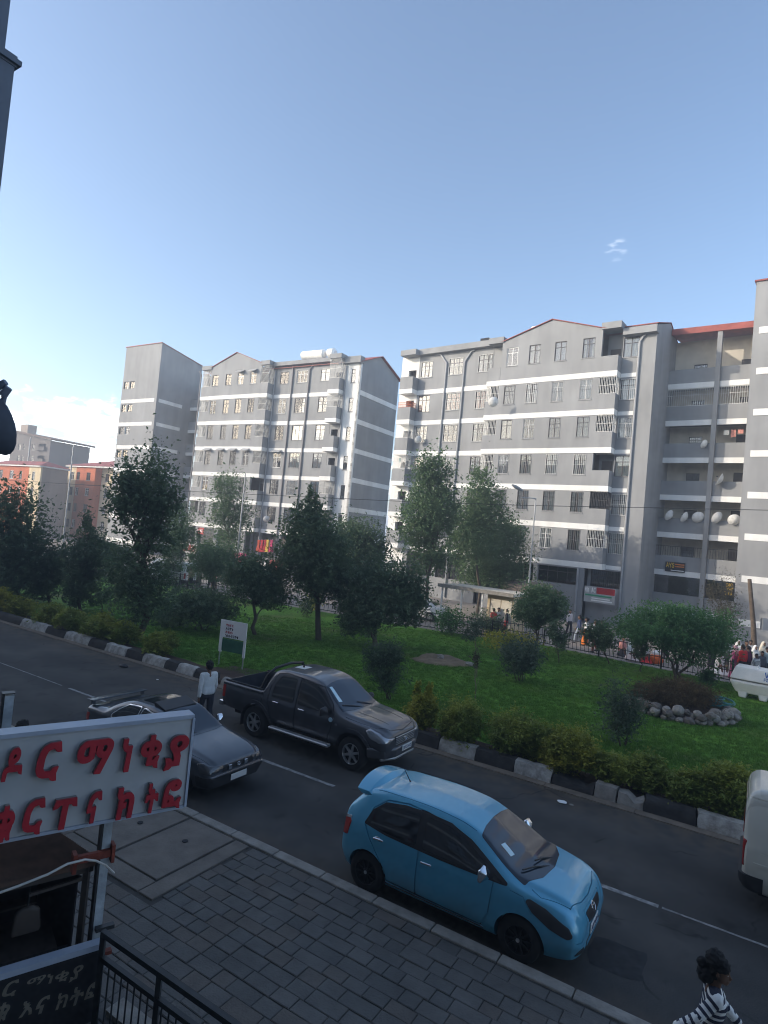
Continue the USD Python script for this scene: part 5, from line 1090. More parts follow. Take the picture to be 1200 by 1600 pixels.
# ---- minibus: boxy body, rear in view at the right edge; a smaller copy far off
def minibus(name, label, loc, rot, paint):
    t = thing(name, label, 'van', loc, rot)
    st = [(-1.05, .50, .66, .80, .76, 1.10, .74, 1.55, .66, 1.62), (-1.0, .40, .74, .80, .82, 1.12, .80, 1.75, .68, 1.84), (-.86, .34, .78, .80, .842, 1.12, .825, 1.86, .67, 1.95), (0, .30, .80, .78, .845, 1.12, .832, 1.89, .68, 1.98), (1.5, .28, .80, .78, .845, 1.12, .832, 1.89, .68, 1.98), (2.5, .28, .80, .78, .845, 1.12, .832, 1.86, .68, 1.95),
          (2.85, .28, .80, .76, .845, 1.10, .83, 1.70, .68, 1.80), (3.25, .28, .80, .74, .84, 1.08, .82, 1.30, .72, 1.38), (3.42, .30, .76, .70, .82, 1.0, .79, 1.08, .70, 1.13), (3.52, .34, .66, .66, .74, .88, .68, .95, .58, 1.0), (3.56, .40, .5, .6, .6, .75, .55, .80, .45, .84)]
    c = Car(t, st, paint, 80, 44); wr, ax = .32, 2.4
    for x in (0, ax):
        for sd_ in (-1, 1): c.cut(m3.Manifold.cylinder(.38, wr + .05, circular_segments=40).rotate((90, 0, 0)).translate((x, .97 if sd_ > 0 else -.57, wr)))
    for y0, y1 in ((-1.2, -.4), (.4, 1.2)):
        for p in ([(-.72, 1.18), (-.70, 1.68), (.35, 1.70), (.35, 1.18)], [(.45, 1.18), (.45, 1.70), (1.35, 1.70), (1.35, 1.18)], [(1.50, 1.17), (1.50, 1.69), (2.35, 1.68), (2.70, 1.52), (2.95, 1.17)]): c.skin('side_window', prism_y(rnd(p, .07), y0, y1), .006, 'carglass')
        c.skin('tail_lamp', prism_x(rnd([(y0 * .0 + (-.80 if y0 < 0 else .66), .72), ((-.66 if y0 < 0 else .80), .72), ((-.66 if y0 < 0 else .80), 1.14), ((-.80 if y0 < 0 else .66), 1.14)], .02), -1.3, -.8), .010, 'lamp_red')
        c.groove(prism_y(stroke([(.40, .40), (.40, 1.80), (1.42, 1.80), (1.42, .40)], .006), y0, y1), .014)
        c.groove(prism_y(stroke([(-.8, 1.0), (.40, 1.0)], .008), y0, y1), .010); c.skin('trim_strip', prism_y([(-.9, .78), (3.3, .76), (3.3, .81), (-.9, .83)], y0, y1), .008, paint)
    c.skin('rear_window', prism_x(rnd([(-.62, 1.22), (.62, 1.22), (.58, 1.70), (-.58, 1.70)], .08), -1.3, -.7), .006, 'carglass')
    c.skin('windscreen', prism_x(rnd([(-.70, 1.14), (.70, 1.14), (.60, 1.68), (-.60, 1.68)], .08), 2.7, 3.6), .006, 'windscreen')
    c.skin('rear_bumper', prism_x([(-.84, .36), (.84, .36), (.84, .60), (-.84, .60)], -1.3, -.75), .05, 'plastic', depth=.03)
    c.skin('headlight', prism_x(rnd([(-.70, .74), (-.36, .74), (-.36, .90), (-.70, .90)], .03), 3.2, 3.7), .006, 'lamp_glass'); c.skin('headlight', prism_x(rnd([(.36, .74), (.70, .74), (.70, .90), (.36, .90)], .03), 3.2, 3.7), .006, 'lamp_glass')
    c.groove(prism_x(stroke([(-.72, .62), (-.72, 1.80), (.72, 1.80), (.72, .62)], .006), -1.3, -.6), .014)
    for x, y, sd_ in ((0, -.72, -1), (ax, -.72, -1), (0, .72, 1), (ax, .72, 1)): wheel(t, x, y, wr, .19, 'rim', 8, sd_, 'rim')
    obj('underbody', MB().box(-.8, 3.2, -.60, .60, .24, .40), L['dark'], t)
    c.done(); return t
mini0 = minibus('minibus', 'cream white minibus at the right edge, seen from behind', road(-1.1, 12.75), ROT_B, 'paint_white')
minibus('minibus', 'small white minibus on the street beyond the park, before the dress shop', at(292, 922) + rb * 2 + nb * 1.2, ROT_B + 180, 'paint_pearl')
# ---------------------------------------------------------------- plants
L['leaf_dark'] = leaf_mat('dark_green_leaves', (0.080, 0.125, 0.068), (0.24, 0.32, 0.16))
L['leaf_mid'] = leaf_mat('mid_green_leaves', (0.085, 0.145, 0.068), (0.24, 0.33, 0.155))
L['leaf_bright'] = leaf_mat('fresh_green_leaves', (0.055, 0.14, 0.045), (0.17, 0.32, 0.10))
L['leaf_yellow'] = leaf_mat('yellow_green_leaves', (0.22, 0.24, 0.030), (0.78, 0.62, 0.06))
L['leaf_hedge'] = leaf_mat('hedge_leaves', (0.16, 0.21, 0.035), (0.62, 0.58, 0.08))
L['leaf_silver'] = leaf_mat('grey_green_leaves', (0.065, 0.10, 0.062), (0.20, 0.25, 0.16))
L['leaf_dry'] = leaf_mat('dry_leaves', (0.07, 0.065, 0.04), (0.16, 0.14, 0.085))
L['bark'] = M_('grey_brown_bark', (0.085, 0.068, 0.052), 0.95, 0.3, 4, 0.7, 18)
L['bark_pale'] = M_('pale_bark', (0.20, 0.17, 0.13), 0.95, 0.3, 4, 0.6, 18)
def leaves(blobs, n, size, seed, clump=0.30, up_bias=0.5, aspect=0.5, shell=0.30):
    """Leaf-sized faces gathered in clumps through the crown's volume. blobs: centre, radii."""
    r = np.random.default_rng(seed); V = []
    vol = np.array([b[3] * b[4] * b[5] for b in blobs]) ** 0.75; share = vol / vol.sum()
    P = []
    for b, sh in zip(blobs, share):
        c, rad = np.array(b[:3]), np.array(b[3:6]); m = int(n * sh)
        if m < 4: continue
        nc = max(6, int(m / 42)); d = r.normal(size=(nc, 3)); d /= np.linalg.norm(d, axis=1, keepdims=True)
        cen = d * (shell + (1.02 - shell) * r.random((nc, 1)) ** 0.55) * (1 + 0.16 * r.normal(size=(nc, 1)))
        k = r.integers(0, nc, m)
        p = cen[k] + r.normal(size=(m, 3)) * clump * (0.55 + 0.8 * r.random((nc, 1))[k])
        p[:, 2] = np.maximum(p[:, 2], -1.05)
        P.append(c + p * rad)
    P = np.vstack(P); m = len(P)
    nrm = r.normal(size=(m, 3)); nrm[:, 2] += up_bias * np.sign(r.random(m) - .1) * 1.2; nrm /= np.linalg.norm(nrm, axis=1, keepdims=True)
    a = np.cross(nrm, r.normal(size=(m, 3))); a /= np.linalg.norm(a, axis=1, keepdims=True); b = np.cross(nrm, a)
    L_ = size * (0.45 + 1.25 * r.random((m, 1)) ** 1.4); W_ = L_ * aspect
    fold = nrm * L_ * 0.18
    v = np.stack([P - a * L_, P + b * W_ + fold, P + a * L_, P - b * W_ + fold], 1).reshape(-1, 3)
    i = np.arange(m)[:, None] * 4
    return v, np.vstack([np.hstack([i, i + 1, i + 2]), np.hstack([i, i + 2, i + 3])])
def limb(mb, p0, p1, r0_, r1_, rg, seg=5, wob=.06, sides=7):
    t = np.linspace(0, 1, seg)[:, None]; p = np.asarray(p0) * (1 - t) + np.asarray(p1) * t; d = np.linalg.norm(np.asarray(p1) - p0)
    p[1:-1] += rg.normal(size=(seg - 2, 3)) * d * wob
    mb.tube(p, np.linspace(r0_, r1_, seg), sides); return p
def tree(label, base, blobs, mat, n=5000, leaf=.11, trunk_r=.12, z0=0.10, cat='tree', name='tree', stems=1, group=None, bark='bark', clump=.30, aspect=.5, seed=None, kind_limb=10, depth_k=1.0, dcam=None):
    """base and the crown's blobs (cx, cy, rx, ry) are read off the photograph in pixels and become metres at the tree's own distance."""
    X = at(base[0], base[1], z0) if dcam is None else CAM + (fw + rt * (base[0] - 600) / F_PX - up * (base[1] - 800) / F_PX) * dcam
    if dcam is not None: X[2] = z0
    d = depth(X); sc = F_PX / d; seed = seed if seed is not None else int(base[0] * 7 + base[1]); rg = np.random.default_rng(seed)
    if cat == 'shrub': clump *= 1.35
    right = np.array([rt[0], rt[1], 0]); right /= np.linalg.norm(right); ahead = np.array([fw[0], fw[1], 0]); ahead /= np.linalg.norm(ahead)
    def loc(px, py, dd=0.0):
        """metres from the base for a pixel at the tree's distance"""
        q = CAM + (fw + rt * (px - 600) / F_PX - up * (py - 800) / F_PX) * d; return q - X + ahead * dd
    B = []
    for i, (cx, cy, rx, ry) in enumerate(blobs):
        R_ = rx / sc; c = loc(cx, cy, rg.uniform(-.35, .35) * R_ if i else 0.0)
        B.append((*c, R_, R_ * depth_k, ry / sc))
    t = thing(name, label, cat, X, 0, group)
    tr = MB(); top = np.array(B[0][:3]); zmax = max(b[2] for b in B)
    for s_ in range(stems):
        off = np.array([0, 0, 0.]) if stems == 1 else np.array([rg.normal() * trunk_r * 1.2, rg.normal() * trunk_r * 1.2, 0])
        bb = B[s_ % len(B)]; end = np.array(bb[:3]) + [0, 0, bb[5] * .35]
        p = limb(tr, off + [0, 0, -.12], end, trunk_r * (1 if stems == 1 else .7), trunk_r * .25, rg, 7, .03 if stems == 1 else .05, 9)
        for q in range(max(2, kind_limb // stems)):
            k = rg.integers(2, 6); b2 = B[rg.integers(len(B))]; dv = rg.normal(size=3); dv /= np.linalg.norm(dv)
            e = np.array(b2[:3]) + dv * np.array(b2[3:6]) * rg.uniform(.5, .95)
            limb(tr, p[k], e, trunk_r * .38, trunk_r * .06, rg, 5, .06, 5)
    for b in B[1:]:
        k = 3; limb(tr, p[k], np.array(b[:3]), trunk_r * .4, trunk_r * .1, rg, 5, .05, 6)
    obj('trunk', tr, L[bark], t, smooth=50)
    if cat == 'tree': n, leaf = int(n * 1.9), leaf * .76
    if cat == 'hedge bush': n = int(n * 1.8)
    obj('crown', leaves(B, n, leaf, seed, clump, aspect=aspect, shell=.72 if cat == 'hedge bush' else .30, up_bias=1.5 if cat == 'hedge bush' else .8), L[mat], t)
    return t
# tall trees and dense crowns of the park
tree('tall tree with a feathery top before the grey stair tower, leftmost of the tall ones', (213, 1000), [(228, 770, 42, 62), (212, 770, 30, 34), (258, 790, 24, 40), (240, 840, 34, 26), (205, 905, 36, 48), (232, 925, 34, 44), (190, 800, 18, 22)], 'leaf_dark', 9000, .10, .16, clump=.26)
tree('broad dark tree filling the left edge, above the yellow hedge', (22, 940), [(18, 806, 40, 42), (38, 855, 42, 42), (2, 860, 46, 48), (24, 895, 46, 38)], 'leaf_dark', 9000, .12, .12, stems=3)
tree('dark bushy tree second from the left edge, touching the broad one', (79, 944), [(74, 892, 24, 34), (86, 885, 20, 26), (64, 908, 22, 26)], 'leaf_dark', 4500, .10, .09)
tree('bushy pointed tree before the red house', (127, 955), [(135, 866, 30, 32), (158, 872, 26, 26), (128, 908, 26, 30), (118, 930, 16, 18), (135, 828, 10, 26)], 'leaf_dark', 6000, .10, .09)
tree('slim tree beside the stair tower, half hidden by the tall feathery one', (280, 915), [(283, 818, 22, 28), (292, 845, 18, 22), (272, 850, 18, 28), (268, 890, 20, 24)], 'leaf_mid', 3500, .11, .09)
tree('round clipped tree before the row of shops, left of the middle block', (331, 932), [(336, 873, 36, 30), (320, 880, 24, 24), (352, 882, 22, 24)], 'leaf_mid', 6500, .09, .10, clump=.24)
tree('slender tree with an open crown in front of the middle block', (362, 912), [(358, 780, 26, 34), (350, 765, 16, 26), (372, 815, 22, 26), (345, 808, 20, 22), (360, 838, 22, 16)], 'leaf_mid', 4200, .12, .10)
tree('dark round low tree before the dress shop', (400, 992), [(398, 906, 44, 34), (388, 890, 28, 24), (420, 925, 30, 26)], 'leaf_dark', 8000, .085, .11, clump=.22)
tree('big dark tree with a pointed top before the end wall of the middle block', (498, 1000), [(490, 850, 44, 56), (478, 815, 26, 36), (465, 880, 34, 42), (520, 880, 36, 48), (505, 905, 40, 36), (487, 785, 12, 22)], 'leaf_dark', 12000, .105, .16, clump=.25)
tree('dark round tree behind the big pointed one, before the end wall', (566, 962), [(560, 858, 38, 40), (540, 850, 28, 32), (585, 872, 22, 32)], 'leaf_dark', 6500, .12, .13)
tree('wide dark tree left of the tall tree before the right block, with a leaning trunk', (584, 1010), [(600, 925, 48, 44), (570, 935, 40, 40), (628, 920, 36, 40), (560, 960, 34, 30), (640, 945, 28, 32)], 'leaf_dark', 12000, .10, .13, stems=2, clump=.25)
tree('tall tree with a narrow top before the left end of the right block', (666, 965), [(676, 762, 30, 48), (665, 800, 36, 36), (690, 800, 24, 32), (652, 832, 28, 20), (672, 868, 32, 28), (670, 732, 15, 24)], 'leaf_mid', 8500, .13, .13, clump=.26)
tree('tall open tree second from left before the right block, brushing the round one', (745, 962), [(750, 785, 28, 40), (735, 815, 32, 28), (765, 812, 28, 34), (740, 850, 36, 28), (720, 845, 20, 24), (747, 745, 12, 20)], 'leaf_mid', 7500, .13, .12, clump=.27)
tree('full round tree right of the two tall ones, before the street lamp', (778, 958), [(772, 862, 48, 48), (752, 885, 36, 36), (800, 880, 30, 38), (785, 830, 28, 24), (770, 905, 44, 22)], 'leaf_mid', 12000, .12, .13, clump=.24)
tree('small ball shaped tree on a thin trunk near the sign on the shop', (838, 1022), [(845, 945, 36, 28), (828, 955, 24, 24), (866, 950, 20, 22), (845, 926, 18, 12)], 'leaf_mid', 6500, .085, .08, clump=.22)
tree('spreading flat topped acacia by the railing at the right', (1063, 1064), [(1060, 985, 66, 32), (1010, 978, 46, 24), (1110, 985, 40, 30), (1050, 960, 50, 16), (1085, 1015, 46, 22), (985, 990, 24, 16), (1128, 1010, 20, 18)], 'leaf_bright', 13000, .075, .10, stems=4, clump=.22)
tree('drooping dry looking tree behind the flat topped acacia', (1130, 1012), [(1128, 935, 18, 30), (1145, 960, 14, 22), (1112, 925, 10, 16)], 'leaf_dry', 1500, .10, .06, clump=.3, aspect=.25)
tree('sapling with a round top by the railing, left of the acacia', (950, 1037), [(936, 992, 22, 18), (946, 1003, 14, 14)], 'leaf_mid', 2600, .07, .04, cat='sapling', name='sapling')
tree('thin sapling by the railing right of the ball shaped tree', (872, 1036), [(872, 998, 14, 16), (868, 985, 10, 12)], 'leaf_dark', 1300, .07, .03, cat='sapling', name='sapling')
tree('thin sapling under the acacia, before the railing', (1002, 1050), [(1000, 1012, 10, 16)], 'leaf_dark', 700, .07, .03, cat='sapling', name='sapling')
tree('leafy round shrub standing alone mid lawn, right of the bare soil patch', (811, 1064), [(812, 1022, 26, 26), (800, 1032, 16, 20), (826, 1028, 14, 20)], 'leaf_silver', 3600, .06, .035, cat='shrub', name='shrub', stems=4, clump=.26)
tree('loose grey green shrub beside the stone ring', (973, 1165), [(972, 1110, 26, 30), (955, 1085, 14, 18), (985, 1118, 20, 26), (962, 1132, 20, 20)], 'leaf_silver', 3200, .05, .03, cat='shrub', name='shrub', stems=5, clump=.30, aspect=.35)
tree('willowy shrub with narrow leaves behind the pickup', (607, 1094), [(604, 1035, 22, 26), (588, 1030, 18, 20), (615, 1020, 14, 20), (605, 1060, 16, 18)], 'leaf_silver', 3400, .075, .03, cat='shrub', name='shrub', stems=5, aspect=.18, clump=.30)
tree('thin young tree mid lawn before the flat roofed kiosk', (742, 1026), [(742, 985, 14, 14), (736, 992, 10, 10)], 'leaf_silver', 700, .06, .025, cat='sapling', name='sapling', bark='bark_pale')
tree('bare thin sapling standing behind the yellow hedge, mid lawn', (742, 1092), [(742, 1030, 9, 14)], 'leaf_dry', 200, .05, .02, cat='sapling', name='sapling', bark='bark_pale')
tree('low round shrub by the white car beyond the lawn', (707, 992), [(703, 970, 20, 16)], 'leaf_bright', 1600, .07, .03, cat='shrub', name='shrub', stems=3)
tree('yellow green hedge clump along the railing before the kiosk', (795, 1016), [(790, 1000, 30, 13), (822, 1005, 22, 12)], 'leaf_yellow', 3000, .06, .03, cat='shrub', name='shrub', stems=4)
tree('dark clipped shrub under the kiosk roof edge', (760, 992), [(757, 975, 24, 16), (775, 980, 16, 12)], 'leaf_dark', 2200, .07, .03, cat='shrub', name='shrub', stems=3)
tree('small dark shrub between the two left trees, mid lawn', (480, 965), [(478, 950, 10, 12)], 'leaf_dark', 500, .07, .03, cat='shrub', name='shrub', stems=2)
tree('thin sapling at the left, right of the pointed tree', (160, 958), [(158, 930, 13, 14), (150, 938, 8, 9)], 'leaf_dark', 700, .07, .03, cat='sapling', name='sapling')
tree('yellowing shrub behind the wide dark tree', (487, 958), [(488, 938, 12, 14)], 'leaf_yellow', 600, .08, .03, cat='shrub', name='shrub', stems=2)
tree('broad low bush left of the park signboard', (318, 985), [(305, 945, 44, 24), (335, 950, 34, 22), (275, 955, 26, 20)], 'leaf_dark', 6500, .085, .05, cat='shrub', name='shrub', stems=4, clump=.24)
tree('palm like bush with narrow blades before the shops', (356, 925), [(356, 900, 14, 14)], 'leaf_silver', 500, .16, .03, cat='shrub', name='shrub', stems=3, aspect=.12)
tree('pale blossoming tree by the foot of the stair tower', (195, 905), [(195, 868, 20, 14), (180, 862, 14, 12)], 'leaf_silver', 1200, .12, .05, bark='bark_pale')
tree('low green bush by the railing, under the acacia on its right', (1105, 1072), [(1105, 1058, 12, 12)], 'leaf_bright', 700, .06, .02, cat='shrub', name='shrub', stems=2)
# hedge along the road: each bush a thing
HEDGE = [((5, 955), [(0, 938, 20, 17)], 'yellow hedge bush at the left edge of the park'), ((40, 962), [(32, 950, 18, 13)], 'yellow hedge bush, second from the left edge'),
         ((80, 975), [(78, 958, 22, 15)], 'hedge bush below the broad dark tree, third from the left edge'), ((118, 988), [(112, 970, 22, 15)], 'hedge bush below the pointed tree, fourth from the left edge'), ((160, 1000), [(158, 980, 26, 18)], 'wide hedge bush below the tall feathery tree'),
         ((200, 1008), [(196, 990, 20, 14)], 'dark hedge bush right of the wide one, below the tall feathery tree'), ((252, 1024), [(250, 1005, 24, 15)], 'yellow green bush left of the park signboard, by the kerb'),
         ((660, 1142), [(660, 1112, 22, 22), (652, 1080, 5, 14), (670, 1082, 5, 14)], 'spiky yellow bush right beside the front of the pickup'), ((722, 1162), [(723, 1128, 30, 30), (708, 1138, 18, 20)], 'round hedge bush with a yellow tint, right of the spiky one'),
         ((800, 1180), [(802, 1146, 36, 30), (832, 1152, 30, 26)], 'biggest wide hedge bush opposite the blue car'), ((893, 1206), [(893, 1170, 38, 26), (870, 1182, 24, 20), (905, 1162, 16, 16)], 'orange tinted hedge bush right of the biggest one'),
         ((955, 1226), [(952, 1200, 28, 18)], 'low hedge bush between two higher ones, left of the white kerb block'), ((1010, 1236), [(1012, 1208, 30, 24)], 'round hedge bush with yellow shoots below the stone ring'),
         ((1078, 1262), [(1075, 1232, 26, 22)], 'hedge bush next to last at the right, above the black kerb block'), ((1142, 1275), [(1142, 1232, 38, 34), (1118, 1245, 20, 22)], 'large hedge bush at the right end, left of the minibus')]
for i, (b, bl, lab) in enumerate(HEDGE):
    tree(lab, b, bl, 'leaf_yellow' if i in (0, 1, 7, 10) else 'leaf_hedge', int(2400 + 55 * sum(q[2] for q in bl)) if b[0] > 600 else 1800, .040 if b[0] > 600 else .06, .02, .12, 'hedge bush', 'hedge_bush', 5, 'hedge bushes along the park kerb', clump=.17, aspect=.45, kind_limb=12)
# grass tufts over the lawn
def tuft():
    rg = np.random.default_rng(3); mb = MB()
    for i in range(14):
        a = rg.uniform(0, 6.28); r_ = rg.uniform(0, .10); p = np.array([r_ * math.cos(a), r_ * math.sin(a), 0]); b = rg.uniform(0, 6.28); w = .006; h = rg.uniform(.03, .075); ln = rg.uniform(.01, .04)
        s_ = np.array([math.cos(b), math.sin(b), 0]) * w; tip = p + [ln * math.cos(b + 1.5), ln * math.sin(b + 1.5), h]
        mb.add([p - s_, p + s_, tip], [[0, 1, 2]])
    return mb
L['grass'] = leaf_mat('grass_blades', (0.08, 0.18, 0.018), (0.19, 0.34, 0.04))
def scatter_grass():
    rg = np.random.default_rng(11); pts = []
    x0, y0, x1, y1 = PARK.bounds
    shapely.prepare(PARK)
    while len(pts) < 46000:
        q = rg.uniform([-16, 13], [18, 36], (60000, 2)); dd = np.hypot(q[:, 0], q[:, 1]); keep = rg.random(len(q)) < np.clip((16 / dd) ** 2, .08, 1)
        q = q[keep]; ok = shapely.contains_xy(PARK, q[:, 0], q[:, 1]) & ((q @ nb[:2]) > 16.2); pts += list(q[ok])
    pts = np.array(pts[:46000])
    g = UsdGeom.PointInstancer.Define(stage, '/World/grass'); tag(g, 'short green lawn grass covering the park', 'grass', kind='stuff')
    usdkit.mesh(stage, '/World/grass/tuft', tuft().get(), L['grass'])
    g.CreatePrototypesRel().SetTargets(['/World/grass/tuft'])
    g.CreatePositionsAttr(Vt.Vec3fArray.FromNumpy(np.column_stack([pts, np.full(len(pts), .10)]).astype(np.float32)))
    g.CreateProtoIndicesAttr(Vt.IntArray.FromNumpy(np.zeros(len(pts), np.int32)))
    a = rg.uniform(0, np.pi, len(pts)); q = np.zeros((len(pts), 4)); q[:, 0], q[:, 3] = np.cos(a), np.sin(a)
    g.CreateOrientationsAttr(Vt.QuathArray([Gf.Quath(float(w), 0, 0, float(z)) for w, _, _, z in q]))
    s_ = rg.uniform(.6, 1.25, (len(pts), 1)) * np.ones((1, 3)); g.CreateScalesAttr(Vt.Vec3fArray.FromNumpy(s_.astype(np.float32)))
scatter_grass()
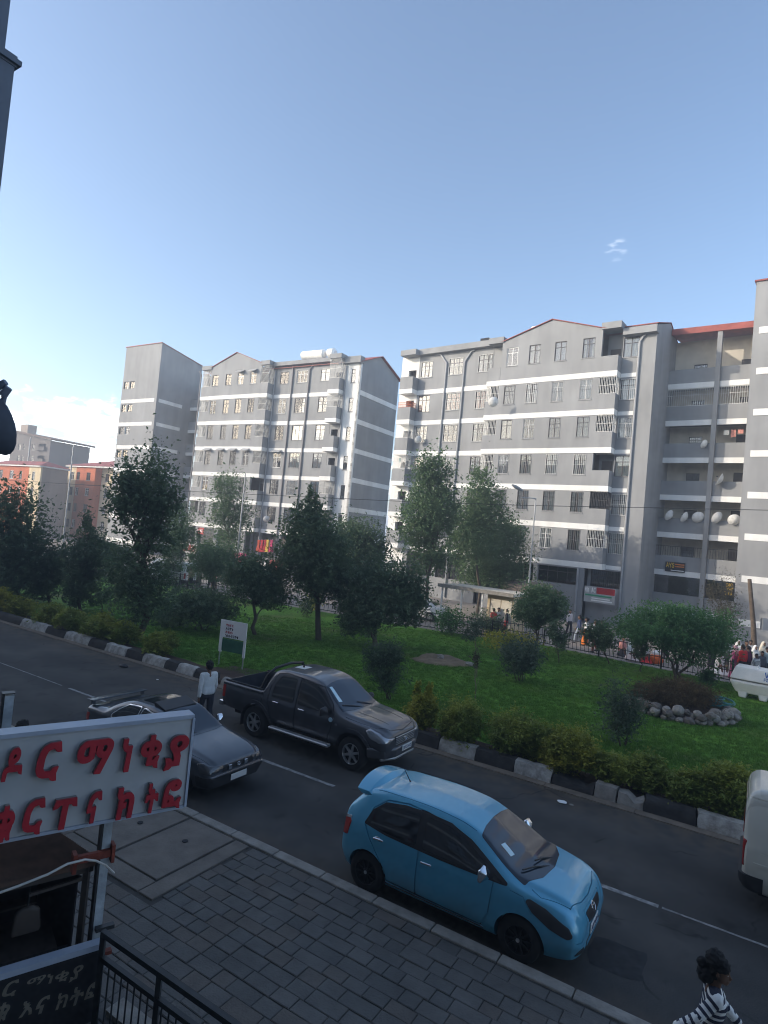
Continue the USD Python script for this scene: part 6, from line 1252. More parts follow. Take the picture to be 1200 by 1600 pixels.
# ---------------------------------------------------------------- lettering: outlines of the Ethiopic letters on the signs
GLYPH = {"ዶ":[88.0,95.4,[[[[0.0,24.4],[3.1,33.0],[10.0,39.9],[18.0,42.4],[23.0,42.5],[21.7,43.8],[16.0,57.3],[15.5,72.2],[17.8,80.9],[22.0,87.5],[28.2,92.5],[38.2,95.4],[51.2,94.9],[58.1,91.7],[63.3,86.6],[66.4,79.0],[66.4,68.4],[63.3,60.9],[57.8,54.8],[50.1,50.7],[42.9,49.3],[44.3,47.7],[53.9,43.4],[82.7,42.3],[88.0,14.4],[73.0,17.4],[68.1,23.0],[67.1,25.5],[24.3,25.5],[19.9,23.2],[18.7,0.0],[0.0,0.0]],[[35.4,72.8],[35.5,65.1],[39.8,65.8],[44.3,67.7],[47.3,72.0],[46.7,76.7],[44.1,78.5],[40.3,78.5],[38.6,77.8]]]]],"ር":[60.4,104.0,[[[[0.0,61.6],[4.2,82.1],[8.7,90.6],[13.6,96.1],[26.6,102.9],[54.6,104.0],[60.4,77.0],[49.8,77.0],[44.6,79.3],[39.0,87.0],[29.2,84.8],[26.3,82.7],[23.5,78.6],[20.8,70.9],[19.4,61.6],[19.4,37.3],[21.8,30.8],[24.0,29.0],[28.6,27.4],[38.7,27.4],[43.4,34.6],[48.8,36.9],[59.5,36.9],[55.5,20.3],[59.2,0.0],[49.3,0.0],[42.8,2.9],[38.5,10.1],[20.3,11.0],[11.5,14.6],[5.9,19.6],[1.7,27.2],[0.0,34.7]]]]],"ማ":[106.5,94.0,[[[[0.0,57.3],[0.6,69.8],[5.7,81.8],[14.0,89.4],[24.4,93.5],[88.0,94.0],[99.0,89.9],[103.3,85.7],[105.9,79.8],[106.5,69.5],[104.8,61.6],[80.0,0.0],[59.6,0.9],[77.1,43.5],[72.6,43.6],[65.6,45.5],[58.0,52.5],[55.5,61.4],[57.0,77.8],[53.0,77.7],[52.9,45.2],[41.1,36.5],[30.2,33.6],[19.4,34.2],[12.5,36.7],[4.1,44.5]],[[75.0,72.7],[75.4,62.1],[77.4,60.5],[84.1,60.2],[87.4,70.0],[86.8,75.3],[83.2,77.7],[76.2,77.9]],[[20.4,69.2],[20.0,55.9],[23.2,51.7],[29.0,50.7],[34.0,52.7],[34.0,77.6],[30.8,77.6],[25.0,75.3]]]]],"ነ":[39.9,93.9,[[[[0.0,78.8],[0.0,93.9],[19.4,93.9],[19.4,79.5],[20.6,74.9],[24.3,72.9],[39.9,72.2],[39.9,0.0],[20.5,0.0],[20.5,55.7],[17.1,56.1],[7.9,60.4],[1.7,69.0]]]]],"ቂ":[76.9,105.0,[[[[0.0,58.5],[0.0,68.6],[3.1,76.7],[8.7,82.3],[15.9,85.9],[28.4,87.6],[28.5,105.0],[47.9,105.0],[48.0,87.9],[54.0,87.5],[64.8,84.1],[73.2,76.9],[76.3,69.3],[76.9,61.5],[75.1,53.9],[67.9,45.0],[57.9,40.3],[47.9,38.9],[48.1,28.6],[53.6,28.6],[57.2,35.0],[63.2,38.0],[74.0,38.0],[70.0,20.5],[74.0,0.0],[58.7,3.1],[53.3,11.1],[28.5,11.2],[28.5,38.9],[20.2,39.7],[11.1,43.2],[4.3,48.7]],[[48.0,56.1],[53.8,57.6],[57.1,61.3],[57.4,64.5],[56.7,66.5],[52.9,69.3],[48.1,70.0]],[[20.0,66.7],[20.3,59.5],[22.2,57.9],[28.4,56.8],[28.4,70.3],[21.8,68.7]]]]],"ያ":[60.7,106.6,[[[[0.0,0.0],[4.2,19.2],[0.3,38.1],[11.0,38.1],[17.0,35.1],[20.6,28.7],[24.3,28.7],[24.3,35.2],[22.4,45.4],[19.7,51.7],[10.7,65.5],[7.3,74.5],[6.7,83.2],[8.5,92.0],[12.9,98.9],[22.4,104.8],[31.3,106.6],[46.3,105.0],[52.2,101.6],[58.8,93.3],[60.7,87.0],[60.7,76.2],[58.2,68.8],[51.1,60.5],[39.0,54.6],[43.2,42.6],[43.7,11.2],[21.1,11.2],[20.1,8.7],[15.2,3.0]],[[26.2,84.2],[27.1,75.9],[30.8,69.4],[32.5,69.5],[38.1,72.7],[40.2,75.1],[41.7,79.7],[41.3,85.6],[37.8,89.2],[30.3,89.2],[26.7,85.9]]]]],"ቁ":[77.0,93.9,[[[[0.0,51.4],[0.6,64.0],[6.3,73.4],[19.1,79.8],[28.4,80.6],[28.6,93.9],[47.9,93.9],[48.0,80.6],[57.2,79.8],[66.0,76.3],[73.3,69.7],[76.4,62.2],[77.0,54.9],[75.1,46.8],[69.2,39.4],[71.5,39.4],[67.5,22.3],[71.3,2.5],[60.3,2.5],[55.3,5.0],[50.7,12.5],[48.1,12.5],[47.9,0.0],[28.5,0.0],[28.5,31.7],[20.3,32.6],[12.2,35.5],[4.9,41.0]],[[52.5,32.5],[48.1,31.9],[48.1,29.4],[50.7,29.4]],[[48.0,49.5],[51.6,49.8],[56.7,53.1],[57.5,55.4],[57.2,58.2],[53.8,61.9],[48.0,63.5]],[[19.5,58.5],[19.9,53.0],[21.4,51.3],[28.4,49.2],[28.5,63.2],[25.5,63.0],[20.9,60.9]]]]],"ፐ":[78.7,93.9,[[[[0.0,65.8],[6.1,93.9],[73.4,93.9],[78.7,65.9],[63.7,68.9],[58.8,74.5],[57.9,76.9],[49.2,76.8],[49.2,0.0],[29.8,0.0],[29.7,76.9],[21.3,77.0],[20.7,75.1],[15.2,68.9]]]]],"ና":[60.4,94.0,[[[[0.0,51.6],[4.2,72.1],[8.7,80.6],[13.6,86.1],[26.6,92.9],[54.6,94.0],[60.4,67.0],[50.3,67.0],[43.8,69.9],[39.7,76.8],[33.9,76.5],[28.2,74.1],[24.9,70.8],[20.4,58.6],[19.8,48.9],[40.4,48.9],[40.4,0.0],[21.0,0.0],[21.0,32.4],[0.0,32.5]]]]],"ክ":[69.4,99.4,[[[[0.0,78.2],[0.0,99.4],[19.4,99.4],[19.4,81.1],[21.3,77.2],[30.7,81.4],[44.6,81.9],[52.4,80.1],[62.4,73.1],[67.2,64.1],[69.4,52.6],[69.4,0.0],[50.0,0.0],[49.5,54.2],[47.0,60.8],[45.3,62.5],[41.0,63.9],[34.3,63.2],[29.5,58.3],[27.9,52.4],[27.9,51.0],[39.9,52.4],[39.9,34.6],[30.5,33.2],[28.4,30.9],[27.8,0.0],[8.5,0.0],[8.5,32.3],[11.2,40.6],[8.5,40.7],[8.5,54.3],[10.8,62.1],[5.1,65.7],[1.8,71.0]]]]],"ት":[77.4,104.9,[[[[0.0,39.5],[5.8,66.4],[30.5,66.6],[23.8,68.2],[18.0,71.4],[13.5,76.5],[10.5,85.0],[10.5,104.9],[29.3,104.9],[29.9,88.2],[32.2,84.6],[33.9,83.9],[49.9,83.2],[50.0,66.4],[73.1,66.4],[77.4,46.6],[77.4,38.9],[64.2,40.7],[59.2,45.8],[57.8,49.0],[50.0,48.9],[49.9,0.0],[30.5,0.0],[30.4,48.9],[20.4,49.0],[16.8,42.6],[11.3,39.5]]]]],"ፎ":[77.6,105.1,[[[[0.0,62.8],[4.2,83.4],[10.4,94.1],[17.6,100.1],[32.5,105.1],[52.5,105.1],[62.0,101.5],[66.7,96.8],[69.4,90.7],[69.4,79.6],[63.7,70.7],[56.0,66.2],[40.7,65.1],[29.7,68.8],[23.8,76.0],[23.2,78.8],[20.8,72.1],[19.4,62.8],[19.4,52.2],[29.5,52.0],[39.6,48.5],[44.4,43.0],[46.4,37.0],[46.4,28.6],[56.8,28.6],[58.2,31.8],[63.2,36.8],[77.6,38.9],[73.5,20.0],[77.6,0.0],[62.5,3.0],[57.6,8.6],[56.6,11.2],[0.0,11.2]],[[41.7,86.3],[42.2,82.8],[43.3,82.1],[48.6,82.1],[50.4,84.0],[50.1,87.3],[47.9,88.6],[43.4,88.3]],[[19.6,35.7],[19.6,28.6],[24.3,28.6],[26.8,30.1],[27.3,33.2],[26.3,34.8],[23.7,35.7]]]]],"እ":[68.2,93.9,[[[[0.0,0.0],[21.0,50.5],[9.1,50.5],[15.0,65.3],[11.9,66.7],[7.2,71.3],[4.1,78.8],[3.4,93.9],[22.7,93.9],[23.4,83.3],[25.1,80.8],[28.2,79.9],[42.1,79.9],[37.0,67.5],[48.4,67.3],[42.6,52.4],[48.9,49.1],[58.4,38.4],[64.9,22.3],[68.2,0.0],[48.5,0.0],[47.2,13.5],[42.5,26.5],[37.3,33.0],[35.4,34.3],[21.6,0.0]]]]]}
def glyph_poly(ch, w, h):
    gw, gh, polys = GLYPH[ch]
    return shapely.MultiPolygon([Polygon([(x * w / gw, y * h / gh) for x, y in p[0]], [[(x * w / gw, y * h / gh) for x, y in r] for r in p[1:]]) for p in polys]).buffer(0)
def vplane(p0, d):
    """A vertical plane through p0 along the horizontal direction d: pixel -> (metres along d, height), and its 3x3 basis (along, into, up)."""
    d = np.array([d[0], d[1], 0.0]); d /= np.linalg.norm(d); nrm = np.array([-d[1], d[0], 0])
    def uz(px, py):
        q = fw + rt * (px - 600) / F_PX - up * (py - 800) / F_PX; X = CAM + q * (((p0 - CAM) @ nrm) / (q @ nrm)); return float((X - p0) @ d), float(X[2])
    return uz, np.stack([d, nrm, np.array([0, 0, 1.0])], 1)
L['sign_white'] = M_('sign_board_white', (0.36, 0.38, 0.39), 0.6, 0.10, 2.0, col2=(0.44, 0.46, 0.47))
L['letter_red'] = M_('sign_letter_red', (0.36, 0.018, 0.030), 0.5, 0.12, 4)
L['letter_side'] = M_('sign_letter_side', (0.20, 0.20, 0.20), 0.6, 0.1)
L['sign_black'] = M_('black_sign_board', (0.012, 0.013, 0.016), 0.5, 0.2, 3)
L['letter_pale'] = M_('pale_sign_letter', (0.16, 0.145, 0.115), 0.7, 0.25, 12)
L['post_paint'] = M_('pale_blue_post', (0.33, 0.37, 0.40), 0.6, 0.25, 6, 0.2)
L['rust'] = M_('red_oxide_paint', (0.16, 0.035, 0.022), 0.8, 0.4, 9, 0.3)
L['rail'] = M_('railing_paint', (0.018, 0.021, 0.023), 0.45, 0.3, 8)
L['cable'] = M_('pale_cable', (0.42, 0.42, 0.40), 0.6)
L['rope'] = M_('ochre_rope', (0.22, 0.17, 0.08), 0.9, 0.3, 20)
L['alu'] = M_('sign_edge_metal', (0.34, 0.39, 0.47), 0.4, 0.1)
# ---- the white signboard with red letters
def signboard():
    A = np.array([-3.505, 6.07, 0]); d = np.array([1.535, 1.135, 0]); uz, Mx = vplane(A, d)
    u1, z1 = uz(300, 1126); u0 = -1.6; zb_, zt = 2.235, 3.23
    t = thing('shop_signboard', 'white signboard with raised red Ethiopic letters on a post, lower left', 'signboard', A, 0)
    def put(name, mb, mat, parent=t, **k):
        v, f = mb.get() if isinstance(mb, MB) else (np.asarray(mb[0]), mb[1]); return obj(name, (v @ Mx.T, f), L[mat], parent, **k)
    b = put('board', MB().box(u0, u1, .0, .16, zb_, zt), 'sign_white')
    fr = MB(); fr.box(u0, u1 + .02, -.02, .18, zt + .002, zt + .045); fr.box(u1 + .002, u1 + .03, -.02, .18, zb_ - .02, zt); fr.box(u0, u1, -.015, .175, zb_ - .035, zb_ - .002)
    put('frame', fr, 'alu')
    rows = [[('ዶ', 22, 392, 152, 582), ('ር', 208, 362, 362, 590), ('ማ', 440, 346, 658, 550), ('ነ', 700, 340, 765, 536), ('ቂ', 812, 320, 946, 518), ('ያ', 962, 322, 1098, 520)],
            [('ቁ', -40, 732, 95, 940), ('ር', 132, 692, 266, 900), ('ፐ', 298, 690, 452, 866), ('ና', 505, 648, 597, 830), ('ክ', 672, 622, 790, 806), ('ት', 842, 600, 932, 772), ('ፎ', 948, 580, 1066, 752)]]
    for row in rows:
        for ch, x0, y0, x1, y1 in row:
            px = [(x * .26667, 1060 + y * .26667) for x, y in ((x0, y1), (x1, y0))]
            (ua, za), (ub, zb2) = uz(*px[0]), uz(*px[1])
            # the boxes were read on tilted lettering: the top right corner lies higher than the letter's own top
            cx = (x0 + x1) / 2; (uc, zlo), (_, zhi) = uz(cx * .26667, 1060 + (y1 - 2) * .26667), uz(cx * .26667, 1060 + (y0 + 4) * .26667)
            w = max(ub - ua, .10) * 1.08; h = zhi - zlo
            pg = shapely.affinity.skew(glyph_poly(ch, w * .96, h), 5, origin=(0, 0)); pg = shapely.affinity.translate(pg, ua - .03, zlo)
            v, f = MB().poly(pg, .028).get(); face = put('letter', (v + [0, -.075, 0], f), 'letter_red')
            v, f = MB().poly(pg.buffer(-.001), .046).get(); obj('letter_edge', ((v + [0, -.0468, 0]) @ Mx.T, f), L['letter_side'], face)
    up_, _ = uz(176, 1290)
    put('post', MB().box(up_ - .045, up_ + .045, .17, .26, .1, zt - .1), 'post_paint'); put('post_edge', MB().box(up_ - .07, up_ - .046, .165, .265, .1, zb_), 'plastic')
    bz = uz(178, 1340)[1]
    br = MB(); br.box(up_ - .32, up_ + .06, .12, .168, bz - .05, bz + .03); br.box(up_ - .34, up_ - .30, .08, .20, bz - .13, bz + .07); br.box(up_ + .05, up_ + .085, .10, .22, bz - .11, bz + .08)
    put('clamp', br, 'rust')
    for py in (1462, 1502):
        zz = uz(160, py)[1]; put('bracket', MB().box(up_ - .03, up_ + .16, .10, .165, zz - .02, zz + .02), 'rust' if py > 1480 else 'rail')
    # lower black board on the same line
    t2 = thing('black_signboard', 'black signboard with pale handwritten Ethiopic letters and a bright top edge, bottom left corner', 'signboard', A, 0)
    def put2(name, mb, mat, **k):
        v, f = mb.get() if isinstance(mb, MB) else mb; return obj(name, (v @ Mx.T, f), L[mat], t2, **k)
    ue, ze = uz(161, 1468); zl = ze
    put2('board', MB().box(u0, ue, -.04, .02, .10, zl - .062), 'sign_black'); put2('top_edge', MB().box(u0, ue + .012, -.06, .05, zl - .06, zl), 'alu')
    rows = [[('ር', 2, 682, 68, 760), ('ማ', 112, 662, 195, 706), ('ነ', 198, 648, 228, 700), ('ቂ', 235, 636, 298, 694), ('ያ', 305, 614, 356, 686)],
            [('ቁ', -40, 780, 30, 870), ('እ', 82, 768, 142, 842), ('ና', 150, 752, 206, 832), ('ክ', 240, 732, 292, 810), ('ት', 300, 708, 362, 796), ('ፎ', 372, 688, 430, 770)]]
    for row in rows:
        for ch, x0, y0, x1, y1 in row:
            q = lambda x, y: uz(x * .35, 1290 + y * .35)
            ua, ub = q(x0, (y0 + y1) / 2)[0], q(x1, (y0 + y1) / 2)[0]; cx = (x0 + x1) / 2; zlo, zhi = q(cx, y1 - 4)[1], q(cx, y0 + 4)[1]
            pg = glyph_poly(ch, ub - ua, zhi - zlo); th = pg.buffer(-.0035); pg = th if not th.is_empty else pg
            v, f = MB().poly(shapely.affinity.skew(pg, 12, origin=(0, 0)), .004).get(); put2('letter', (v + [ua, -.0442, zlo], f), 'letter_pale')
signboard()
def second_post():
    P_ = CAM + (fw + rt * (15 - 600) / F_PX - up * (1083 - 800) / F_PX) * 7.5
    t = thing('sign_post', 'pale square post with a dark edge rising behind the white signboard, left edge', 'post', (P_[0], P_[1], 0), 36.5)
    obj('post', MB().box(-.05, .05, -.05, .05, .1, P_[2] - .02), L['post_paint'], t); obj('edge', MB().box(-.078, -.052, -.055, .055, .1, P_[2]), L['plastic'], t); obj('cap', MB().box(-.08, .055, -.058, .058, P_[2] + .001, P_[2] + .012), L['rail'], t)
    t2 = thing('small_red_sign', 'edge of a small red sign beside the pale post, at the left edge', 'sign', (P_[0], P_[1], 0), 36.5)
    obj('board', MB().box(-.9, -.13, -.03, .02, P_[2] - .42, P_[2] - .12), L['letter_red'], t2); obj('stay', MB().box(-.55, -.50, .021, .06, .1, P_[2] - .2), L['rail'], t2)
second_post()
# ---- kiosk with a corrugated roof behind the signs
def kiosk():
    c0 = at(137, 1348, 1.62) * [1, 1, 0]; e1 = np.array([-.80, -.60, 0]); e2 = np.array([-.835, .55, 0]); t = thing('street_kiosk', 'small kiosk with a brown corrugated roof below the white signboard', 'kiosk', c0, 0)
    zr = 1.62; n = 56; mb = MB(); V = []
    for i in range(n + 1):
        a = e2 * .98 * (i / n) - e2 * .06; hz = .012 * math.sin(i * math.pi)
        hz = .018 * (1 if i % 2 else -1)
        for k, s_ in enumerate((-.12, 2.4)): V.append(a + e1 * s_ + np.array([0, 0, zr + hz + .02 * (i / n)]))
    F_ = [[2 * i, 2 * i + 1, 2 * i + 3, 2 * i + 2] for i in range(n)]
    V = np.array(V); mb.add(V, F_); mb.add(V - [0, 0, .006], [q[::-1] for q in F_]); obj('roof_sheet', mb, L['roofrust'], t)
    fr = MB()
    for a, b in ((0, 0), (0, .85), (2.2, 0), (2.2, .85)):
        p = e1 * a + e2 * b; fr.bar(p + [0, 0, .1], p + [0, 0, zr - .03], .06)
    fr.bar(e1 * -.06 + [0, 0, zr - .06], e1 * 2.3 + [0, 0, zr - .06], .05, .07); fr.bar(e1 * 0 + [0, 0, zr - .18], e1 * .0 + e2 * .8 + [0, 0, zr - .18], .04); fr.bar(e1 * -.02 + e2 * .0 + [0, 0, zr - .16], e1 * .55 + [0, 0, zr - .20], .03)
    obj('frame', fr, L['frame_dark'], t)
    bw = MB(); q0, q1 = e2 * .86, e2 * .86 + e1 * 2.2; bw.add([q0 + [0, 0, .1], q1 + [0, 0, .1], q1 + [0, 0, zr - .04], q0 + [0, 0, zr - .04]], [[0, 1, 2, 3], [3, 2, 1, 0]]); obj('back_wall', bw, L['dark'], t)
    obj('side_wall', MB().bar(e2 * .10 + e1 * .03 + [0, 0, .85], e2 * .84 + e1 * .03 + [0, 0, .85], .02, 1.45), L['dark'], t)
    sh_ = MB()
    for z in (.95, 1.25): sh_.bar(e1 * .1 + e2 * .75 + [0, 0, z], e1 * 2.1 + e2 * .75 + [0, 0, z], .16, .025)
    obj('shelf', sh_, L['frame_dark'], t, kind='stuff')
    ct = MB(); p = e1 * .05 + e2 * .1; ct.bar(e1 * .05 + e2 * .45 + [0, 0, .7], e1 * 2.15 + e2 * .45 + [0, 0, .7], .70, .04); obj('counter', ct, L['frame_dark'], t)
    lo = MB(); lo.bar(e1 * .05 + e2 * .12 + [0, 0, .4], e1 * 2.15 + e2 * .12 + [0, 0, .4], .03, .58); obj('front_panel', lo, L['dark'], t)
    for i, (s_, z, r_) in enumerate(((1.25, 1.18, .13), (1.55, 1.10, .16))):
        th = np.linspace(0, 2 * np.pi, 22); pts = np.array([c0 + e1 * (s_ + r_ * .6 * math.cos(a)) + e2 * .12 + np.array([0, 0, z + r_ * 1.25 * math.sin(a)]) for a in th]) - c0
        b = thing('hanging_strap', ['ochre strap loop hanging in the kiosk opening', 'larger ochre strap loop hanging nearest the left edge'][i], 'strap', c0, 0); obj('loop', MB().tube(pts, .022, 6, cap=False), L['rope'], b, smooth=50); obj('buckle', MB().box(pts[5][0] - .03, pts[5][0] + .03, pts[5][1] - .02, pts[5][1] + .02, pts[5][2] - .03, pts[5][2] + .03), L['metal'], b)
    for i, (s_, z, w, h, m) in enumerate(((.9, 1.2, .16, .45, 'darkwall'), (.45, 1.05, .22, .24, 'frame_dark'), (1.9, 1.1, .2, .45, 'darkwall'))):
        q = e1 * s_ + e2 * .2 + np.array([0, 0, z]); hull = m3.Manifold.batch_hull([m3.Manifold.sphere(.035, 8).translate(tuple(q + e1 * dx * w / 2 * k + np.array([0, 0, dz * h / 2]))) for dx in (-1, 1) for dz, k in ((-1, 1), (.7, .8), (1, .3))])
        b = thing('hanging_bag', ['long bag hanging in the middle of the kiosk', 'squat dark bag on the right in the kiosk', 'dark bag hanging far left in the kiosk'][i], 'bag', c0, 0); obj('bag', hull, L[m], b, smooth=50); obj('strap', MB().tube([q + [0, 0, h / 2], q + [0, 0, zr - .08 - z]], .012, 5), L['rail'], b)
kiosk()
def loose_cable():
    px = [(-20, 1402), (30, 1384), (75, 1366), (105, 1350), (133, 1343), (150, 1345), (165, 1352), (178, 1364)]
    pts = [CAM + (fw + rt * (x - 600) / F_PX - up * (y - 800) / F_PX) * dd for (x, y), dd in zip(px, np.linspace(5.35, 6.35, len(px)))]
    tag(obj('cable', MB().tube(pts, .011, 6), L['cable'], smooth=50), 'thin pale cable sagging from the post across the kiosk front', 'cable')
loose_cable()
# ---- iron railing along the terrace
def railing():
    p0 = np.array([-2.56, 6.60, 0]); d = -rb; t = thing('terrace_railing', 'black iron railing with upright bars at the bottom left, leading off from the signpost', 'railing', p0, 0)
    Lr = 7.0
    for z, w in ((1.10, .055), (.85, .05), (.16, .04)):
        obj('rail', MB().bar(np.array([0, 0, z]), d * Lr + [0, 0, z], w), L['rail'], t)
    for i in range(int(Lr / .105)):
        q = d * (.06 + .105 * i); obj('bar', MB().tube([q + [0, 0, .17], q + [0, 0, .84]], .009, 6), L['rail'], t)
    for s_ in (.02, .93, 2.5, 4.1, 5.7): q = d * s_; obj('post', MB().bar(q + [0, 0, .1], q + [0, 0, 1.12], .05), L['rail'], t)
railing()
tag(obj('terrace_kerb', MB().bar(np.array([-2.45, 6.86, .15]), np.array([-2.45, 6.86, .15]) - rb * 8, .22, .06), L['kerbstone']), kind='structure')

# ---- things in the park and beyond
def park_sign():
    X = at(336, 1038, .1); d = depth(X); sc = F_PX / d; dr = np.array([.90, -.43, 0]); uz, Mx = vplane(np.array([X[0], X[1], 0]), dr)
    t = thing('park_signboard', 'small white park signboard on two legs with a green lower panel, on the lawn', 'signboard', (X[0], X[1], 0), 0)
    put = lambda n, mb, m, p=t: obj(n, ((mb.get() if isinstance(mb, MB) else mb)[0] @ Mx.T, (mb.get() if isinstance(mb, MB) else mb)[1]), L[m], p)
    ua, ub = uz(344, 985)[0], uz(384, 1000)[0]; zt, zm, zl = uz(366, 971)[1], uz(362, 998)[1], uz(360, 1020)[1]
    put('board', MB().box(ua, ub, 0, .03, zm, zt), 'frame_white'); put('leg', MB().box(ua, ua + .13, .002, .045, zl - .03, zm - .002), 'frame_white'); put('leg', MB().box(ub - .10, ub, .002, .045, zl - .1, zm - .002), 'frame_white')
    L['sign_green'] = M_('green_sign_panel', (0.02, 0.10, 0.06), 0.6, 0.3, 5); put('green_panel', MB().box(ua + .14, ub - .11, .01, .03, zl + .02, zm - .05), 'sign_green')
    for u_ in (ua + .06, ub - .05): put('stake', MB().box(u_ - .02, u_ + .02, .008, .04, .0, zl - .03), 'metal')
    L['ink'] = M_('sign_ink', (0.04, 0.02, 0.03), 0.7)
    for i, (s_, m) in enumerate((('ማቁናር', 'letter_red'), ('ዶርማነ', 'ink'), ('ያቂክት', 'letter_red'), ('ነክትናርማቁ', 'ink'))):
        h = (zt - zm) * .15; u_ = ua + .26; z = zt - .12 - (i + .85) * (zt - zm) * .20; mb = MB()
        for ch in s_:
            if ch == ' ': u_ += h * .5; continue
            mb.poly(shapely.affinity.translate(glyph_poly(ch, h * .75, h), u_, z), .004); u_ += h * .92
            if u_ > ub - .12: break
        v, f = mb.get(); put('text_line', (v + [0, -.0045, 0], f), m)
park_sign()
def railing_panel(t, a, b, h, spacing, singles=True):
    d = b - a; Lr = np.linalg.norm(d); d = d / Lr
    for z in (h - .06, h * .55, .14): obj('rail', MB().bar(a + [0, 0, z], b + [0, 0, z], .035), L['rail'], t)
    n = int(Lr / 2.4)
    for i in range(n + 1): q = a + d * Lr * i / max(n, 1); obj('post', MB().bar(q + [0, 0, -.1], q + [0, 0, h + .06], .07), L['rail'], t)
    m = int(Lr / spacing); mb = MB()
    for i in range(m):
        q = a + d * (i + .5) * Lr / m
        if singles: obj('bar', MB().bar(q + [0, 0, .1], q + [0, 0, h], .022), L['rail'], t)
        else: mb.bar(q + [0, 0, .1], q + [0, 0, h], .022)
    if not singles: obj('bars', mb, L['rail'], t, kind='stuff')
def fences():
    f = [p + np.array([0, 0, .1]) for p in FENCE]
    t = thing('park_railing', 'black iron railing between the lawn and the pale street, right side of the park', 'railing', f[1], 0)
    for a, b in ((f[1], f[2]), (f[2], f[3])): railing_panel(t, a - f[1], b - f[1], 1.05, .22)
    t = thing('park_railing', 'black iron railing at the far left of the park, beyond the trees', 'railing', f[3], 0)
    for a, b in ((f[3], f[4]), (f[4], f[5]), (f[5], f[6]), (f[6], f[7])): railing_panel(t, a - f[3], b - f[3], 1.05, .30, False)
fences()
L['stone'] = [M_('field_stone_%s' % 'abc'[i], c, 0.9, 0.25, 6, 0.5, 20) for i, c in enumerate([(0.19, 0.17, 0.145), (0.26, 0.24, 0.21), (0.13, 0.115, 0.10)])]
L['drygrass'] = leaf_mat('dry_grass', (0.09, 0.065, 0.032), (0.33, 0.22, 0.10))
L['hose'] = M_('teal_hose', (0.03, 0.17, 0.17), 0.5, 0.2, 6)
L['clay'] = M_('pale_clay_soil', (0.17, 0.13, 0.085), 0.95, 0.25, 2, 0.8, 10)
def rock(r, seed, flat=.7):
    m = trimesh.creation.icosphere(2, 1.0); v = np.asarray(m.vertices); n = meshkit.fbm(v * 1.4 + seed * 7.3, 3, seed); v = v * (0.7 + .6 * n)[:, None]; q = np.round(v * 3.0) / 3.0; v = v * .65 + q * .35
    return v * np.array([r, r * .8, r * flat]), np.asarray(m.faces)
def stone_ring():
    c = at(1062, 1112, .1); sc = F_PX / depth(c); rg = np.random.default_rng(21)
    right = np.array([rt[0], rt[1], 0]); right /= np.linalg.norm(right); ahead = np.array([fw[0], fw[1], 0])
    t = thing('stone_ring', 'ring of piled field stones around a planted mound, right side of the lawn', 'stone border', c, 0)
    a_, b_ = 78 / sc, 1.55; k = 0
    for lay, (n, zz) in enumerate(((44, .10), (34, .28), (14, .42))):
        for i in range(n):
            th = 2 * math.pi * (i + rg.random() * .6) / n; r_ = rg.uniform(.10, .21) * (1 if lay < 2 else 1.15); rr = 1 + rg.normal() * .05 - .04 * lay
            th = -math.pi * .05 - math.pi * .9 * (i + rg.random() * .5) / n if lay == 2 else th
            v, f = rock(r_, 300 + k, rg.uniform(.6, .85)); v = v @ rotz(rg.uniform(0, 360)).T; p = right * a_ * rr * math.cos(th) + ahead * b_ * rr * math.sin(th) + np.array([0, 0, zz * .8]); k += 1
            obj('stone', (v + p, f), L['stone'][rg.integers(3)], t, smooth=25)
    # mound of dry ground cover
    g = thing('planted_mound', 'mound of dry brown ground cover inside the stone ring', 'mound', c, 0)
    n1 = 26; xs = np.linspace(-1, 1, n1); X_, Y_ = np.meshgrid(xs, xs); rr = np.clip(1 - X_ ** 2 - Y_ ** 2, 0, 1) ** .6; Z = .48 * rr * (0.75 + .5 * meshkit.fbm(np.stack([X_ * 2, Y_ * 2, X_ * 0], -1), 3, 4))
    V = np.stack([(X_ * a_ * .86 - .2), Y_ * b_ * .86, Z], -1).reshape(-1, 3); V = V[:, :1] * right + V[:, 1:2] * ahead + np.column_stack([0 * V[:, 2], 0 * V[:, 2], V[:, 2] - .02])
    F_ = [[i * n1 + j, i * n1 + j + 1, (i + 1) * n1 + j + 1, (i + 1) * n1 + j] for i in range(n1 - 1) for j in range(n1 - 1)]
    obj('earth', (V, np.vstack([np.array(F_)[:, [0, 1, 2]], np.array(F_)[:, [0, 2, 3]]])), L['soil'], g, smooth=True)
    bl = [(*(right * dx + np.array([0, 0, dz])), rx, rx * .9, rz) for dx, dz, rx, rz in ((-.9, .48, .80, .32), (-.1, .70, 1.0, .34), (.5, .55, .75, .3), (-1.3, .35, .5, .25))]
    v, f = leaves(bl, 16000, .07, 5, .25, up_bias=.9, aspect=.16, shell=.6); obj('ground_cover', (v, f), L['drygrass'], g)
    hpile = thing('hose_pile', 'tangled teal hose lying on the right end of the stone ring', 'hose', c + right * a_ * .62, 0)
    pts = []
    for q in np.linspace(0, 1, 260):
        th = q * 2 * math.pi * 9; r_ = .42 + .14 * math.sin(q * 31); pts.append(right * (r_ * math.cos(th) * 1.35 + .1 * math.sin(q * 17)) + ahead * (r_ * math.sin(th) * .8) + np.array([0, 0, .42 + .10 * math.sin(q * 43) + .12 * q]))
    obj('hose', MB().tube(pts, .022, 6), L['hose'], hpile, smooth=50)
stone_ring()
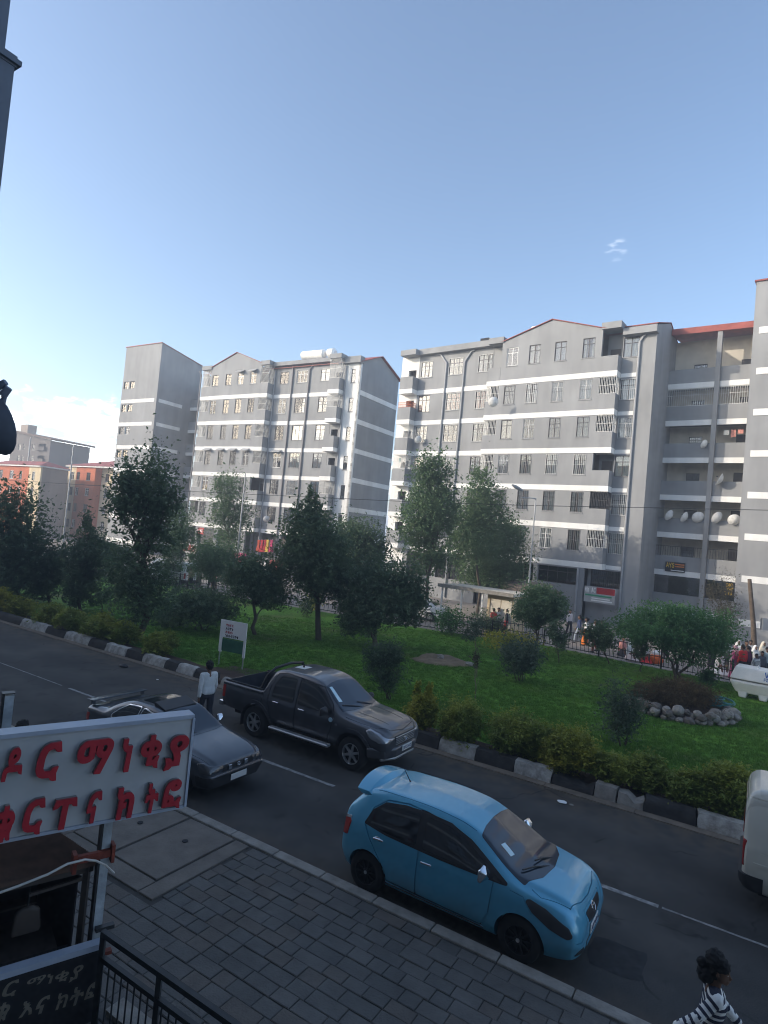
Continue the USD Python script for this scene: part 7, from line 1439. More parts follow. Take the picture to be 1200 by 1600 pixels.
def bare_patch():
    c = at(690, 1034, .1); right = np.array([rt[0], rt[1], 0]); ahead = np.array([fw[0], fw[1], 0]); t = thing('bare_soil_patch', 'low heap of bare pale soil mid lawn with a rock on it', 'soil heap', c, 0)
    n1 = 30; xs = np.linspace(-1, 1, n1); X_, Y_ = np.meshgrid(xs, xs); e = .85 - X_ ** 2 - Y_ ** 2 + 1.1 * (meshkit.fbm(np.stack([X_ * 2.2, Y_ * 2.2, X_ * 0], -1), 3, 9) - .5); Z = .30 * np.clip(e, -.15, 1) * (.6 + .8 * meshkit.fbm(np.stack([X_ * 5, Y_ * 5, X_ * 0], -1), 3, 2))
    V = (X_.ravel()[:, None] * right * 1.55 + Y_.ravel()[:, None] * ahead * 1.0); V[:, 2] += Z.ravel() - .005
    F_ = np.array([[i * n1 + j, i * n1 + j + 1, (i + 1) * n1 + j + 1, (i + 1) * n1 + j] for i in range(n1 - 1) for j in range(n1 - 1)])
    obj('soil', (V, np.vstack([F_[:, [0, 1, 2]], F_[:, [0, 2, 3]]])), L['clay'], t, smooth=True)
    v, f = rock(.26, 77, .7); r_ = thing('rock', 'single brown rock lying on the bare soil heap', 'rock', c + right * -.1 + np.array([0, 0, .14]), 0); obj('rock', (v, f), L['stone'][0], r_, smooth=25)
    v, f = rock(.22, 78, .5); r_ = thing('rock', 'pale rock at the right end of the bare soil heap', 'rock', at(733, 1041, .1) + [0, 0, .08], 0); obj('rock', (v, f), L['stone'][1], r_, smooth=25)
bare_patch()
def fibre_tank():
    X = at(1164, 1092, .1); t = thing('fibreglass_tank', 'long white fibreglass trough on feet with blue lettering, right edge of the lawn', 'tank', X, ROT_A)
    s = lambda r: m3.Manifold.sphere(r, 12)
    lo = m3.Manifold.batch_hull([s(.10).translate(p) for p in [(-.50, .1, .64), (4.2, .1, .64), (-.50, 1.1, .64), (4.2, 1.1, .64), (-.32, .2, .30), (4.0, .2, .30), (-.32, 1.0, .30), (4.0, 1.0, .30)]])
    upm = m3.Manifold.batch_hull([s(.05).translate(p) for p in [(-.55, .05, .80), (4.2, .05, .80), (-.55, 1.2, .80), (4.2, 1.2, .80), (-.40, .16, 1.22), (4.1, .16, 1.20), (-.40, 1.08, 1.22), (4.1, 1.08, 1.20)]])
    obj('lower_shell', lo, L['tank'], t, smooth=50); obj('upper_shell', upm, L['tank'], t, smooth=50); obj('seam', MB().box(-.57, 4.2, -.005, 1.22, .738, .752), L['pipe_dark'], t)
    for x in (-.12, .62, 2.2, 3.6): obj('foot', m3.Manifold.batch_hull([s(.05).translate((x + dx, y, z)) for dx, z in ((-.18, .42), (.18, .42), (-.09, .06), (.09, .06)) for y in (.16, .95)]), L['tank'], t, smooth=50)
    for x in (.35, 2.0): obj('lid_knob', m3.Manifold.batch_hull([s(.04).translate((x, .6, 1.25)), s(.03).translate((x, .6, 1.36))]), L['tank'], t)
    L['blue_print'] = M_('blue_print', (0.02, 0.10, 0.36), 0.6)
    for txt, z, h, x in (('WO', 1.00, .20, .62), ('FIBER', .86, .11, .60)):
        tm = meshkit.text_mesh(txt, h, .004, True); v = np.asarray(tm.vertices); k = .28 / .66 * 1.0
        zz = z - .80 + v[:, 1]; v2 = np.column_stack([x + v[:, 0], .0 + .27 * zz - .006 - v[:, 2] * .9, .80 + zz]); obj('lettering', (v2, np.asarray(tm.faces)), L['blue_print'], t)
fibre_tank()
def lamp_post(label, base, topz, arm, lean=0, dcam=None, r_=.075, head=True):
    X = base; t = thing('street_lamp', label, 'street lamp', X, 0, None)
    obj('pole', MB().tube([(0, 0, 0), (0, 0, topz * .5), (0, 0, topz)], [r_, r_ * .8, r_ * .55], 10), L['metal'], t, smooth=50)
    if head:
        a = np.array(arm); obj('arm', MB().tube([(0, 0, topz - .02), tuple(a * .95)], .035, 8), L['metal'], t, smooth=50)
        d = (a - [0, 0, topz]); d /= np.linalg.norm(d); hull = m3.Manifold.batch_hull([m3.Manifold.sphere(.09, 8).translate(tuple(a)), m3.Manifold.sphere(.13, 8).translate(tuple(a + d * .45)), m3.Manifold.sphere(.07, 8).translate(tuple(a + d * .75))]); obj('lamp_head', hull, L['pipe'], t, smooth=50)
X = at(820, 985); a = (CAM + (fw + rt * (815 - 600) / F_PX - up * (766 - 800) / F_PX) * (depth(X)) - X)
lamp_post('tall street lamp with a bent arm before the right block', X, 8.85, a)
Xl = CAM + (fw + rt * (367 - 600) / F_PX - up * (905 - 800) / F_PX) * 47.0; Xl[2] = 0; lamp_post('slim pale lamp pole rising through the slender tree before the middle block', Xl, 9.3, (0.1, 0, 9.4), head=False)
Xl = CAM + (fw + rt * (92 - 600) / F_PX - up * (905 - 800) / F_PX) * 60.0; Xl[2] = 0; lamp_post('slim pole standing before the taupe end wall at the left', Xl, 11.5, (0, 0, 11.5), head=False, r_=.09)
def wooden_pole():
    b = at(1180, 1046); t = thing('wooden_pole', 'rough wooden pole standing before the blank stair tower at the right edge', 'pole', b, 0); top = CAM + (fw + rt * (1171 - 600) / F_PX - up * (905 - 800) / F_PX) * depth(b) - b
    L['wood'] = M_('weathered_wood', (0.11, 0.085, 0.065), 0.9, 0.3, 5, .5, 20); obj('pole', MB().tube([(0, 0, -.1), top * .5 + [.05, 0, 0], top], [.16, .13, .10], 9), L['wood'], t, smooth=50); obj('meter_box', MB().box(.1, .75, -.2, .0, 2.2, 2.85), L['pipe'], t)
wooden_pole()
def wire():
    pts = []
    for px, py, dd in ((-120, 742, 62), (40, 752, 57), (300, 768, 50), (620, 783, 44), (830, 790, 41.2), (1000, 793, 40), (1240, 798, 38)):
        pts.append(CAM + (fw + rt * (px - 600) / F_PX - up * (py - 800) / F_PX) * dd)
    tag(obj('overhead_wire', MB().tube(pts, .020, 5), L['rail']), 'thin dark overhead wire crossing before both grey blocks', 'wire')
wire()
def far_kiosk():
    X = at(762, 987); t = thing('flat_roofed_kiosk', 'flat roofed street kiosk with cream doors behind the lawn, before the right block', 'kiosk', X, ROT_A)
    obj('roof', MB().box(-3.6, 1.75, -.5, 2.2, 2.42, 2.60), L['cream_pale'], t); obj('roof_edge', MB().box(-3.65, 1.8, -.55, -.502, 2.40, 2.63), L['kerbstone'], t)
    obj('wall', MB().box(-.25, 1.55, .1, 2.0, 0, 2.415), L['cream'], t)
    for i in range(2): obj('door', MB().box(.0 + .75 * i, .70 + .75 * i, .05, .098, .1, 2.1), L['cream_pale'], t)
    for x in (-3.4, -1.9, -.4): obj('post', MB().bar((x, -.3, 0), (x, -.3, 2.41), .09), L['frame_white'], t)
    X = at(805, 968); t = thing('canvas_awning', 'grey rounded canvas awning between kiosk and street lamp', 'awning', X + nb * 1.5, ROT_A)
    th = np.linspace(0, math.pi / 2, 9); V = [(x, -1.1 * math.sin(a), 2.0 + .9 * math.cos(a)) for a in th for x in (-1.0, 2.4)]; obj('canvas', MB().add(V, [[2 * i, 2 * i + 2, 2 * i + 3, 2 * i + 1] for i in range(8)]).add(np.array(V) - [0, .0, .02], [[2 * i + 1, 2 * i + 3, 2 * i + 2, 2 * i] for i in range(8)]), L['taupe'], t, smooth=50)
    for x in (-.9, 2.3): obj('post', MB().bar((x, -1.0, 0), (x, -1.0, 2.0), .06), L['metal'], t)
far_kiosk()
# satellite dishes hung on the balconies of the right block
for i, (px, py, D, r_, yaw, lab) in enumerate([(1049, 807, 52.9, .46, -150, 'leftmost of the white dishes on the fifth access balcony row'), (1073, 810, 52.9, .46, -140, 'white dish between two others left of the pillar, access balcony'), (1092, 810, 52.9, .46, 170, 'white dish just left of the pillar on the access balcony'),
        (1124, 811, 52.9, .50, -160, 'dish just right of the pillar on the access balcony'), (1148, 814, 52.9, .45, 165, 'white dish farthest right on the access balcony, beside the blank tower'), (1129, 751, 52.9, .50, -120, 'tilted dish on the balcony above the row of dishes, right of the pillar'),
        (1103, 695, 53.0, .36, -150, 'small dish high up, left of the pillar'), (615, 883, 46.5, .45, -150, 'white dish at the foot of the left end of the right block'), (655, 688, 48.3, .40, -150, 'dish on the wall beside the left balconies of the right block'), (772, 629, 46.6, .45, -170, 'dark wire mesh dish hanging below a barred bay on the right block'),
        (417, 812, 0, .40, -150, 'dish on the middle block beside its glazed bay')]):
    q = fw + rt * (px - 600) / F_PX - up * (py - 800) / F_PX
    nn, dd = (na, D) if D else (nb, 52.6)
    p = CAM + q * ((dd - CAM @ nn) / (q @ nn)); wl = rotz(0) @ (nn * .55 + np.array([0, 0, -.15]))
    sat_dish(p, r_, yaw, lab, None, wall=tuple(wl))
# shop signs
L['sign_red'] = M_('red_sign', (0.40, 0.02, 0.02), 0.5); L['sign_yellow'] = M_('yellow_print', (0.65, 0.42, 0.03), 0.6); L['sign_orange'] = M_('orange_print', (0.60, 0.18, 0.03), 0.6); L['print_white'] = M_('white_print', (0.75, 0.75, 0.73), 0.6); L['sign_grey'] = M_('grey_sign_board', (0.36, 0.37, 0.37), 0.6); L['print_green'] = M_('green_print', (0.03, 0.26, 0.13), 0.6)
def wall_sign(label, nn, D, c0, c1, back, lines, dp=.05):
    p0 = nn * D; d = -(ra if nn is na else rb); q0 = fw + rt * (c0[0] - 600) / F_PX - up * (c0[1] - 800) / F_PX
    X = CAM + q0 * ((D - CAM @ nn) / (q0 @ nn)); uz, Mx = vplane(X, d); (u1, z1) = uz(*c1); z0 = X[2]
    zt, zb_ = max(z0, z1), min(z0, z1); h = zt - zb_
    t = thing('shop_sign', label, 'sign', (X[0], X[1], 0), 0)
    v, f = MB().box(0, u1, -dp, 0, zb_, zt).get(); obj('board', (v @ Mx.T, f), L[back], t)
    for (txt, x0, x1, y0, y1, m) in lines:
        hh = (y1 - y0) * h; w = (x1 - x0) * u1
        if txt is None: v, f = MB().box(x0 * u1, x1 * u1, -dp - .006, -dp - .001, zb_ + y0 * h, zb_ + y1 * h).get(); nm = 'panel'
        elif all(c in GLYPH or c == ' ' for c in txt):
            mb = MB(); k = len(txt); cw = w / k
            for i, ch in enumerate(txt):
                if ch != ' ': mb.poly(shapely.affinity.translate(glyph_poly(ch, cw * .84, hh), x0 * u1 + i * cw, zb_ + y0 * h), .006)
            v, f = mb.get(); v = v + [0, -dp - .014, 0]; nm = 'lettering'
        else:
            tm = meshkit.text_mesh(txt, hh, .006, True); vv = np.asarray(tm.vertices); sc = w / max(vv[:, 0].max(), 1e-3); v = np.column_stack([x0 * u1 + vv[:, 0] * sc, -dp - .008 - vv[:, 2], zb_ + y0 * h + vv[:, 1]]); f = np.asarray(tm.faces)[:, ::-1] if False else np.asarray(tm.faces); nm = 'lettering'
        obj(nm, (v @ Mx.T, f), L[m], t)
wall_sign('black sign with yellow letters on an access balcony of the right block', na, 53.30, (1039, 892), (1071, 880), 'sign_black', [('AYS', .04, .46, .42, .92, 'sign_yellow'), (None, .50, .96, .50, .62, 'sign_orange'), (None, .50, .96, .72, .84, 'sign_orange'), (None, .3, .95, .10, .18, 'print_white')])
wall_sign('grey shop sign with white and red letters above a door of the right block', na, 47.95, (912, 939), (962, 921), 'sign_grey', [(None, .40, .99, .58, .98, 'sign_red'), ('ቂክ ዶር', .02, .38, .60, .95, 'print_white'), ('ማነቂያ ፎክ', .42, .98, .62, .92, 'letter_red'), (None, .04, .9, .40, .50, 'print_green'), (None, .25, .92, .10, .18, 'print_white'), (None, .25, .85, .24, .31, 'print_white')])
wall_sign('dark shop window with yellow lettering right of the pillar of the right block', na, 53.70, (1131, 930), (1147, 911), 'sign_black', [('ZAC', .15, .85, .70, .95, 'sign_yellow'), ('KAF', .30, .95, .38, .62, 'sign_yellow'), ('TOLA', .05, .9, .05, .30, 'sign_yellow')])
wall_sign('red and white shop banner at the left end of the middle block', nb, 51.2, (281, 862), (308, 850), 'print_white', [(None, .04, .96, .15, .80, 'sign_red'), ('ማርቁና ክት', .08, .92, .28, .68, 'print_white')])
wall_sign('small red shop sign high on a post at the left of the middle block', nb, 51.0, (309, 834), (319, 825), 'sign_red', [('ክትፎ', .15, .85, .25, .75, 'print_white')])
# dresses hanging in the shop
for i, (px, m, lab) in enumerate([(404, (0.35, 0.06, 0.03), 'rust red dress, leftmost of the dresses hanging in the shop'), (409, (0.33, 0.02, 0.03), 'red dress second from left among the hanging dresses'), (414, (0.26, 0.015, 0.02), 'dark red dress in the middle of the hanging dresses'), (418, (0.45, 0.30, 0.05), 'yellow patterned dress among the hanging red ones'), (424, (0.36, 0.03, 0.10), 'magenta dress, rightmost of the dresses hanging in the shop')]):
    q = fw + rt * (px - 600) / F_PX - up * (852 - 800) / F_PX; p = CAM + q * ((52.6 - CAM @ nb) / (q @ nb)); mt = M_('dress_cloth_%s' % 'abcde'[i], m, 0.9, 0.3, 9)
    t = thing('hanging_dress', lab, 'dress', p, ROT_B, None); s = lambda r: m3.Manifold.sphere(r, 8)
    obj('skirt', m3.Manifold.batch_hull([s(.03).translate((x, y, -.75)) for x in (-.24, .24) for y in (-.12, .12)] + [s(.06).translate((x, 0, .15)) for x in (-.10, .10)]), mt, t, smooth=50)
    obj('bodice', m3.Manifold.batch_hull([s(.06).translate((x, 0, .16)) for x in (-.10, .10)] + [s(.05).translate((x, 0, .58)) for x in (-.17, .17)]), mt, t, smooth=50); obj('hanger', MB().tube([(-.15, 0, .63), (0, 0, .72), (.15, 0, .63)], .012, 5), L['metal'], t)
# goods before the shops
for i, (px, py, m, lab, w, h) in enumerate([(372, 872, (0.03, 0.16, 0.42), 'blue tarpaulin bundle before the shops of the middle block', 1.0, .9), (376, 858, (0.50, 0.06, 0.16), 'pink cloth laid over a stall before the middle block', 1.6, 1.9), (431, 885, (0.42, 0.10, 0.09), 'red and white cloth over a stall below the dresses', 1.3, 1.6), (410, 878, (0.65, 0.65, 0.63), 'white covered counter below the hanging dresses', 2.2, 1.2)]):
    q = fw + rt * (px - 600) / F_PX - up * (py - 800) / F_PX; p = CAM + q * ((50.2 - CAM @ nb) / (q @ nb)); p[2] = 0; mt = M_('stall_cloth_%s' % 'abcd'[i], m, 0.9, 0.35, 5)
    t = thing('market_stall', lab, 'stall', p, ROT_B); mm = rbox(-w / 2, w / 2, -.4, .4, .25, h, .12).refine(4) if False else rbox(-w / 2, w / 2, -.4, .4, .25, h, .12); obj('cover', mm, mt, t, smooth=50)
    for x in (-w / 2 + .12, w / 2 - .12): obj('leg', MB().bar((x, 0, 0), (x, 0, .3), .06), L['frame_dark'], t)
# litter on the road
for i, (px, py, m, sz, lab) in enumerate([(193, 1042, 'plastic', .16, 'crumpled black bag lying on the road by the far kerb'), (878, 1254, 'print_white', .10, 'flattened white wrapper on the road by the far kerb'), (893, 1258, 'kerbstone', .05, 'pebble beside the wrapper on the road'), (246, 1062, 'print_white', .05, 'white scrap of paper on the road at the left')]):
    v, f = rock(sz, 500 + i, .5 if i == 0 else .15); X = at(px, py, .0) + [0, 0, sz * .2]; t = thing('litter', lab, 'litter', X, 0); obj('scrap', (v @ rotz(ROT_B).T, f), L[m], t, smooth=30)
# ---------------------------------------------------------------- people
SKIN = M_('brown_skin', (0.13, 0.070, 0.045), 0.6, 0.15, 8); HAIR = M_('black_hair', (0.012, 0.011, 0.011), 0.8, 0.3, 40, 0.6, 120); EYE_W = M_('eye', (0.5, 0.5, 0.48), 0.3)
CL = {}
def cloth(c):
    k = tuple(round(x, 3) for x in c)
    if k not in CL: CL[k] = M_('clothing_%s' % ('abcdefghijklmnopqrstuvwxyz'[len(CL) % 26] + 'abcdefghijklmnopqrstuvwxyz'[len(CL) // 26]), c, 0.9, 0.12, 6, 0.4, 60)
    return CL[k]
def chain(pts, rad, seg):
    ms = [m3.Manifold.batch_hull([m3.Manifold.sphere(rad[i], seg).translate(tuple(pts[i])), m3.Manifold.sphere(rad[i + 1], seg).translate(tuple(pts[i + 1]))]) for i in range(len(pts) - 1)]
    return m3.Manifold.batch_boolean(ms, m3.OpType.Add)
def smooth_mesh(m, ln, it):
    m = m.refine_to_length(ln); q = m.to_mesh(); t = trimesh.Trimesh(q.vert_properties[:, :3], q.tri_verts, process=True); trimesh.smoothing.filter_taubin(t, lamb=.5, nu=.53, iterations=it); return t
def person(label, X, yaw, h=1.7, stride=.0, top=(0.3, 0.3, 0.3), bottom=(0.06, 0.06, 0.08), skirt=None, sleeves=1.0, hair='short', arms=None, sit=False, fine=False, scarf=None, stripes=None, group=None, lean=0.0, head_yaw=0.0, bag=None, female=False):
    """x right, y forward, z up; 1.75 m figure scaled to h. yaw: degrees the figure faces, 0 = along +y of the world."""
    seg = 16 if fine else 8; k = h / 1.75
    t = thing('person', label, 'person', X, yaw, group)
    V = lambda *p: np.array(p, float)
    sh = .185 if not female else .165
    if sit: hz = .30; hip = [V(-.10, 0, hz), V(.10, 0, hz)]; knee = [V(-.16, .40, hz + .22), V(.16, .40, hz + .22)]; ank = [V(-.12, .52, .10), V(.12, .52, .10)]
    else:
        hz = .93; s = stride; hip = [V(-.095, 0, hz), V(.095, 0, hz)]; knee = [V(-.105, .03 + .22 * s, .50), V(.105, .03 - .10 * s, .50)]; ank = [V(-.10, .30 * s, .085), V(.10, -.42 * s, .085 + .10 * max(s, 0))]
    up_ = hz - .93; L_ = lambda z: V(0, lean * (z - .93), z + up_)
    pel, waist, chest, neck = L_(.96), L_(1.12), L_(1.32), L_(1.49)
    shl = [L_(1.425) + [-sh, 0, 0], L_(1.425) + [sh, 0, 0]]
    arms = arms or ((V(-.06, -.02, -.29) + [0, .10 * stride * -1, 0], V(-.02, .06 - .16 * stride, -.25)), (V(.06, -.02, -.29) + [0, .10 * stride, 0], V(.02, .06 + .16 * stride, -.25)))
    elb = [shl[i] + arms[i][0] for i in (0, 1)]; wri = [elb[i] + arms[i][1] for i in (0, 1)]
    hc = L_(1.635) + [0, .02, 0]; cy, sy = math.cos(math.radians(head_yaw)), math.sin(math.radians(head_yaw)); hd = lambda x, y, z: hc + [x * cy - y * sy, x * sy + y * cy, z]
    parts_ = [m3.Manifold.batch_hull([m3.Manifold.sphere(r_, seg).translate(tuple(p)) for p, r_ in ((hd(0, -.015, .035), .085), (hd(0, .02, .045), .078), (hd(0, .055, -.075), .038), (hd(-.035, .02, -.04), .045), (hd(.035, .02, -.04), .045))]),
              m3.Manifold.batch_hull([m3.Manifold.sphere(r_, 8).translate(tuple(p)) for p, r_ in ((hd(0, .088, .015), .009), (hd(0, .108, -.022), .014), (hd(0, .085, -.03), .018))]),
              m3.Manifold.batch_hull([m3.Manifold.sphere(.012, 8).translate(tuple(p)) for p in (hd(-.025, .092, -.052), hd(.025, .092, -.052), hd(0, .098, -.050))]),
              m3.Manifold.sphere(.02, 8).scale((.5, 1, 1.5)).translate(tuple(hd(-.088, -.005, 0))), m3.Manifold.sphere(.02, 8).scale((.5, 1, 1.5)).translate(tuple(hd(.088, -.005, 0))),
              chain([chest + [0, -.01, .08], neck, hc + [0, -.015, -.05]], [.075, .055, .055], seg)]
    S3 = lambda p, r_: m3.Manifold.sphere(r_, seg).translate(tuple(p))
    tor = m3.Manifold.batch_hull([S3(shl[0] + [.03, 0, -.02], .065), S3(shl[1] + [-.03, 0, -.02], .065), S3(chest + [-.09, .02, 0], .095), S3(chest + [.09, .02, 0], .095), S3(waist + [-.07, 0, 0], .085), S3(waist + [.07, 0, 0], .085)]) + m3.Manifold.batch_hull([S3(waist + [-.07, 0, 0], .085), S3(waist + [.07, 0, 0], .085), S3(pel + [-.085, -.01, -.02], .10), S3(pel + [.085, -.01, -.02], .10)])
    body = [*parts_, tor]
    for i in (0, 1):
        body.append(chain([shl[i], elb[i], wri[i]], [.052, .040, .028], seg))
        d = wri[i] - elb[i]; d /= np.linalg.norm(d); side = np.cross(d, [0, 1, 0]); side = side / np.linalg.norm(side) if np.linalg.norm(side) > .1 else V(1, 0, 0); fwd = np.cross(side, d)
        palm = m3.Manifold.batch_hull([m3.Manifold.sphere(.014, 8).translate(tuple(wri[i] + d * a + fwd * b)) for a, b in ((.0, -.018), (.0, .018), (.085, -.034), (.085, .034))]); body.append(palm)
        for q, (b, ln) in enumerate(((-.033, .055), (-.011, .068), (.011, .072), (.033, .066))):
            p0 = wri[i] + d * .085 + fwd * b; p1 = p0 + d * ln * .55 + side * .006; p2 = p1 + d * ln * .4 + side * .018; body.append(chain([p0, p1, p2], [.0095, .0088, .0075], 6))
        p0 = wri[i] + d * .02 + fwd * .022; p1 = p0 + d * .035 + fwd * .028; body.append(chain([p0, p1, p1 + d * .032 + fwd * .004], [.012, .0105, .009], 6))
        body.append(chain([hip[i], knee[i], ank[i]], [.085, .055, .038], seg))
    bm = m3.Manifold.batch_boolean(body, m3.OpType.Add).scale((k, k, k))
    obj('body', smooth_mesh(bm, .022, 6) if fine else bm, SKIN, t, smooth=True if fine else 60)
    for i in (0, 1):
        fd = V(0, 1, 0); f = m3.Manifold.batch_hull([m3.Manifold.sphere(r_, 8).translate(tuple(ank[i] + p)) for p, r_ in ((V(0, -.05, -.04), .042), (V(0, .06, -.045), .038), (V(.0, .15, -.055), .030), (V(0, -.01, .0), .043))]).scale((k, k, k)); obj('shoe', f, cloth((0.05, 0.05, 0.05)), t, smooth=60)
    shirt = [m3.Manifold.batch_hull([S3(shl[0] + [.03, 0, -.01], .078), S3(shl[1] + [-.03, 0, -.01], .078), S3(chest + [-.09, .02, 0], .112), S3(chest + [.09, .02, 0], .112), S3(waist + [-.08, 0, 0], .105), S3(waist + [.08, 0, 0], .105)]),
             m3.Manifold.batch_hull([S3(waist + [-.08, 0, 0], .105), S3(waist + [.08, 0, 0], .105), S3(pel + [-.085, -.01, .02], .118), S3(pel + [.085, -.01, .02], .118)])]
    for i in (0, 1):
        if sleeves >= 1: shirt.append(chain([shl[i], elb[i], elb[i] + (wri[i] - elb[i]) * .88], [.068, .056, .046], seg))
        elif sleeves > 0: shirt.append(chain([shl[i], shl[i] + (elb[i] - shl[i]) * .75], [.068, .062], seg))
    sm = m3.Manifold.batch_boolean(shirt, m3.OpType.Add)
    def out(m):
        m = m.scale((k, k, k))
        if not fine: return m
        q = smooth_mesh(m, .025, 8); v = np.asarray(q.vertices); fo = meshkit.fbm(v * np.array([14, 14, 7]), 3, 8) - .5; q.vertices = v + q.vertex_normals * (fo * .022)[:, None]; return q
    shp = obj('shirt', out(sm), cloth(top), t, smooth=True if fine else 60)
    if stripes is not None:
        big = m3.Manifold.batch_boolean([m3.Manifold.batch_hull([S3(shl[0] + [.03, 0, -.01], .083), S3(shl[1] + [-.03, 0, -.01], .083), S3(chest + [-.09, .02, 0], .117), S3(chest + [.09, .02, 0], .117), S3(waist + [-.08, 0, 0], .110), S3(waist + [.08, 0, 0], .110)]), m3.Manifold.batch_hull([S3(waist + [-.08, 0, 0], .110), S3(waist + [.08, 0, 0], .110), S3(pel + [-.085, -.01, .02], .123), S3(pel + [.085, -.01, .02], .123)])], m3.OpType.Add)
        sl = [m3.Manifold.cube((1, 1, .034), True).rotate((6 * math.sin(j), 0, 0)).translate((0, 0, .94 + up_ + .068 * j)) for j in range(9)]
        bands = [big ^ q for q in sl]
        for i in (0, 1):
            arm = chain([shl[i], elb[i], elb[i] + (wri[i] - elb[i]) * .88], [.072, .060, .050], seg)
            for (p0, p1) in ((shl[i], elb[i]), (elb[i], wri[i])):
                ax = p1 - p0; ln = np.linalg.norm(ax); ax = ax / ln
                yawd = math.degrees(math.atan2(ax[1], ax[0])); pit = math.degrees(math.acos(max(-1, min(1, ax[2]))))
                for s_ in np.arange(.05, ln - .02, .07): bands.append(arm ^ m3.Manifold.cube((.3, .3, .034), True).rotate((0, pit, yawd)).translate(tuple(p0 + ax * s_)))
        obj('stripes', out2(m3.Manifold.batch_boolean(bands, m3.OpType.Add), k), cloth(stripes), shp, smooth=60)
    if skirt is not None:
        z0 = skirt; a, b = (.26, .20) if not sit else (.36, .5)
        cy_ = .0 if not sit else .22
        sk = m3.Manifold.batch_hull([S3(pel + [-.085, -.01, .03], .125), S3(pel + [.085, -.01, .03], .125)] + [m3.Manifold.sphere(.03, 8).translate((a * math.cos(q), cy_ + b * math.sin(q) + .1 * stride, max(z0, .05))) for q in np.linspace(0, 2 * np.pi, 14)[:-1]]); obj('skirt', out(sk), cloth(bottom), t, smooth=60)
    else:
        tr = [m3.Manifold.batch_hull([S3(pel + [-.09, -.01, .03], .112), S3(pel + [.09, -.01, .03], .112), S3(hip[0] + [0, 0, -.03], .11), S3(hip[1] + [0, 0, -.03], .11)])] + [chain([hip[i], knee[i], ank[i] + [0, 0, .03]], [.105, .075, .062], seg) for i in (0, 1)]
        obj('trousers', out(m3.Manifold.batch_boolean(tr, m3.OpType.Add)), cloth(bottom), t, smooth=60)
    if hair:
        hp = [((0, -.02, .055), .095), ((0, .01, .07), .088), ((0, -.06, .02), .075)] + {'short': [((0, -.05, -.01), .07)], 'long': [((0, -.07, -.08), .075), ((0, -.07, -.18), .055)], 'bun': [((0, -.06, -.02), .075)], 'puffs': [((0, -.05, -.02), .08)]}[hair]
        hm = m3.Manifold.batch_hull([m3.Manifold.sphere(r_, seg).translate(tuple(hd(*p))) for p, r_ in hp])
        if hair == 'bun': hm = hm + m3.Manifold.sphere(.055, seg).translate(tuple(hd(0, -.13, .06)))
        if hair == 'puffs': hm = hm + m3.Manifold.sphere(.09, seg).translate(tuple(hd(.03, -.13, -.07))) + m3.Manifold.sphere(.06, seg).translate(tuple(hd(.02, -.17, .03))) + m3.Manifold.sphere(.105, seg).translate(tuple(hd(.0, -.05, .11))) + m3.Manifold.sphere(.08, seg).translate(tuple(hd(-.04, -.09, -.08)))
        if fine:
            q = hm.refine_to_length(.014).to_mesh(); tm = trimesh.Trimesh(q.vert_properties[:, :3], q.tri_verts, process=True); n_ = meshkit.fbm(np.asarray(tm.vertices) * 38, 3, 5) - .45
            obj('hair', ((tm.vertices + tm.vertex_normals * (n_ * .045)[:, None]) * k, tm.faces), HAIR, t, smooth=True)
        else: obj('hair', hm.scale((k, k, k)), HAIR, t, smooth=60)
    e = MB()
    for x in (-.032, .032): e.mf(m3.Manifold.sphere(.0105, 8).translate(tuple(hd(x, .080, .018))).scale((k, k, k)))
    obj('eyes', e, EYE_W, t)
    if scarf is not None:
        sc = m3.Manifold.batch_hull([m3.Manifold.sphere(r_, 8).translate(tuple(p)) for p, r_ in ((hd(0, -.03, .06), .105), (hd(0, -.06, -.05), .10), (shl[0] + [.05, -.02, .02], .09), (shl[1] + [-.05, -.02, .02], .09), (chest + [0, -.08, 0], .13))]) - m3.Manifold.sphere(.085, 8).translate(tuple(hd(0, .07, -.01)))
        obj('shawl', sc.scale((k, k, k)), cloth(scarf), t, smooth=60)
    if bag is not None: obj('backpack', rbox(-.15, .15, -.30, -.12, 1.02, 1.45, .05).scale((k, k, k)), cloth(bag), t, smooth=60)
    return t
def out2(m, k): return m.scale((k, k, k))
def face(px, py): 
    return 0
W, BK, NV, RD, PK, OR, GY, TN = (0.72, 0.72, 0.70), (0.03, 0.03, 0.035), (0.05, 0.07, 0.14), (0.55, 0.03, 0.03), (0.55, 0.12, 0.24), (0.62, 0.17, 0.03), (0.30, 0.31, 0.32), (0.28, 0.20, 0.13)
def Pd(px, py, d): return CAM + (fw + rt * (px - 600) / F_PX - up * (py - 800) / F_PX) * d
V3 = lambda *p: np.array(p, float)
# the child in the striped top, seen from behind and to the right
person('girl in a black and white striped top stepping along the kerb, bottom right corner', road(.17, 7.16, .12), -112, 1.56, .4, W, (0.55, 0.60, 0.60), .45, 1.0, 'puffs', ((V3(-.05, .12, -.24), V3(0, .18, -.16)), (V3(.10, -.19, -.19), V3(.03, -.20, -.15))), fine=True, stripes=(0.03, 0.035, 0.06), lean=.10, head_yaw=-18, female=True)
Xm = at(318, 1139); person('man in a white long sleeved shirt and dark trousers walking behind the navy sedan', Xm, ROT_B + 75, 1.76, .5, (0.60, 0.62, 0.62), (0.035, 0.04, 0.055), None, 1.0, 'short', fine=True)
person('dark haired person standing behind the white signboard, only the head showing', np.array([-5.95, 10.75, .0]), ROT_B + 20, 1.72, 0, (0.12, 0.12, 0.13), BK, None, 1.0, 'short', fine=True)
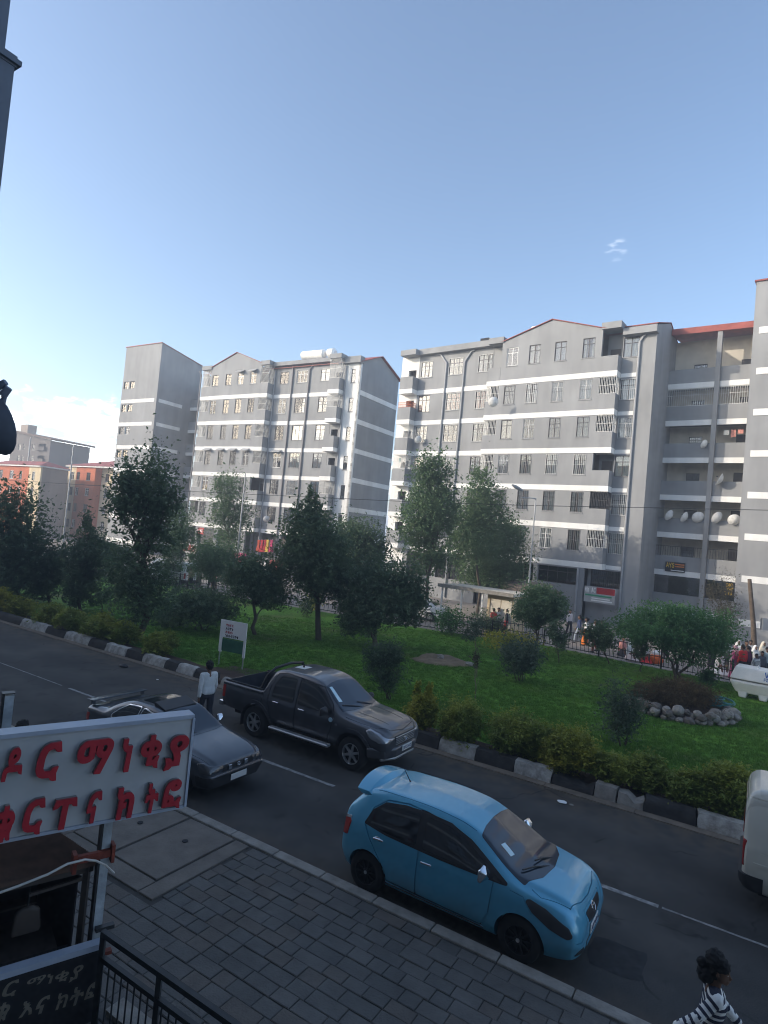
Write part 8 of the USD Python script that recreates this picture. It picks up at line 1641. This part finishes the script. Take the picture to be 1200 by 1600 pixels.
# people on the street behind the railing, right of centre
def foot(px, py): return at(px, py, 0.0)
person('person in navy top and light jeans left of the orange skirted woman', foot(903, 1005), 60, 1.68, .7, NV, (0.30, 0.36, 0.42))
person('woman in a white top and long orange skirt walking beside the railing', foot(914, 1009), 60, 1.66, .4, W, OR, .12, 1, 'bun', female=True)
person('tall person in pale shirt and rust trousers with a dark backpack', foot(928, 1019), 100, 1.80, .5, (0.42, 0.44, 0.48), (0.20, 0.07, 0.05), None, .5, 'short', bag=BK)
person('person in black standing right of the one with the backpack', foot(938, 1016), 20, 1.70, .2, BK, BK)
person('person in a striped pale top far behind the railing, near the shop door', foot(888, 992), 200, 1.66, .3, (0.55, 0.50, 0.50), BK, None, 1, 'long', female=True)
person('seated vendor wrapped in a white shawl behind the acacia, by the railing', foot(984, 1031), 200, 1.62, 0, W, (0.55, 0.45, 0.42), .03, 1, None, sit=True, scarf=W, female=True)
person('seated vendor in pink and white left of the white shawled one', foot(972, 1024), 190, 1.60, 0, (0.55, 0.25, 0.22), BK, .03, 1, 'bun', sit=True, female=True)
person('seated vendor with a white scarf and red skirt right under the acacia', foot(1006, 1034), 170, 1.62, 0, (0.60, 0.58, 0.55), RD, .03, 1, None, sit=True, scarf=(0.62, 0.60, 0.56), female=True)
person('seated person in a white dress before the street, between acacia and tank', foot(1124, 1052), 180, 1.62, 0, W, W, .03, 1, None, sit=True, scarf=W, female=True)
# the crowd behind the tank
person('man in a bright red shirt standing behind the white tank', foot(1158, 1063), 20, 1.72, 0, RD, BK)
person('woman in a pink dress and shawl at the left end of the white tank', foot(1146, 1060), 30, 1.62, .2, PK, PK, .08, 1, None, scarf=(0.60, 0.35, 0.38), female=True)
person('tall dark headed person behind the man in red', foot(1163, 1054), 180, 1.74, 0, (0.10, 0.09, 0.10), BK, None, 1, 'short')
person('person in a plum top right next to the man in red', foot(1166, 1062), 20, 1.66, 0, (0.10, 0.03, 0.06), BK, None, 1, 'short')
person('woman in a white headscarf behind the white tank', foot(1177, 1060), 190, 1.64, 0, W, W, .08, 1, None, scarf=W, female=True)
person('child in a black and white striped top behind the white tank', foot(1179, 1068), 190, 1.42, 0, W, BK, None, 1, 'short', stripes=(0.04, 0.04, 0.06))
person('person in a grey green shirt at the right edge behind the tank', foot(1196, 1066), 200, 1.72, 0, (0.36, 0.42, 0.40), BK, None, .5, 'short')
person('person in dark clothes between striped child and grey shirt', foot(1188, 1066), 170, 1.5, 0, (0.07, 0.08, 0.10), BK, None, 1, 'bun', female=True)
for px, py, lab, tp, yw, sc_ in ((1151, 1050, 'person with a pale scarf between the pink dress and the man in red', W, 170, W), (1170, 1049, 'person in grey farther back behind the crowd at the tank', GY, 150, None), (1190, 1052, 'woman in a cream shawl farther back at the right edge', (0.6, 0.55, 0.45), 190, (0.62, 0.57, 0.47)), (1135, 1046, 'person in a blue grey top left of the crowd, behind the railing', (0.25, 0.30, 0.36), 100, None), (1112, 1042, 'person in white stooping behind the acacia', W, 200, W), (1040, 1030, 'person in dark clothes behind the acacia trunks', BK, 30, None)):
    person(lab, foot(px, py), yw, 1.66, .1, tp, BK, .1 if sc_ else None, 1, None if sc_ else 'short', scarf=sc_, female=bool(sc_))
# left part of the far street
person('person in red top and dark skirt beyond the trees, left of centre', foot(333, 924), 240, 1.66, .4, RD, TN, .25, 1, 'long', female=True)
person('person in a white top beside the one in red, beyond the trees', foot(327, 923), 240, 1.66, .3, W, BK, None, 1, 'short')
person('person in brown before the small white minibus', foot(296, 923), 60, 1.75, .5, TN, BK)
person('second person in brown right of the first, before the minibus', foot(309, 924), 50, 1.62, .2, (0.22, 0.20, 0.16), (0.20, 0.17, 0.13), .2, 1, None, scarf=(0.24, 0.22, 0.19), female=True)
Xw = foot(181, 889); person('man pushing a white cart on the far left street', Xw, -60, 1.72, .8, GY, TN)
person('small figure in red at the railing right of the kiosk', foot(769, 990), 20, 1.55, .2, RD, W, None, .5, 'short')
person('figure in black with a red bag cloth at the railing before the ball shaped tree', foot(790, 992), 60, 1.6, .3, BK, RD, None, 1, 'short')
person('figure in pale clothes right of the small figure in red', foot(776, 990), 200, 1.6, .3, (0.55, 0.52, 0.48), GY, None, 1, 'short')
ct = thing('hand_cart', 'white hand cart pushed along the far left street', 'cart', Xw + np.array([1.3, -.9, 0]), -35); obj('box', MB().box(-.6, .7, -.4, .4, .45, 1.0), L['frame_white'], ct)
for y in (-.42, .42):
    wv = trimesh.creation.cylinder(.32, .06, sections=18); wv.apply_transform(trimesh.transformations.rotation_matrix(math.pi / 2, [1, 0, 0])); wv.apply_translation([.1, y, .32]); obj('wheel', wv, L['tyre'], ct)
ob = thing('orange_bundle', 'heap of orange cloth on the street behind the acacia trunks', 'bundle', foot(1023, 1036), 0); v, f = rock(.42, 91, .65); mo = M_('orange_cloth', (0.60, 0.13, 0.03), 0.9, .3, 6); obj('cloth', (v + [0, 0, .18], f), mo, ob, smooth=40); v, f = rock(.25, 92, .7); obj('white_cloth', (v + [.1, .1, .5], f), L['frame_white'], ob, smooth=40)
# ---------------------------------------------------------------- air
usdkit.material(stage, '/World/Looks/haze_air', {'v': ('principled_volume', {'color': (0.80, 0.87, 0.97), 'density': 0.0022, 'anisotropy': 0.35})}, [], volume='v.volume')
obj('haze', MB().box(-1000, 1000, -700, 1600, -1.1, 34.0), '/World/Looks/haze_air', kind='stuff')
